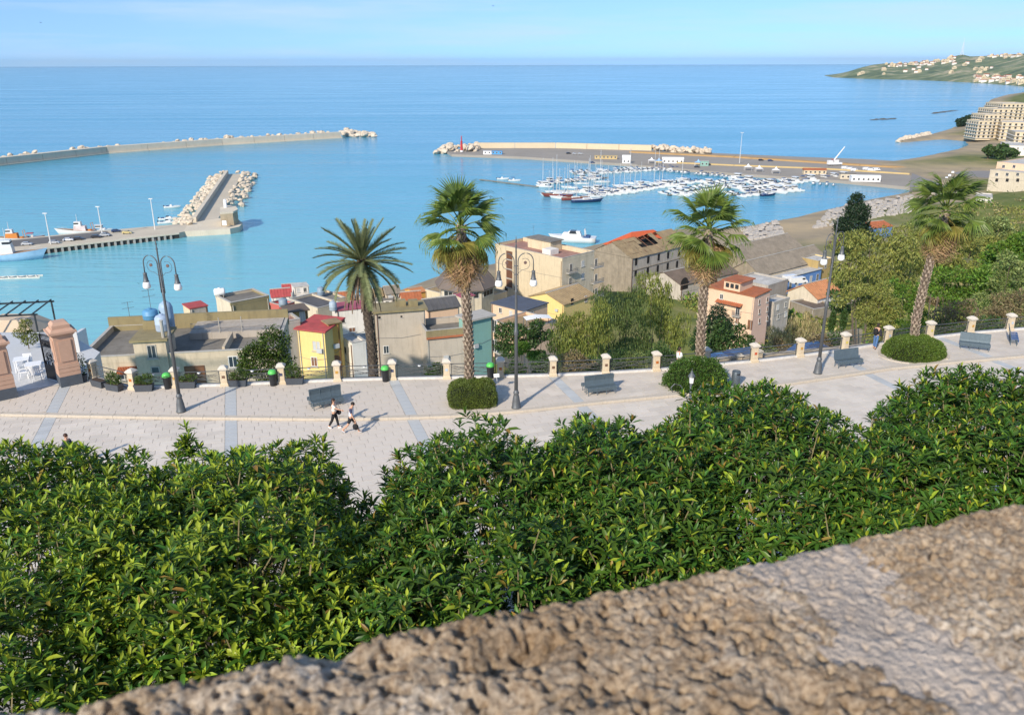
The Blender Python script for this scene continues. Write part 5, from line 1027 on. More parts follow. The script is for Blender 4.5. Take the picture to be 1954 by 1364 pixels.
b=Bld('house','yellow house with tan gabled roof in front of the cream block',(1010,566),(1076,582),(1134,563),-37,10,'yellow','tan'); b.gable(1.8,'y',.3,R_['tan']); b.win(1,1092,575,1.,1.5,'hole'); b.win(1,1118,570,1.,1.5,'shut')
b=Bld('house','peach house with dark slate blue flat roof behind the middle lamp',(938,579),(1000,594),(1054,581),-31,12,['peach','peach','peach','peach'],'blue'); b.slab(.25,.2,R_['blue']); b.win(0,955,592,.9,1.2,'win'); b.win(0,975,600,.9,1.6,'shutw'); b.win(1,1015,600,.9,1.5,'win')
b=Bld('house','low peach house with roof terrace in front of the slate roof',(943,612),(1003,630),(1060,610),-30.5,9,'peach','tan',.6); b.win(0,960,628,.9,1.3,'shut')
cp=P(1026,607,-29); t=thing('canopy','white corrugated canopy on posts on the peach roof terrace','canopy',(cp.x,cp.y,-30.8),R(14))
mb=MB(); n=12
for i in range(n): x0=-2.6+5.2*i/n; mb.add([(x0,-1.3,1.9+.25*math.sin(math.pi*i/n)),(x0+5.2/n,-1.3,1.9+.25*math.sin(math.pi*(i+1)/n)),(x0+5.2/n,1.3,1.9+.25*math.sin(math.pi*(i+1)/n)),(x0,1.3,1.9+.25*math.sin(math.pi*i/n))],[(0,1,2,3)])
mb.build('sheet',mat('white_sheet',(.78,.78,.76),.6,.05,1),t)
for x in (-2.5,2.5):
    for y in (-1.2,1.2): MB().box(x-.05,x+.05,y-.05,y+.05,-.3,1.9).build('post',M_rail,t)
# red roofed warehouse, ruin, old tobacco sheds
b=Bld('warehouse','waterside warehouse with bright red hipped roof',(1155,466),(1196,480),(1282,464),-46,10,['cream2','beige','cream2','cream2'],'terra',0,'warehouse'); b.hip(5.2,.7,mat('roof_bright_red',(.50,.10,.035),.85,.12,1,.2,5)); b.win(0,1163,470,1.,1.6,'hole')
b=Bld('ruined_factory','grey derelict factory with rows of empty windows and broken tan roof',(1206,494),(1318,466),(1272,446),-41,14,['ruin','ruin','ruin','stone'],'tan',0,'ruin')
for px,py in ((1214,500),(1237,496),(1257,491),(1275,487),(1296,482),(1213,521),(1236,517),(1255,513),(1274,508),(1292,504)): b.win(0,px,py,1.25,2.3,'hole')
L_,D_=b.Lx,b.Ly; rf=MB(); r_=random.Random(5); nx=14
for side in (0,1):
    for i in range(nx):
        for j in range(5):
            if (i in (5,6,7) and j>1) or (i==9 and j>2) or r_.random()<.05: continue
            x0,x1=L_*i/nx-.3*(i==0),L_*(i+1)/nx; f0,f1=j/5,(j+1)/5; y=lambda f:(f*D_/2-.4*(f==0)) if side==0 else D_-(f*D_/2)+.4*(f==0); z=lambda f:b.h+4.2*f+.05+r_.uniform(-.1,.1)
            rf.add([(x0,y(f0),z(f0)),(x1,y(f0),z(f0)),(x1,y(f1),z(f1)),(x0,y(f1),z(f1))],[(0,1,2,3) if side==0 else (3,2,1,0)])
rf.build('broken_roof',R_['tan'],b.t); bm=MB()
for i in range(9): x=L_*(i+.5)/9; bm.tube([(x,0,b.h),(x,D_/2,b.h+4),(x,D_,b.h)],.14,4)
bm.build('rafters',M_fbrown,b.t); b.box('attic_floor',0,L_,0,D_,b.h+.02,b.h+.1,M_hole); MB().add([(0,0,b.h),(0,D_,b.h),(0,D_/2,b.h+3.9)],[(0,1,2)]).build('gable_wall',W_['stone'],b.t)
b.box('string_course',0,L_,-.12,-.0,b.h-4.1,b.h-3.85,W_['stone'])
b=Bld('shed','long brown corrugated roofed shed, the nearer of two',(1452,526),(1578,493),(1552,475),-46.5,8,'stone','asb',0,'warehouse'); b.gable(3.6,'x',.4,R_['asb'])
b=Bld('shed','long brown corrugated roofed shed behind its twin',(1418,498),(1530,470),(1500,452),-46.5,8,'stone','asb',0,'warehouse'); b.gable(3.6,'x',.4,R_['asb'])
b=Bld('shed','half collapsed stone shed with dark arched doorway beside the ruined factory',(1300,545),(1408,520),(1380,496),-45.5,8,['ruin','stone','stone','ruin'],'brown',0,'ruin'); b.gable(2.6,'x',.3,R_['brown']); 
for px in (1306,1362): a_,z_=b.hit(0,px,540); MB().add([(a_-1.7,-.04,z_-2),(a_+1.7,-.04,z_-2)]+[(a_+1.7*math.cos(R(q)),-.04,z_+1.7*math.sin(R(q))) for q in range(0,181,20)],[tuple(range(12))]).build('arched_opening',M_hole,b.t)
b=Bld('terraced_shops','low row painted blue with white cornice along the sheds',(1490,531),(1568,511),(1564,501),-47.,6,['blue','blue','cream','blue'],'pale',.4,'house'); 
b.box('cornice',-.1,b.Lx+.1,-.35,-.09,b.h-.35,b.h+.05,M_frame)
for k in range(6): b.wat(0,b.Lx*(k+.5)/6,2.6+.3,1.3,2.6,'win' if k%2 else 'shutw')
b=Bld('house','olive yellow house end beside the blue row',(1562,498),(1590,492),(1588,478),-44.8,9,['ochre','yellow','ochre','ochre'],'pale',.3); b.win(0,1575,507,1.2,1.8,'win')
b=Bld('house','three storey pink house with terracotta roofs and small balcony',(1350,548),(1440,567),(1474,557),-31.2,14,['peach','pink','pink','peach'],'terra',.0); b.slab(.25,.2,R_['terra'],.3); L_,D_=b.Lx,b.Ly
b.box('top_storey',L_*.32,L_*.66,.6,D_*.9,b.h+.2,b.h+2.3,W_['peach']); b.box('top_roof',L_*.28,L_*.70,.2,D_*.95,b.h+2.3,b.h+2.5,R_['terra']); 
for k in range(3): b.box('top_window',L_*(.36+.1*k),L_*(.43+.1*k),.52,.6,b.h+.8,b.h+1.8,M_glass)
a0,z0=b.hit(0,1369,570); a1,_=b.hit(0,1418,580); ln=MB().add([(a0,-1.2,z0-.5),(a1,-1.2,z0-.5),(a1,0,z0),(a0,0,z0)],[(0,1,2,3)])
for i in range(14): x=a0+(a1-a0)*(i+.5)/14; ln.tube([(x,-1.25,z0-.47),(x,0,z0+.03)],.08,4)
ln.build('lean_to_tiles',R_['terra'],b.t); b.balcony(0,1407,602,2.0,.9); b.win(0,1407,613,1.,1.5,'shut'); b.win(0,1431,620,1.1,2.2,'door'); b.win(0,1377,566,.9,1.2,'win')
for px,py in ((1449,576),(1464,572),(1449,594),(1464,590),(1449,612),(1464,608)): b.win(1,px,py,.8,1.2,'shut')
b=Bld('house','bare grey house with pale roof behind the pink house',(1477,577),(1507,568),(1503,556),-34.5,11,'greyb','pale',.4); b.win(0,1484,586,.9,1.3,'shutw'); b.win(0,1499,581,.9,1.3,'win'); b.win(0,1485,604,.9,1.3,'win'); b.win(0,1499,599,.9,1.3,'shutw')
b=Bld('house','long white house with orange tiled gable roof and stone side',(1560,570),(1645,547),(1602,531),-39,10,['white','white','white','cream2'],'orange',0); b.gable(2.6,'x',.4,R_['orange'],W_['cream2'])
for k in range(5): b.wat(0,b.Lx*(.18+.18*k),b.h-1.8,1.1,1.6,'shutw'); b.wat(0,b.Lx*(.18+.18*k),b.h-4.8,1.1,1.6,'win')
b=Bld('stone_barn','rough stone walled barn in front of the orange tiled house',(1508,574),(1553,590),(1575,576),-40,9,'stone','brown',.3,'barn')
b=Bld('house','grey flat roofed stores behind the pink house roof',(1400,531),(1466,545),(1500,532),-38,8,'greyb','pale',.3)
b=Bld('house','small sky blue cottage with orange tiled roof by the concrete block yard',(1667,436),(1704,432),(1700,420),-50.2,6,['blue','blue','paleblue','paleblue'],'terra'); b.gable(1.5,'x',.3,R_['terra']); b.win(0,1683,442,1.0,1.2,'win')
# small shore houses between the terraced house and the octagonal hall
r_=random.Random(11); sh=[(640,566,'white','pale'),(655,572,'cream','terra'),(672,570,'peach','pale'),(716,566,'cream2','tan'),(732,574,'white','grey'),(750,560,'beige','asb'),(770,568,'cream','grey'),(786,572,'peach','terra'),(560,556,'cream','red'),(536,566,'white','red'),(575,548,'white','pale')]
lbs=['white cottage behind the date palm crown','cream cottage with terracotta roof behind the dead palm fronds','peach cottage behind the magenta roof','tan roofed cottage behind the bare grey house','white flat cottage behind the roof boxes of the bare house','long asbestos roofed quay store behind the bare house','cream cottage beside the orange boat shed','peach tiled cottage in front of the octagonal hall wing','cream cottage with red roof at the harbour edge','white cottage with red roof behind the brick red house','white flat roofed cottage at the water edge']
for (px,py,wc,rc),lb in zip(sh,lbs):
    dx=r_.uniform(13,20); b=Bld('cottage',lb,(px-dx,py+1),(px+dx,py-2),(px+dx*.9,py-9),-44-r_.uniform(0,3),8,wc,rc)
    if rc in('terra','red','asb','tan'): b.gable(1.6,'x',.3,R_[rc])
    else: b.slab(.15,.2)
    b.win(0,px-6,py+6,1,1.4,'shutw'); b.win(0,px+7,py+5,1,1.4,'win')
b=Bld('boat_shed','open orange painted boat shed on the quay',(790,560),(812,556),(810,546),-48,5,'orange','orange',0,'shed'); b.gable(.8,'x',.3,R_['orange'])

for A,B,C,zr,h,wl,rf,lb in (((1862,376),(1894,378),(1897,370),-47,6,'white','pale','low white house on the slope beside the leaning palm crown'),((1776,364),(1850,362),(1850,356),-53,4,'greyb','asb','long low grey shed beside the harbour road'),((1925,278),(1962,279),(1962,272),-46,10,'white','pale','white house above the seafront trees'),((1850,256),(1925,258),(1925,251),-52.5,4,'white','pale','long white seaside restaurant behind the beach')):
    b=Bld('house',lb,A,B,C,zr,h,wl,rf,.3 if rf=='pale' else 0)
    if rf!='pale': b.gable(1.2,'x',.3,R_[rf])
    for k in range(3): b.wat(0,b.Lx*(k+.5)/3,h-2,1.2,1.4,'win')
# ================================================================= harbour works
M_rock=mat('breakwater_rock',(.60,.52,.40),.9,.3,.35,.5,1.2,island=.12,stain=.3,stcol=(.25,.2,.13)); M_wallc=mat('harbour_concrete',(.62,.55,.43),.9,.10,.12,.2,1,stain=.35,stcol=(.2,.17,.12)); M_quay=mat('quay_surface',(.52,.46,.36),.9,.14,.12,.1,1); M_asph=mat('asphalt',(.14,.135,.13),.9,.12,.1); M_qdark=mat('quay_face_dark',(.05,.045,.04),.8,.2,.5)
BO=[]
for s in range(5):
    r_=random.Random(50+s); mb=MB(); n=7; pr=[(.45,-.55),(.95,-.3),(1.0,.15),(.72,.55),(.25,.72)]; mb.lathe(pr,n=n)
    mb.v=[(x*r_.uniform(.75,1.2),y*r_.uniform(.75,1.2),z*r_.uniform(.75,1.15)) for x,y,z in mb.v]; BO.append(mb.mesh('boulder',M_rock))
def boulder(parent,x,y,z,s,nm='boulder'): put(nm,BO[random.randrange(5)],parent,(x,y,z),(random.uniform(-.5,.5),random.uniform(-.5,.5),random.uniform(0,6.3)),(s*random.uniform(.8,1.3),s*random.uniform(.8,1.2),s*random.uniform(.7,1.05)))
def strip(pts,w,z0,z1,nm,m,parent,side=1,gap=.15):
    for a,b in zip(pts,pts[1:]):
        a=Vector((a[0],a[1])); b=Vector((b[0],b[1])); d=(b-a).normalized(); n=Vector((-d.y,d.x))*side; q=[a+d*gap,b-d*gap,b-d*gap+n*w,a+d*gap+n*w]
        if polyarea([tuple(v) for v in q])<0: q.reverse()
        MB().prism([tuple(v) for v in q],z0,z1).build(nm,m,parent)
# outer breakwater
t=thing('breakwater','long straight concrete breakwater with pale boulders along its seaward side','breakwater',(0,0,0))
ip=[S(-60,324),S(205,294),S(425,278),S(652,264)]
for a,b in zip(ip,ip[1:]):
    n=max(1,round((b-a).length/34)); strip([a.lerp(b,i/n) for i in range(n+1)],7,SEA-2,SEA+6.2,'wall_section',M_wallc,t); strip([a.lerp(b,i/n) for i in range(n+1)],-2.2,SEA-2,SEA+1.0,'berm',M_wallc,t)
cnt=0
for a,b in zip(ip,ip[1:]):
    d=(b-a).normalized(); nn=Vector((-d.y,d.x,0)); l=(b-a).length; k=int(l/7)
    for i in range(k):
        for row in range(2):
            if proj(*(a+d*(i*7)))[0]<330 and random.random()<.55 and not(proj(*(a+d*(i*7)))[0]<70): continue
            f=a+d*(i*7+random.uniform(-2,2))+nn*(8.5+row*3.5+random.uniform(0,2)); boulder(t,f.x,f.y,SEA+5.2-row*2.2+random.uniform(-1,1.6),random.uniform(2.0,3.4)); cnt+=1
e=ip[-1]; 
for i in range(60): a=random.uniform(0,1); q=S(655+a*60,262-random.uniform(0,9)*(1-a*.5)); boulder(t,q.x,q.y,SEA+random.uniform(0,4.5)*(1-a*.5),random.uniform(2.2,3.8))
# inner jetty
t=thing('jetty','short rubble jetty with a walled causeway and pale boulders on both sides','jetty',(0,0,0)); A=S(392,436); B=S(449,338); d=(B-A).normalized(); n=Vector((-d.y,d.x,0)); L_=(B-A).length
def along(s,o,z): q=A+d*s+n*o; return Vector((q.x,q.y,z))
def bar(nm,o0,o1,s0,s1,z0,z1,m): MB().prism([tuple(along(s,o,0)[:2]) for s,o in ((s0,o1),(s0,o0),(s1,o0),(s1,o1))],z0,z1).build(nm,m,t)
bar('causeway',-5,4.2,-6,L_,SEA-2,SEA+2.2,M_quay); bar('wall',4.22,6.2,4,L_,SEA-2,SEA+4.8,M_wallc)
for i in range(290):
    s=random.uniform(-4,L_+8); sd=random.choice((-1,1)); o=(5.2+random.uniform(0,9) if sd<0 else 7+random.uniform(0,10)); 
    if sd<0 and s<L_*.30: continue
    if sd>0 and s<10: o*=.8
    if s>L_: o=random.uniform(-14,14)*1; sd=1
    boulder(t,*along(s,sd*o,SEA+max(-.3,3.4-.27*abs(abs(o)-5)*1.1)+random.uniform(-.5,.7)),random.uniform(1.0,2.0))
# bastion at the jetty root
t=thing('bastion','old round ended stone bastion with a small white beacon at the jetty root','bastion',S(420,444),0); q=lambda px,py:S(px,py)-S(420,444)
pl=[tuple(q(*c)[:2]) for c in ((352,452),(392,450),(440,447),(458,443),(464,436),(455,428),(430,425),(395,430),(360,438))]; MB().prism(pl,-2,2.6).build('platform',M_wallc,t)
pl=[tuple(q(*c)[:2]) for c in ((424,443),(448,441),(457,436),(452,429),(436,428),(424,432))]; MB().prism(pl,2.6,8.4).build('tower',mat('old_stone',(.48,.38,.25),.9,.25,.5,.4,2,stain=.4),t); MB().prism([(x*1.04,y*1.04) for x,y in pl],8.4,9.2).build('tower_coping',M_wallc,t)
bq=q(435,432); MB().lathe([(.9,9.2),(.75,12),(1,12.1),(.5,13.2)],(bq.x,bq.y,0),8).build('beacon',mat('white_paint',(.8,.8,.8),.5),t); o=MB().box(-1,1,-.1,.1,3.6,5.8).build('doorway',mat('white_paint'),t,loc=(q(430,445).x,q(430,445).y+.3,0))
# fishing quay
qa,qb=S(-120,508),S(343,455); d=(qb-qa).normalized(); n=Vector((-d.y,d.x,0)); t=thing('quay','fishing quay with a dark piled face, parked cars and light masts','quay',qa,math.atan2(d.y,d.x)); L_=(qb-qa).length
bk=(S(150,470)-S(160,450)).length
MB().prism([(0,.4),(L_,.4),(L_+14,9),(L_+14,22),(L_-30,27),(0,30)],-2,2.5).build('deck',M_quay,t); MB().prism([(0,10),(L_*.72,10),(L_*.72,24),(0,27)],2.5,2.53).build('asphalt_lane',M_asph,t); MB().box(0,L_,.3,.39,-.5,1.9).build('face',M_qdark,t); MB().box(0,L_,-.3,.9,1.9,2.56).build('cap_beam',M_wallc,t)
for i in range(int(L_/2.6)): MB().box(i*2.6,i*2.6+.9,-.18,.28,-1,1.88).build('pile',M_conc,t)
Mq=Matrix.Translation(qa)@Matrix.Rotation(math.atan2(d.y,d.x),4,'Z')
MQi=Mq.inverted()
def onq(px,py): return P(px,py,SEA+2.5)
# marina mole
inner=[(862,299),(1000,304),(1200,318),(1400,336),(1600,350),(1745,364)]; outer=[(1790,318),(1660,309),(1500,303),(1240,291),(1000,285),(845,289)]
mo=MB().prism([tuple(S(*c)[:2]) for c in inner+outer],SEA-2,SEA+1.9).build('mole',mat('mole_surface',(.30,.27,.23),.9,.14,.05)); struct(mo)
t=thing('sea_wall','pale concrete sea wall along the marina mole','wall',(0,0,0)); wp=[S(905,287),S(1060,287),S(1243,292)]
for a,b in zip(wp,wp[1:]): k=round((b-a).length/30); strip([a.lerp(b,i/k) for i in range(k+1)],4,SEA-1,SEA+6.5,'wall_section',mat('sea_wall_concrete',(.60,.50,.35),.9,.08,.1,stain=.15),t)
t=thing('mole_head','pile of pale boulders at the tip of the marina mole','breakwater',S(850,291)); c0=S(850,291)
for i in range(85): f=random.random(); q=S(833+f*80,294-random.uniform(0,8)*min(1,f*3+.3))-c0; boulder(t,q.x,q.y,random.uniform(0,3+2.5*min(1,f*3)),random.uniform(1.8,3.4))
t=thing('red_beacon','thin red harbour light tower at the mole tip','beacon',P(881,289,SEA+3)); MB().lathe([(1.2,0),(1.0,4),(.8,8),(1.1,8.1),(1.1,8.4),(.45,8.5),(.4,12.5),(.1,13.2)],n=8).build('tower',mat('beacon_red',(.5,.03,.03),.5),t); MB().lathe([(1.25,-.5),(1.25,.9)],n=8).build('base',mat('white_paint'),t)
t=thing('rubble_bank','row of pale boulders along the outer mole edge','breakwater',S(1300,298)); c0=S(1300,298)
for i in range(70): f=i/70; q=S(1245+f*110,293+f*6-random.uniform(0,3))-c0; boulder(t,q.x,q.y,1.9+random.uniform(0,3.5),random.uniform(1.6,3.2))
t=thing('soil_bank','long ochre earth bank along the mole','bank',(0,0,0)); pts=[S(1200,296),S(1400,306),S(1640,322),S(1740,328)]
for a,b in zip(pts,pts[1:]): strip([a,b],7,SEA,SEA+2.9,'bank_section',mat('ochre_earth',(.42,.27,.12),.95,.2,.1),t)
t=thing('low_wall','yellow painted low barrier wall along the mole road','wall',(0,0,0)); strip([S(1250,315),S(1400,322),S(1560,328),S(1735,339)],1.2,SEA+1.9,SEA+2.9,'wall_section',mat('barrier_yellow',(.50,.38,.18),.8,.1,.3),t)
# pontoons
for i,(a,b,lb) in enumerate((((916,344),(1028,358),'long dark floating pontoon reaching out into open water'),((1030,354),(1160,340),'floating pontoon of the outermost berth row'),((1095,333),(1290,322),'floating pontoon behind the sailing yachts'),((1100,377),(1330,345),'floating pontoon between the sailing yachts and motorboats'),((1275,374),(1430,345),'floating pontoon behind the fan palm crown'),((1390,360),(1600,338),'floating pontoon nearest the landing quay'),((1395,374),(1520,362),'short floating pontoon of the innermost row'))):
    A,B=S(*a),S(*b); an=math.atan2(B.y-A.y,B.x-A.x); t=thing('pontoon',lb,'pontoon',A,an); l=(B-A).length
    MB().box(0,l,-1,1,.25,.62).build('deck',mat('pontoon_deck',(.20,.20,.17),.8,.2,.5),t)
    for k in range(max(2,int(l/12))): MB().box(k*12+.5,k*12+3.5,-.8,.8,-.4,.248).build('float',M_qdark,t)
# ================================================================= boats
M_gel=mat('white_gelcoat',(.66,.66,.64),.3,.04,.5,coat=.3); M_navy=mat('navy_hull',(.02,.035,.10),.3,.1,1,coat=.3); M_maroon=mat('maroon_hull',(.20,.05,.04),.4,.1,1); M_teak=mat('teak_deck',(.36,.22,.12),.7,.15,2); M_alu=mat('mast_alloy',(.68,.68,.66),.4,.05,1,metal=.3); M_canv=mat('blue_canvas',(.04,.09,.22),.8); M_tint=mat('tinted_screen',(.03,.035,.04),.15); M_orng=mat('orange_gear',(.6,.22,.04),.6); M_eng=mat('outboard_black',(.02,.02,.022),.4)
def hull(L,Wd,H,draft=.35,sheer=.25,stern=.8,n=9,rake=.12):
    b=MB(); S_=[]
    for i in range(n+1):
        f=i/n; x=L*(f-.5); w=Wd/2*(stern+(1-stern)*min(1,f*2.2))*(1-max(0,(f-.45)/.55)**2.2) ; w=max(w,.015); top=H*(1+sheer*f*f); xr=x+rake*L*max(0,f-.6)/.4
        S_.append([(x,0,-draft*(1-max(0,f-.6)/.4)),(x,w*.75,-.02),(xr*.5+x*.5,w*.97,top*.55),(xr,w,top),(xr,-w,top),(xr*.5+x*.5,-w*.97,top*.55),(x,-w*.75,-.02)])
    vs=[p for s in S_ for p in s]; k=7; fs=[]
    for i in range(n):
        for j in range(k):
            if j==3: continue
            fs.append((i*k+j,i*k+(j+1)%k,(i+1)*k+(j+1)%k,(i+1)*k+j))
    fs.append(tuple(reversed(range(k)))); b.add(vs,[tuple(reversed(f)) for f in fs])
    dk=MB()
    for i in range(n): dk.add([S_[i][4],S_[i][3],S_[i+1][3],S_[i+1][4]],[(0,3,2,1)])
    dk.v=[(x,y*.985,z-.06) for x,y,z in dk.v]; return b,dk
def motorboat(label,group,L=7.,hm=M_gel,cabin=1,canopy=None,eng=True):
    t=thing('motorboat',label,'boat',(0,0,0),0,group); Wd=L*.34; H=L*.13; hb,dk=hull(L,Wd,H,.3,.35,.85); hb.build('hull',hm,t,True); dk.build('deck',M_gel,t)
    if cabin:
        c=MB(); c.taper(-L*.02,L*.30,-Wd*.33,Wd*.33,H*.95,H*1.75,.74).build('cabin',M_gel,t); MB().taper(-L*.06,L*.12,-Wd*.34,Wd*.34,H*1.7,H*2.1,.7).build('windscreen',M_tint,t)
        if cabin>1: MB().taper(-L*.20,L*.14,-Wd*.36,Wd*.36,H*1.75,H*2.9,.86).build('wheelhouse',M_gel,t); MB().box(-L*.19,L*.13,-Wd*.345,Wd*.345,H*2.2,H*2.6).build('side_windows',M_tint,t); MB().box(-L*.24,L*.16,-Wd*.4,Wd*.4,H*2.9,H*3.05).build('wheelhouse_roof',M_gel,t)
    else: MB().box(-L*.1,L*.02,-Wd*.16,Wd*.16,H*.9,H*1.9).build('console',M_gel,t)
    MB().box(-L*.36,-L*.22,-Wd*.36,Wd*.36,H*.95,H*1.25).build('bench',M_canv if canopy is None else canopy,t)
    if canopy: MB().taper(-L*.32,L*.05,-Wd*.38,Wd*.38,H*2.5,H*2.75,.9).build('bimini',canopy,t); [MB().tube([(x,y,H*.95),(x*.95,y*.9,H*2.55)],.03,4).build('bimini_pole',M_alu,t) for x in (-L*.3,.0) for y in (-Wd*.38,Wd*.38)]
    if eng: MB().taper(-L*.56,-L*.49,-.25,.25,H*.3,H*1.5,.8).build('outboard',M_eng,t)
    return t
def sailboat(label,group,L=11.,hm=M_gel,two=False,dm=M_gel):
    t=thing('sailing_yacht',label,'sailing yacht',(0,0,0),0,group); Wd=L*.30; H=L*.10; hb,dk=hull(L,Wd,H,.4,.3,.6); hb.build('hull',hm,t,True); dk.build('deck',dm,t)
    MB().taper(-L*.12,L*.22,-Wd*.28,Wd*.28,H*.95,H*1.45,.8).build('coachroof',M_gel,t); MB().box(-L*.08,L*.16,-Wd*.262,Wd*.262,H*1.12,H*1.26).build('coachroof_windows',M_tint,t)
    for k,(x,hh) in enumerate([(L*.08,L*1.35)]+([(-L*.3,L*1.0)] if two else [])):
        m=MB().tube([(x,0,H*.9),(x,0,H+hh)],[.16,.10],5).build('mast',M_alu,t); 
        for f in (.4,.7): MB().tube([(x,-Wd*.3,H+hh*f),(x,Wd*.3,H+hh*f)],.035,4).build('spreader',M_alu,m)
        MB().tube([(x-.1,0,H*2.3),(x-L*.36,0,H*2.2)],[.2,.16],6).build('furled_sail',M_canv if not two else mat('sail_cover_cream',(.6,.55,.45),.8),t)
        st=MB(); [st.tube([(x,0,H+hh*.98),(xx,yy,H*1.1)],.018,3) for xx,yy in ((L*.55,0),(-L*.48,0),(x-.2,Wd*.46),(x-.2,-Wd*.46))]; st.build('stays',M_rail,t)
    return t
GM1='white motorboats moored in the marina'; GS='white sailing yachts moored in the marina'
protoM=[motorboat('small white open motorboat moored stern-to in the crowded marina rows',GM1,6.,M_gel,0),motorboat('white cabin motorboat moored stern-to in the crowded marina rows',GM1+' with cabins',7.5,M_gel,1),motorboat('white motorboat with blue canvas bimini in the crowded marina rows',GM1+' with awnings',7.,M_gel,0,M_canv),motorboat('large white motor cruiser with wheelhouse in the crowded marina rows',GM1+' with wheelhouses',10.5,M_gel,2,None,False)]
protoS=[sailboat('white sailing yacht with blue sail cover moored in the marina',GS,10.5)]
used=set(); NB=[0]
def berth(proto,p,rz,sc=1.):
    NB[0]+=1; p=Vector((p.x,p.y,SEA))
    if id(proto) not in used: used.add(id(proto)); proto.location=p; proto.rotation_euler=(0,0,rz); proto.scale=(sc,)*3; return proto
    return dup(proto,p,rz,None,sc)
def row(a,b,n,side,kinds,off=5.5,skip=.06):
    A,B=S(*a),S(*b); d=(B-A).normalized(); nn=Vector((-d.y,d.x,0))*side
    for i in range(n):
        if random.random()<skip: continue
        k=random.choice(kinds); sc=random.uniform(.85,1.2); p=A.lerp(B,(i+.5)/n)+nn*(off*sc); berth(protoS[0] if k==9 else protoM[k],p,math.atan2(nn.y,nn.x)+random.uniform(-.08,.08),sc)
row((1035,355),(1160,342),14,1,[1,9,2,3,9],6); row((1095,333),(1290,322),21,1,[0,9,1,1,2],7); row((1095,333),(1290,322),21,-1,[0,1,2,2,1]); row((1130,374),(1330,345),21,1,[1,9,0,3,9],6.5); row((1130,374),(1330,345),19,-1,[1,2,3,1]); row((1275,374),(1430,345),13,1,[1,3,1],6.5); row((1275,374),(1430,345),12,-1,[3,1,2])
row((1390,360),(1600,338),22,1,[0,1,1,2]); row((1390,360),(1600,338),22,-1,[1,1,2,3]); row((1395,374),(1520,362),12,1,[1,3,1]); row((1395,374),(1520,362),11,-1,[1,0,3]); row((1245,323),(1420,339),19,-1,[0,0,1,2],7); row((1420,341),(1600,353),15,-1,[0,1,2],7)
for px,py,s in ((1050,375,1.),(1070,380,1.15),(1130,377,1.05),(1145,372,1.),(1150,362,.95),(1088,360,1.0),(1110,352,.9),(1058,368,.95),(1080,371,1.05),(1100,369,1.1),(1122,367,1.),(1160,370,.95),(1172,366,.9),(1138,360,1.),(1098,346,.9),(1125,344,.9),(1150,349,.95),(1185,357,.95),(1205,352,.9),(1225,349,.9)): berth(protoS[0],S(px,py),R(random.uniform(150,185)),s)
b=sailboat('dark wooden ketch with long bowsprit at the end of the yacht row',None,17,M_maroon,True,M_teak); b.location=S(1066,376); b.rotation_euler=(0,0,R(172)); MB().tube([(8.5,0,2.2),(13,0,3.1)],[.14,.07],5).build('bowsprit',M_teak,b)
b=sailboat('large navy hulled sailing yacht moored at the front of the row',None,17,M_navy,False,M_gel); b.location=S(1118,386); b.rotation_euler=(0,0,R(10))
b=sailboat('sailing yacht with a varnished red brown deck beside the navy yacht',None,15,M_maroon,False,M_teak); b.location=S(1096,382); b.rotation_euler=(0,0,R(8))
b=motorboat('dark blue hulled motorboat at the end of the inner pontoon',None,9.5,M_navy,2,None,False); b.location=S(1465,374); b.rotation_euler=(0,0,R(20))
b=motorboat('white cruiser moored alone at the tip of the dark pontoon',None,10,M_gel,2,None,False); b.location=S(1040,358); b.rotation_euler=(0,0,R(170))
for px,py,lb in ((959,343,'low white launch alongside the dark pontoon'),(981,346,'low grey tender alongside the dark pontoon')): b=motorboat(lb,None,7.5,M_gel,0,M_canv if px>970 else None); b.location=S(px,py); b.rotation_euler=(0,0,R(-12))
b=motorboat('long sleek white motor yacht moored behind the cream apartment block',None,19,M_gel,1,None,False); MB().taper(-3.5,3.5,-2,2,2.4,5.0,.7).build('flybridge',M_gel,b); MB().tube([(-5,-1.6,2.5),(-4.5,-1.5,6),(-4.5,1.5,6),(-5,1.6,2.5)],.16,5).build('radar_arch',M_gel,b); b.location=S(1096,462); b.rotation_euler=(0,0,R(168))
b=motorboat('small white launch drifting off the jetty',None,8,M_gel,0,None); b.location=S(328,397); b.rotation_euler=(0,0,R(5))
for px,py,lb in ((319,420,'white boat moored beside the jetty root, the outer one'),(318,427,'white boat moored beside the jetty root, against the quay')): b=motorboat(lb,None,8,M_gel,1,None); b.location=S(px,py); b.rotation_euler=(0,0,R(4))
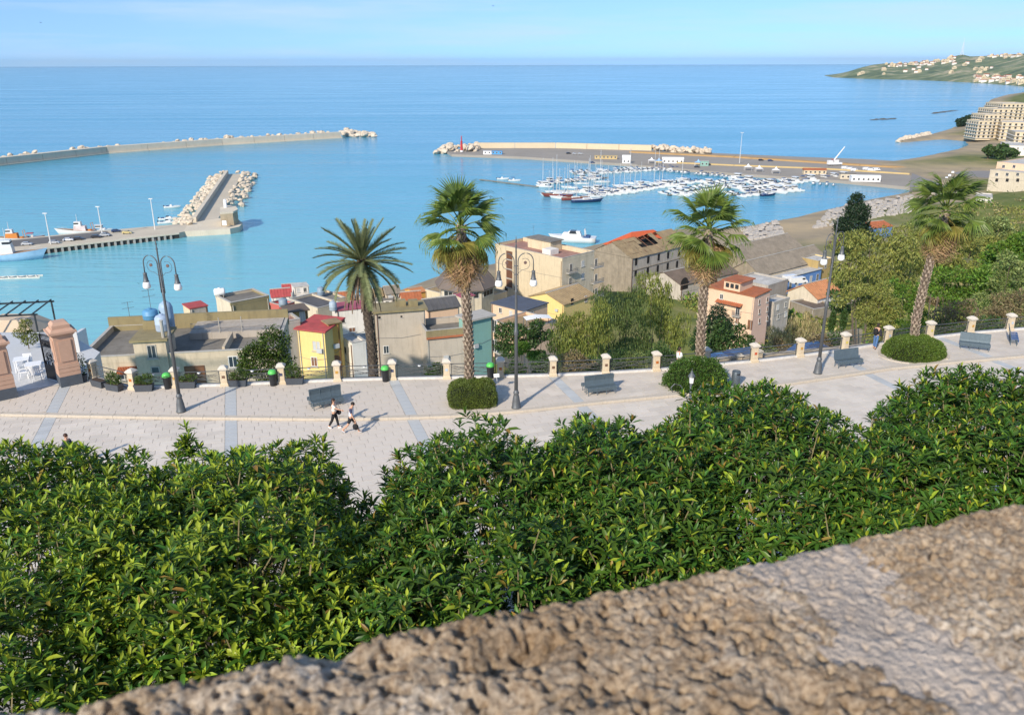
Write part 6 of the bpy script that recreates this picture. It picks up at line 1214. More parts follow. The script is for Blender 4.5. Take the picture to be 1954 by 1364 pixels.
# fishing boats at the quay
def trawler(label,loc,rz,L,hm,sup):
    t=thing('fishing_boat',label,'fishing boat',loc,rz,'fishing boats at the quay'); Wd=L*.27; H=L*.12; hb,dk=hull(L,Wd,H,.6,.7,.8); hb.build('hull',hm,t,True); dk.build('deck',M_teak,t)
    MB().taper(-L*.28,L*.06,-Wd*.3,Wd*.3,H*.95,H*2.2,.92).build('deckhouse',sup,t); MB().taper(-L*.16,L*.04,-Wd*.25,Wd*.25,H*2.2,H*3.2,.9).build('wheelhouse',M_gel,t); MB().box(-L*.1,L*.035,-Wd*.24,Wd*.24,H*2.6,H*2.95).build('wheelhouse_windows',M_tint,t)
    MB().tube([(-L*.05,0,H*3.2),(-L*.05,0,H*5)],[.15,.08],5).build('mast',M_alu,t); MB().tube([(-L*.46,-Wd*.3,H),(-L*.44,-Wd*.3,H*2.8),(-L*.44,Wd*.3,H*2.8),(-L*.46,Wd*.3,H)],.12,5).build('gantry',M_orng,t); MB().tube([(L*.3,-Wd*.3,H*1.7),(L*.56,0,H*2.1),(L*.3,Wd*.3,H*1.7)],.06,4).build('bow_rail',M_gel,t)
    for i in range(3): MB().box(-L*.4+i*1.6,-L*.4+i*1.6+1.2,-.6,.6,H*.95,H*1.3).build('fish_crate',M_orng,t)
    return t
trawler('blue and white fishing boat moored at the dark quay face, bow to the jetty',S(24,497),R(14),22,mat('hull_blue_white',(.06,.30,.55),.5,.15,.15,col2=(.45,.62,.75)),M_gel); trawler('white and red fishing boat moored behind the quay with tall funnel',S(148,448),R(186),16,M_gel,mat('deckhouse_red_white',(.55,.25,.2),.5,.3,.5,col2=(.8,.75,.7)))
trawler('small white fishing boat with orange gear at the quay end',S(18,462),R(190),15,M_gel,M_orng); b=motorboat('white inflatable with red tube arch behind the quay',None,8,M_maroon,0,mat('red_canvas',(.4,.05,.06),.7)); b.location=S(64,456); b.rotation_euler=(0,0,R(20)); b=motorboat('small white cabin boat near the light mast behind the quay',None,9,M_gel,2,None,False); b.location=S(192,443); b.rotation_euler=(0,0,R(10))
# boat stored on the quay stern of the town, floating frame
t=thing('floating_frame','white zigzag steel frame floating off the fishing boat','frame',S(30,530),R(9))
for i in range(5): MB().tube([(-8+i*3.2,-1.5,.3),(-6.4+i*3.2,1.5,.3)],.22,5).build('strut',mat('cream_steel',(.7,.66,.58),.6),t); MB().tube([(-6.4+i*3.2,1.5,.3),(-4.8+i*3.2,-1.5,.3)],.22,5).build('strut',mat('cream_steel'),t)
for y in (-1.6,1.6): MB().tube([(-9,y,.12),(9,y,.12)],.25,5).build('rail',mat('cream_steel'),t)
# ================================================================= cars, vans, masts, crane
CARM={k:mat('car_paint_'+k,v,.3,.04,1,coat=.6) for k,v in dict(white=(.72,.72,.72),silver=(.42,.44,.46),black=(.02,.02,.025),navy=(.03,.05,.12),blue=(.035,.10,.26),red=(.35,.03,.03),yellow=(.55,.45,.2)).items()}
CART={}
def car(label,p,rz,c,van=False):
    key=(c,van)
    if key in CART: return dup(CART[key],p,rz,label)
    t=thing('van' if van else 'car',label,'van' if van else 'car',p,rz,'cars and vans parked around the harbour'); L_,w,hh=(5.2,1.95,2.1) if van else (4.2,1.75,1.45)
    pr=[(-L_/2,.35),(-L_/2,.85),(-L_/2+.05,hh*.98 if van else .95),(-L_*.34,hh*.99),(L_*.12 if not van else L_*.3,hh),(L_*.24 if not van else L_*.38,hh*.72 if not van else hh*.6),(L_*.46,.78 if not van else 1.05),(L_/2,.6),(L_/2,.35)]
    b=MB(); n=len(pr); vs=[(x,-w/2*(.86 if z>1 else 1),z) for x,z in pr]+[(x,w/2*(.86 if z>1 else 1),z) for x,z in pr]; b.add(vs,[tuple(range(n)),tuple(reversed(range(n,2*n)))]+[(i,n+i,n+(i+1)%n,(i+1)%n) for i in range(n)]); b.f=[tuple(reversed(f)) for f in b.f]; b.build('body',CARM[c],t)
    g=MB(); z0,z1=(.92,hh-.1) if not van else (1.3,hh-.25)
    for s in (-1,1): g.box(-L_*.3 if not van else L_*.12,L_*.15 if not van else L_*.31,s*w*.44-.03,s*w*.44+.03,z0,z1)
    g.build('side_window',M_tint,t); x0=pr[4][0]; x1=pr[5][0]; MB().add([(x1+.03,-w*.42,pr[5][1]+.02),(x1+.03,w*.42,pr[5][1]+.02),(x0+.03,w*.40,hh-.03),(x0+.03,-w*.40,hh-.03)],[(0,1,2,3)]).build('windscreen',M_tint,t)
    for x in (-L_*.31,L_*.31):
        for s in (-1,1): o=MB().lathe([(.16,-.11),(.32,-.1),(.32,.1),(.16,.11)],n=10).build('wheel',M_eng,t,loc=(x,s*(w/2-.08),.32),rot=(R(90),0,0))
    CART[key]=t; return t
for px,py,c,a,lb in ((52,468,'silver',10,'silver car parked nearest the blue fishing boat'),(104,465,'silver',12,'silver car parked at the foot of a light mast'),(131,460,'white',12,'white car parked mid quay'),(150,458,'black',12,'black car parked beside the white car mid quay'),(184,454,'black',12,'black estate car parked before the pale crates'),(200,451,'silver',10,'silver car parked at the far light mast'),(222,443,'navy',30,'navy car parked near the pale yellow car'),(243,446,'yellow',10,'pale yellow car parked near the jetty end of the quay')): car(lb+' on the fishing quay',P(px,py,SEA+2.5),R(a),c)
for px,py,c,a in ((1085,294,'black',10),(1097,295,'silver',12),(1108,295,'silver',9),(1330,320,'black',-10),(1452,307,'black',0),(1470,308,'navy',0),(1130,312,'navy',20)): car('%s car parked on the marina mole near pixel row of sheds'%c if False else '%s car parked on the marina mole'%c,P(px,py,SEA+1.9),R(a),c)
for px,py,a in ((1612,323,0),(1622,325,5),(1630,327,5),(1653,325,0),(1662,327,0),(1672,326,4)): car('white van parked on the mole road below the crane',P(px,py,SEA+1.9),R(a),'white',True)
for px,py,a,lb in ((1524,541,15,'white van parked behind the pink house roof'),(1508,537,20,'white van parked nearest the blue row')): car(lb,P(px,py,-46.5),R(a),'white',True)
for px,py,D,c,lb in ((1375,690,53.2,'blue','blue car on the lower road, seen through the railing beside the bin'),(1430,683,54.3,'navy','navy car on the lower road, seen through the railing'),(1560,672,55.5,'blue','blue car on the lower road behind the lamp post')):
    q=Q(px,py,D); car(lb,(q.x,q.y,-3.05),R(17),c); q2=Q(px,py,D)
lr=MB().prism([(12,50.4),(24,54.2),(24,57.5),(12,53.7)],-9,-3.05).build('lower_road',M_quay); struct(lr)
for px,py in ((1370,684),(1411,675),(1450,668)): q=Q(px,py,52.2); t=thing('balustrade_pillar','short squat stone pillar of the lower wall beyond the railing','pillar',(q.x,q.y,q.z-1.0),R(14),'squat pillars of the lower wall'); put('shaft',PM,t,sc=(.9,.9,.85)); put('cap',PC,t,sc=(.9,.9,.85))
lw=MB().box(11,28,-.2,.2,-4,0).build('lower_wall',mat('promenade_wall'),None,loc=(0,48.5,-1.3),rot=(0,0,R(14))); tag(lw,'low stone wall carrying the squat pillars','wall')
for px,py,hh,lb in ((97,466,13,'white light mast nearest the fishing boat'),(196,451,13,'white light mast beside parked cars'),(296,438,14,'white light mast near the jetty root')): t=thing('light_mast',lb,'light mast',P(px,py,SEA+2.5),0); MB().tube([(0,0,0),(0,0,hh)],[.28,.16],6).build('mast',M_gel,t); MB().box(-.9,.9,-.3,.3,hh,hh+.35).build('floodlight',M_gel,t)
t=thing('mobile_crane','white mobile crane with raised boom on the mole road','crane',P(1592,316,SEA+1.9),R(8)); MB().box(-5.5,5.5,-1.4,1.4,.8,2.2).build('chassis',CARM['white'],t); MB().box(-5.5,-2.2,-1.3,1.3,2.2,3.9).build('cab',CARM['white'],t); MB().box(-.5,2.6,-1.2,1.2,2.21,4.2).build('turret',CARM['white'],t); MB().tube([(1.5,0,4),(-3,0,4.5)],.3,4).build('counterweight_arm',CARM['red'],t); MB().tube([(-1,0,3.6),(6.5,0,13.6)],[.55,.38],5).build('boom',M_gel,t)
for x in (-4,-2,1.5,4): 
    for s in (-1,1): MB().lathe([(.3,-.2),(.62,-.18),(.62,.18),(.3,.2)],n=10).build('wheel',M_eng,t,loc=(x,s*1.2,.62),rot=(R(90),0,0))
# sheds and kiosks on the mole
def kiosk(label,px,py,L_,D_,h,wc,rc,gable=1.2,rz=-8,name='quay_shed'):
    t=thing(name,label,'shed',P(px,py,SEA+1.9),R(rz)); MB().box(-L_/2,L_/2,0,D_,0,h).build('wall',wc,t)
    MB().add([(-L_/2-.3,-.3,h),(L_/2+.3,-.3,h),(L_/2+.3,D_+.3,h),(-L_/2-.3,D_+.3,h),(-L_/2-.3,D_/2,h+gable),(L_/2+.3,D_/2,h+gable)],[(0,1,5,4),(2,3,4,5),(0,4,3),(1,2,5),(3,2,1,0)]).build('roof',rc,t)
    k=max(2,int(L_/3))
    for i in range(k): x=-L_/2+L_*(i+.5)/k; o=MB().box(x-.7,x+.7,-.06,0,.9,2.2).build('window',M_frame,t); MB().box(x-.58,x+.58,-.09,-.062,1.0,2.1).build('pane',M_glass,o)
wp_=mat('white_paint'); ws=mat('white_sheet')
kiosk('long white prefab shed on the marina mole',1284,312,16,6,3.2,wp_,ws); kiosk('long pale prefab shed near the marina root, with blue trim',1652,347,18,6,3.4,wp_,ws,.6); kiosk('cream shed with brown tiled roof on the mole',1555,333,15,6,2.8,W_['cream'],R_['terra']); kiosk('cream and teal kiosk between two sheds on the mole',1618,342,10,5,3.4,W_['cream2'],R_['grey'],.3); kiosk('teal green box kiosk on the mole',1344,317,6,4,3.6,W_['teal'],R_['pale'],.2); kiosk('white gabled hut behind the sailing yachts',1195,312,6,5,4.2,wp_,ws,1.8); kiosk('ochre low store on the mole behind the yachts',1156,304,18,5,2.4,mat('barrier_yellow'),mat('barrier_yellow'),.4); kiosk('white container on the outer mole',930,295,7,3,2.8,wp_,wp_,.1); kiosk('bright blue container on the outer mole',948,295,9,3,2.8,mat('container_blue',(.06,.30,.60),.5),mat('container_blue'),.1)
M_tent=mat('tent_white',(.8,.8,.8),.7); M_tentb=mat('tent_blue',(.25,.45,.7),.7)
for px,py,m,lb in ((1243,312,M_tent,'white marquee beside the blue marquee on the mole'),(1257,313,M_tentb,'blue marquee beside the long white shed'),(1332,316,M_tentb,'blue marquee beside the teal kiosk'),(1427,325,M_tent,'white marquee on the mole, first beyond the tall mast'),(1448,328,M_tent,'white marquee on the mole, second beyond the tall mast'),(1480,331,M_tent,'white marquee on the mole, third beyond the tall mast')):
    t=thing('marquee',lb,'marquee',P(px,py,SEA+1.9),R(-8)); MB().lathe([(3.6,2.4),(1.2,3.1),(.15,4.6)],n=4,ph=R(45)).build('roof',m,t)
    for x in (-2.4,2.4):
        for y in (-2.4,2.4): MB().box(x-.08,x+.08,y-.08,y+.08,0,2.4).build('pole',M_alu,t)
t=thing('tall_mast','very tall thin white mast standing on the mole','mast',P(1411,312,SEA+1.9)); MB().tube([(0,0,0),(0,0,23)],[.28,.12],6).build('pole',M_alu,t); MB().box(-1.2,1.2,-.2,.2,22.6,23).build('floodlight',M_alu,t)
# ================================================================= concrete blocks stored on the shore
M_blk2=mat('concrete_block',(.40,.375,.345),.9,.10,.6,.3,3,island=.1); bl=MB(); bl.taper(-1.15,1.15,-1.15,1.15,0,.7,.92).taper(-.7,.7,-1.2,1.2,.7,1.25,.88).box(-1.1,-.72,-.4,.4,.7,1.05).box(.72,1.1,-.4,.4,.7,1.05); BLM=bl.mesh('concrete_block',M_blk2); n_=0
def yard(quad,nx,ny,lab):
    global n_
    a,b,c,d_=[P(*q,SEA+2.4) for q in quad]
    for i in range(nx):
        for j in range(ny):
            f=(i+.5)/nx; g=(j+.5)/ny; q=a.lerp(b,f).lerp(d_.lerp(c,f),g)+Vector((random.uniform(-.7,.7),random.uniform(-.7,.7),0)); z=max(tz(q.x,q.y),SEA+1.2)-.1
            o=put('concrete_block',BLM,None,(q.x,q.y,z+(1.2 if random.random()<.12 and j>0 else 0)),(0,0,random.uniform(-.3,.3)+(0 if random.random()<.7 else 1.57)),random.uniform(.72,1.0)); tag(o,lab,'concrete block','concrete armour blocks stored on the shore'); n_+=1
yard([(1432,458),(1500,446),(1482,425),(1415,434)],11,8,'grey concrete armour block stored in rows beside the shed roofs'); yard([(1548,438),(1740,418),(1742,372),(1590,398)],21,10,'grey concrete armour block stored in the yard behind the dark pine')
# ================================================================= coast to the right: beach, spit, flats
t=thing('beach_groyne','low rocky groyne running out from the sandy beach','groyne',S(1740,267)); c0=S(1740,267)
for i in range(60): f=random.random(); q=S(1712+f*66,271-f*13+random.uniform(-1.5,1.5))-c0; boulder(t,q.x,q.y,random.uniform(-.5,1.6),random.uniform(2,4))
RK=MB().lathe([(.6,-.5),(1,-.1),(.8,.5),(.3,.75)],n=7).mesh('rock',mat('reef_rock',(.10,.085,.065),.9,.3,.4))
for a,b,k,lb in (((1664,229),(1708,227),26,'low dark reef of rocks off the beach'),((1780,217),(1826,211),26,'low rocky islet reef farther off the beach')):
    t=thing('reef',lb,'reef',S(*a)); c0=S(*a)
    for i in range(k): q=S(a[0]+(b[0]-a[0])*i/k,a[1]+(b[1]-a[1])*i/k+random.uniform(-.6,.6))-c0; o=put('rock',RK,t,(q.x,q.y,random.uniform(-1.4,-.2)),(0,0,random.uniform(0,6)),(random.uniform(3,7),random.uniform(2,4),random.uniform(1.2,2.2)))
cr_=MB().prism([tuple(P(*q,0)[:2]) for q in ()] or [tuple((P(*q,SEA+2))[:2]) for q in ((1735,366),(1800,352),(1890,350),(1954,356),(1954,300),(1880,296),(1830,300),(1770,318),(1740,330))],SEA-2,SEA+2.35).build('harbour_road',mat('harbour_road',(.24,.225,.21),.9,.12,.05)); struct(cr_)
for i,(A,B,C,zr,h,wl,lb) in enumerate((((1890,324),(1962,331),(1985,315),-41.5,14,['cream2','cream','cream','cream'],'cream flat roofed block by the harbour road with orange upper storey'),((1903,309),(1962,314),(1980,300),-38.2,6,['peach','peach','peach','peach'],'orange set back storey of the cream harbour block'))):
    b=Bld('apartment_block',lb,A,B,C,zr,h,wl,'pale',.5,'building')
    for px in range(A[0]+12,1954,20): b.win(0,px,A[1]+9,1.6,1.8,'win'); b.win(0,px,A[1]+20,1.6,1.8,'hole') if i==0 else None
flats=[((1868,231),(1896,231),(1899,228),-36,18),((1880,219),(1914,219),(1917,216),-31,24),((1896,208),(1936,208),(1939,205),-27,28),((1914,198),(1972,198),(1976,195),-23,32),((1912,233),(1968,234),(1971,230),-37,18),((1938,252),(1985,253),(1988,248),-41,14)]
fl=['lowest cream apartment terrace beside the umbrella pine','second cream apartment terrace stepping up from the pine','third cream apartment terrace with rows of balconies','topmost white apartment terrace on the hillside','orange cream apartment house below the terraces','white apartment house above the seafront road']
for (A,B,C,zr,h),lb in zip(flats,fl):
    b=Bld('apartment_block',lb,A,B,C,zr,h,['cream','cream2','cream','cream'],'pale',.6,'building','stepped apartment blocks above the beach'); k=max(4,int(b.Lx/4)); fl_=int(h/3.2)
    for f,LL in ((0,b.Lx),(3,b.Ly)):
        for j in range(fl_):
            z=b.h-2.2-j*3.1
            if z<1.5: continue
            kk=max(3,int(LL/4.2))
            for i in range(kk): b.fbox(MB(),f,LL*(i+.5)/kk-.9,LL*(i+.5)/kk+.9,-.05,.06,z-.9,z+.9).build('window',M_glass,b.t)
            b.fbox(MB(),f,0,LL,.0,1.0,z-1.35,z-1.05).build('balcony_slab',M_frame,b.t)
for px,py,a in ((1893,288,20),(1883,285,20),(1902,290,15),(1812,337,60),(1806,342,60),(1818,331,60)): car('dark car parked by the seafront trees' if px>1850 else 'white car parked on the harbour road behind the leaning palm',P(px,py,SEA+2.4),R(a),'navy' if px>1850 else 'white')
# ---- houses on the headland
HM=[MB().box(-6,6,-4.5,4.5,-3,5).add([(-6.4,-4.9,5),(6.4,-4.9,5),(6.4,4.9,5),(-6.4,4.9,5),(-6.4,0,6.8),(6.4,0,6.8)],[(0,1,5,4),(2,3,4,5),(0,4,3),(1,2,5)],1).mesh('villa',[W_['white'],R_['terra']]),MB().box(-7,7,-4.5,4.5,-3,6).box(-3,4,-4,3,6,9).box(-5,-3.4,-4.56,-4.5,1.5,4,1).box(-1,.6,-4.56,-4.5,1.5,4,1).box(3,4.6,-4.56,-4.5,1.5,4,1).mesh('villa',[W_['cream'],M_glass])]
HVa=np.array(HV).reshape(HN,HK,3); r_=random.Random(3)
def hland(px,t):
    i=min(HN-1,max(0,(px-1588)/(2150-1588)*(HN-1))); i0=int(i); j=t*(HK-2); j0=int(j); q=HVa[i0,j0]*(1-(j-j0))+HVa[i0,min(j0+1,HK-2)]*(j-j0); return q
for i in range(150):
    band=r_.random()
    if band<.45: px,tt=r_.uniform(1690,1840),r_.uniform(.72,.95)
    elif band<.7: px,tt=r_.uniform(1860,1954),r_.uniform(.03,.2)
    elif band<.85: px,tt=r_.uniform(1870,1954),r_.uniform(.8,.97)
    else: px,tt=r_.uniform(1630,1900),r_.uniform(.2,.7)
    q=hland(px,tt); o=put('villa',HM[i%2],None,(q[0],q[1],q[2]+1),(0,0,r_.uniform(-.8,.8)),r_.uniform(.8,1.7)); tag(o,('small white villa with red roof' if i%2==0 else 'small cream flat roofed villa')+' scattered on the far headland','house','villas on the far headland')
t=thing('radio_mast','tall white lattice radio mast on the headland summit','mast',Vector(hland(1840,.97))+Vector((0,0,-2)),0)
for a in range(3): MB().tube([(9*math.cos(a*2.09),9*math.sin(a*2.09),0),(1.2*math.cos(a*2.09),1.2*math.sin(a*2.09),62)],[1.,.5],4).build('leg',M_gel,t)
for k in range(8): rr=9-7.8*(k+.5)/8; MB().tube([(rr*math.cos(a*2.09),rr*math.sin(a*2.09),62*(k+.5)/8) for a in (0,1,2,0)],.4,4).build('brace',M_gel,t)
MB().tube([(0,0,58),(0,0,86)],[.7,.3],5).build('aerial',M_gel,t)
for px,py in ((941,12),(265,541),(78,44)): 
    D_=190 if py<100 else 150; q=Q(px,py,D_); t=thing('bird',{941:'dark bird flying high over the sea',265:'dark bird flying beside the lamp post',78:'tiny bird flying high above the breakwater'}[px],'bird',q,random.uniform(0,6)); MB().ell((0,0,0),(.16,.05,.05),8,5).add([(.0,.0,.02),(.1,.42,.14),(-.08,.40,.13)],[(0,1,2)]).add([(.0,0,.02),(-.08,-.40,.13),(.1,-.42,.14)],[(0,1,2)]).add([(-.14,0,0),(-.3,.06,0),(-.3,-.06,0)],[(0,1,2)]).build('body',M_eng,t)
# ================================================================= trees and scrub on the slope
G_={k:GREEN('leaf_'+k,*v) for k,v in dict(pepper=((0.22,0.25,0.055),.4,.3),pepperd=((0.109,0.152,0.043),.4,.25),dark=((0.058,0.109,0.029),.4,.2),bright=((0.123,0.225,0.029),.4,.3),olive=((0.25,0.27,0.065),.4,.25),pine=((.025,.05,.022),.35,.12),brown=((0.217,0.174,0.087),.4,.2),light=((0.217,0.275,0.087),.4,.28),straw=((0.392,0.334,0.160),.35,.25)).items()}
def at_px(px,py,D,gz=None):
    q=Q(px,py,D); z=tz(q.x,q.y) if gz is None else gz; return q,Vector((q.x,q.y,z))
def bush(name,label,cat,px,py,D,lobes,n,leaf,m,weep=0.,asp=.4,trunk=.14,group=None,lump=.34,lo=.45,up=.35,solid=False):
    """lobes: (dpx, dpy, radius px x, radius px y) round (px,py)"""
    q,base=at_px(px,py,D); k=(q-CAMP).length/F; L_=[]
    for dx,dy,rx,ry in lobes: L_.append((dx*k,random.uniform(-.3,.3)*rx*k,q.z-base.z-dy*k,rx*k,rx*k*.85,ry*k))
    return tree(name,label,cat,base,L_,n,leaf,m,group,weep,asp,trunk,up,lump,lo,solid)
bush('pepper_tree','weeping yellow green pepper tree with brownish hanging twigs, the largest by the railing','tree',1110,625,72,[(-20,20,42,60),(15,-10,40,55),(35,40,40,50),(-30,55,35,40)],11000,.34,G_['pepper'],2.2,.22,.2)
bush('pepper_tree','dark green weeping pepper tree between the paler ones','tree',1185,600,78,[(-25,-5,38,45),(15,-5,42,50),(0,50,50,55),(30,75,40,40)],11000,.34,G_['pepperd'],2.2,.22,.2)
bush('pepper_tree','tall pale yellow weeping tree in front of the derelict factory','tree',1250,590,84,[(-10,-30,32,40),(15,0,30,50),(0,50,40,50),(35,60,30,60)],9000,.36,G_['pepper'],2.2,.22,.18)
bush('tree','dark green rounded tree behind the middle lamp post','tree',1000,640,86,[(-28,5,32,24),(10,-8,30,26),(35,10,28,22),(-5,28,45,24)],7000,.3,G_['dark'],0,.5)
bush('tree','small bright green rounded tree beside the lamp post','tree',1008,668,72,[(0,0,26,16),(18,8,16,12)],2600,.22,G_['bright'],0,.5,.08)
bush('tree','leafy dark citrus bush behind the planters and terraced house','tree',505,668,52,[(-18,12,28,28),(16,-8,30,30),(5,30,46,26),(-35,34,18,18)],9000,.17,GREEN('citrus_leaf',(.065,.11,.018),.45,.25,.35),0,.5,.1,None,.35,.4,.35,True)
bush('pine_tree','dark pine beside the pink house','tree',1374,612,120,[(-6,-14,16,18),(4,4,22,16),(8,24,28,16),(-22,16,22,28),(-26,46,26,22)],8000,.40,G_['pine'],0,.35,.2,None,.35,.4,.3,True)
bush('tree','deep green tree behind the palm stem and pink house','tree',1385,640,70,[(-30,0,32,36),(5,8,36,30),(34,18,28,20),(0,40,52,26)],7500,.26,G_['dark'],0,.5)
bush('conifer','tall dark pine standing before the harbour basin','tree',1630,430,215,[(-2,-40,14,16),(2,-22,22,18),(-4,0,30,18),(4,20,32,20),(-2,40,30,20)],11000,.85,G_['pine'],0,.35,.4,None,.3,.35,.2,True)
bush('tree','large olive green feathery tree beside the lamp and white house','tree',1690,505,84,[(-30,-20,48,40),(20,-30,50,42),(50,5,45,42),(-55,20,40,42),(0,30,55,45),(-70,-30,30,25)],15000,.36,G_['olive'],.6,.3,.25)
bush('tree','olive green feathery tree behind the person at the railing','tree',1665,590,64,[(-30,-10,36,36),(12,-8,36,36),(-10,30,48,32),(32,24,30,34)],11000,.24,G_['olive'],.4,.3,.16)
bush('tree','fresh green tree behind the leaning palm stem','tree',1722,585,72,[(0,-20,30,40),(18,20,28,36),(-12,25,28,32)],5500,.28,G_['bright'],0,.4)
bush('shrub','large bright green shrub beside the leaning palm','shrub',1840,545,76,[(-30,0,42,30),(20,-12,44,30),(50,8,32,26),(-10,25,50,24)],9000,.28,G_['bright'],0,.5)
bush('shrub','brownish olive bush behind the railing by the far bench','shrub',1845,600,63,[(-30,6,40,26),(15,-4,40,28),(55,0,36,30),(90,-8,34,30)],9000,.22,G_['brown'],.3,.3)
bush('tree','pale green tall shrub behind the last pillars of the balustrade','tree',1925,560,68,[(-10,-35,36,40),(22,-10,40,50),(-25,20,34,34),(15,36,40,30)],9500,.26,G_['light'],0,.4)
bush('shrub','straw coloured willowy shrub beside the pink house door','shrub',1515,640,66,[(-22,4,30,30),(10,-6,32,36),(32,16,28,26)],7500,.34,G_['straw'],2.,.14)
bush('shrub','olive shrub on the grassy slope behind the palm crown','shrub',1880,470,120,[(-30,0,30,20),(10,6,34,18),(40,0,26,20)],5000,.45,G_['olive'],.2,.4)
bush('shrub','dry brown scrub patch on the slope','shrub',1925,508,100,[(-25,4,30,18),(14,0,34,18)],3500,.4,G_['brown'],.3,.3)
bush('tree','broad yellow green tree on the slope behind the leaning palm crown','tree',1800,480,108,[(-35,5,38,32),(5,-12,40,34),(40,6,38,32),(-5,30,50,28)],10000,.42,G_['olive'],.3,.35,.25)
bush('tree','fresh green tree high on the slope beside the leaning palm crown','tree',1890,455,125,[(-28,4,32,26),(8,-8,36,28),(40,6,34,26)],8000,.5,G_['light'],0,.4,.25)
bush('tree','bright leafy tree at the slope edge above the pale shrub','tree',1940,490,98,[(-20,0,34,28),(16,-8,36,30),(0,24,44,24)],8000,.42,G_['bright'],0,.45,.25)
bush('tree','dark leafy tree low on the slope behind the lamp and white house','tree',1628,545,95,[(-16,4,26,30),(14,-4,28,34),(0,28,36,26)],6500,.36,G_['dark'],0,.45,.2)
bush('umbrella_pine','round umbrella pine beside the stepped apartments','tree',1852,234,1010,[(0,0,17,9),(-8,3,10,6),(9,3,10,6)],2600,4.5,G_['pine'],0,.5,1.2)
for px,py,rx,ry,D,lb in ((1905,288,18,11,640,'dark tree clump by the seafront cars'),(1925,292,12,9,600,'dark tree beside the cream harbour block'),(1945,240,8,6,940,'small dark tree among the apartment terraces'),(1888,286,10,8,640,'small tree at the seafront road bend')): bush('tree',lb,'tree',px,py,D,[(0,0,rx,ry),(rx*.5,ry*.3,rx*.6,ry*.6),(-rx*.5,ry*.2,rx*.6,ry*.6)],1800,2.4,G_['dark'],0,.5,.5)
for px,py,w,lb in ((1040,692,22,'green'),(1095,688,30,'dry'),(1140,690,24,'green'),(1180,690,30,'green'),(1215,682,26,'pale'),(1265,676,26,'green'),(830,705,16,'green'),(1450,672,28,'pale'),(1485,664,24,'dry'),(1600,650,26,'green'),(985,700,18,'green'),(1560,655,22,'dry'),(1725,636,24,'green'),(1805,628,26,'green'),(1880,620,26,'green'),(1935,612,24,'pale')):
    bush('bush',{'green':'low green bush growing just beyond the railing','dry':'low brown bush growing just beyond the railing','pale':'low pale green bush growing just beyond the railing'}[lb],'bush',px,py,51+random.uniform(0,6)+max(0,(px-1250)*.012),[(0,0,w,w*.75),(w*.6,w*.2,w*.7,w*.5),(-w*.6,w*.25,w*.7,w*.5),(0,w*.9,w*1.1,w*.8)],2800,.18,G_[{'green':'dark','dry':'brown','pale':'light'}[lb]],0,.4,.05,lb+' bushes beyond the railing')
for px,py,lb in ((1588,615,'clipped green cypress on the terraced garden below the white house'),(1610,612,'second clipped cypress on the terraced garden')): bush('cypress',lb,'tree',px,py,88,[(0,0,6,18),(0,-12,4,10)],1500,.25,G_['dark'],0,.5,.06,None,.1,.6,.4,True)
gw=Q(1590,622,86); o=MB().box(-4,4,-.25,.25,-4,.1).build('garden_wall',W_['stone'],None,loc=(gw.x,gw.y,gw.z-.9),rot=(0,0,R(20))); tag(o,'low stone garden wall behind the clipped cypresses','wall')
rs_=random.Random(21)
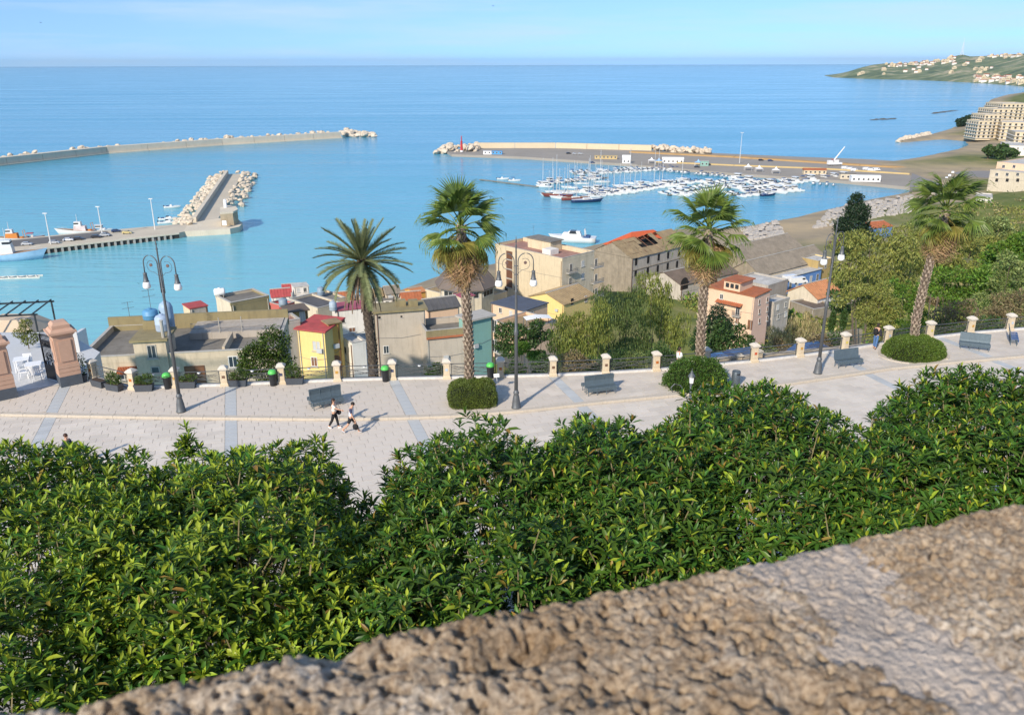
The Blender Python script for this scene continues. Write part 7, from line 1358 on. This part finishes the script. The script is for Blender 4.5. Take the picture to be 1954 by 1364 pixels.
for i in range(46):
    px=rs_.uniform(1760,1954); py=rs_.uniform(392,500); D_=np.interp(py,[392,430,470,500],[300,210,150,120])*rs_.uniform(.9,1.1); w=rs_.uniform(8,17); k=rs_.choice(('olive','bright','light','brown','dark','straw'))
    q=Q(px,py,D_); z=tz(q.x,q.y); z=z if abs(z-q.z)<8 else q.z-1.0; kk=(q-CAMP).length/F
    tree('slope_bush',{'olive':'olive green','bright':'bright green','light':'pale green','brown':'brown','dark':'dark green','straw':'straw coloured'}[k]+' bush on the grassy slope beyond the leaning palm','bush',(q.x,q.y,tz(q.x,q.y)-.1),[(0,0,.9*w*kk*.4,w*kk,w*kk,w*kk*.6),(w*kk*.6,0,w*kk*.25,w*kk*.7,w*kk*.7,w*kk*.45)],900,.55+.0015*D_,G_[k],k+' bushes on the slope',0,.45,.06)
# ground cover on the slope
def scrub(n,x0,x1,y0,y1,m,leaf,nm,tall=.5,thr=.0):
    x=rng.uniform(x0,x1,n); y=rng.uniform(y0,y1,n); fy=np.interp(x,[p[0] for p in FENX],[p[1] for p in FENX]); k=y>fy+1; x,y=x[k],y[k]; z=terrain_z(x,y)
    dn=np.array([noise.noise((a*.07,b*.07,9.)) for a,b in zip(x,y)]); k=(z>SEA+6)&(dn>thr); x,y,z,dn=x[k],y[k],z[k],dn[k]; n=len(x)
    p=np.stack([x,y,z+rng.uniform(0,1,n)*tall*(1+2*np.maximum(dn,0))],1); d=nrm(np.array([0,0,.7])+rand_unit(n)); L_=leaf*rng.uniform(.5,1.5,n); V,Fq=leafquads(p,d,L_,L_*.4); stuff(put(nm,rawmesh(nm,V,Fq,m)))
scrub(60000,-5,110,48,170,G_['brown'],.5,'dry_grass',.5,-.1); scrub(60000,-5,120,48,180,G_['dark'],.5,'green_scrub',1.0,.08); scrub(80000,50,300,100,400,G_['olive'],1.3,'hillside_scrub',1.4,-.05); scrub(60000,60,330,100,420,G_['straw'],1.1,'hillside_dry_grass',.6,-.2); scrub(40000,50,330,100,420,G_['bright'],1.3,'hillside_green_scrub',1.6,.15); scrub(12000,260,620,330,760,G_['dark'],1.8,'seafront_scrub',2.5,.12)

# ================================================================= air
hz=MB().box(-32000,32000,-1500,32000,SEA-3,145).build('haze',None); hz.data.materials.clear()
hm=bpy.data.materials.new('sea_haze'); hm.use_nodes=True; hn=hm.node_tree; hn.nodes.clear(); ho=hn.nodes.new('ShaderNodeOutputMaterial'); hv=hn.nodes.new('ShaderNodeVolumePrincipled'); hv.inputs['Color'].default_value=(.58,.82,1,1); hv.inputs['Density'].default_value=2.5e-5; hv.inputs['Anisotropy'].default_value=.2
hn.links.new(hv.outputs[0],ho.inputs['Volume']); hz.data.materials.append(hm); stuff(hz)
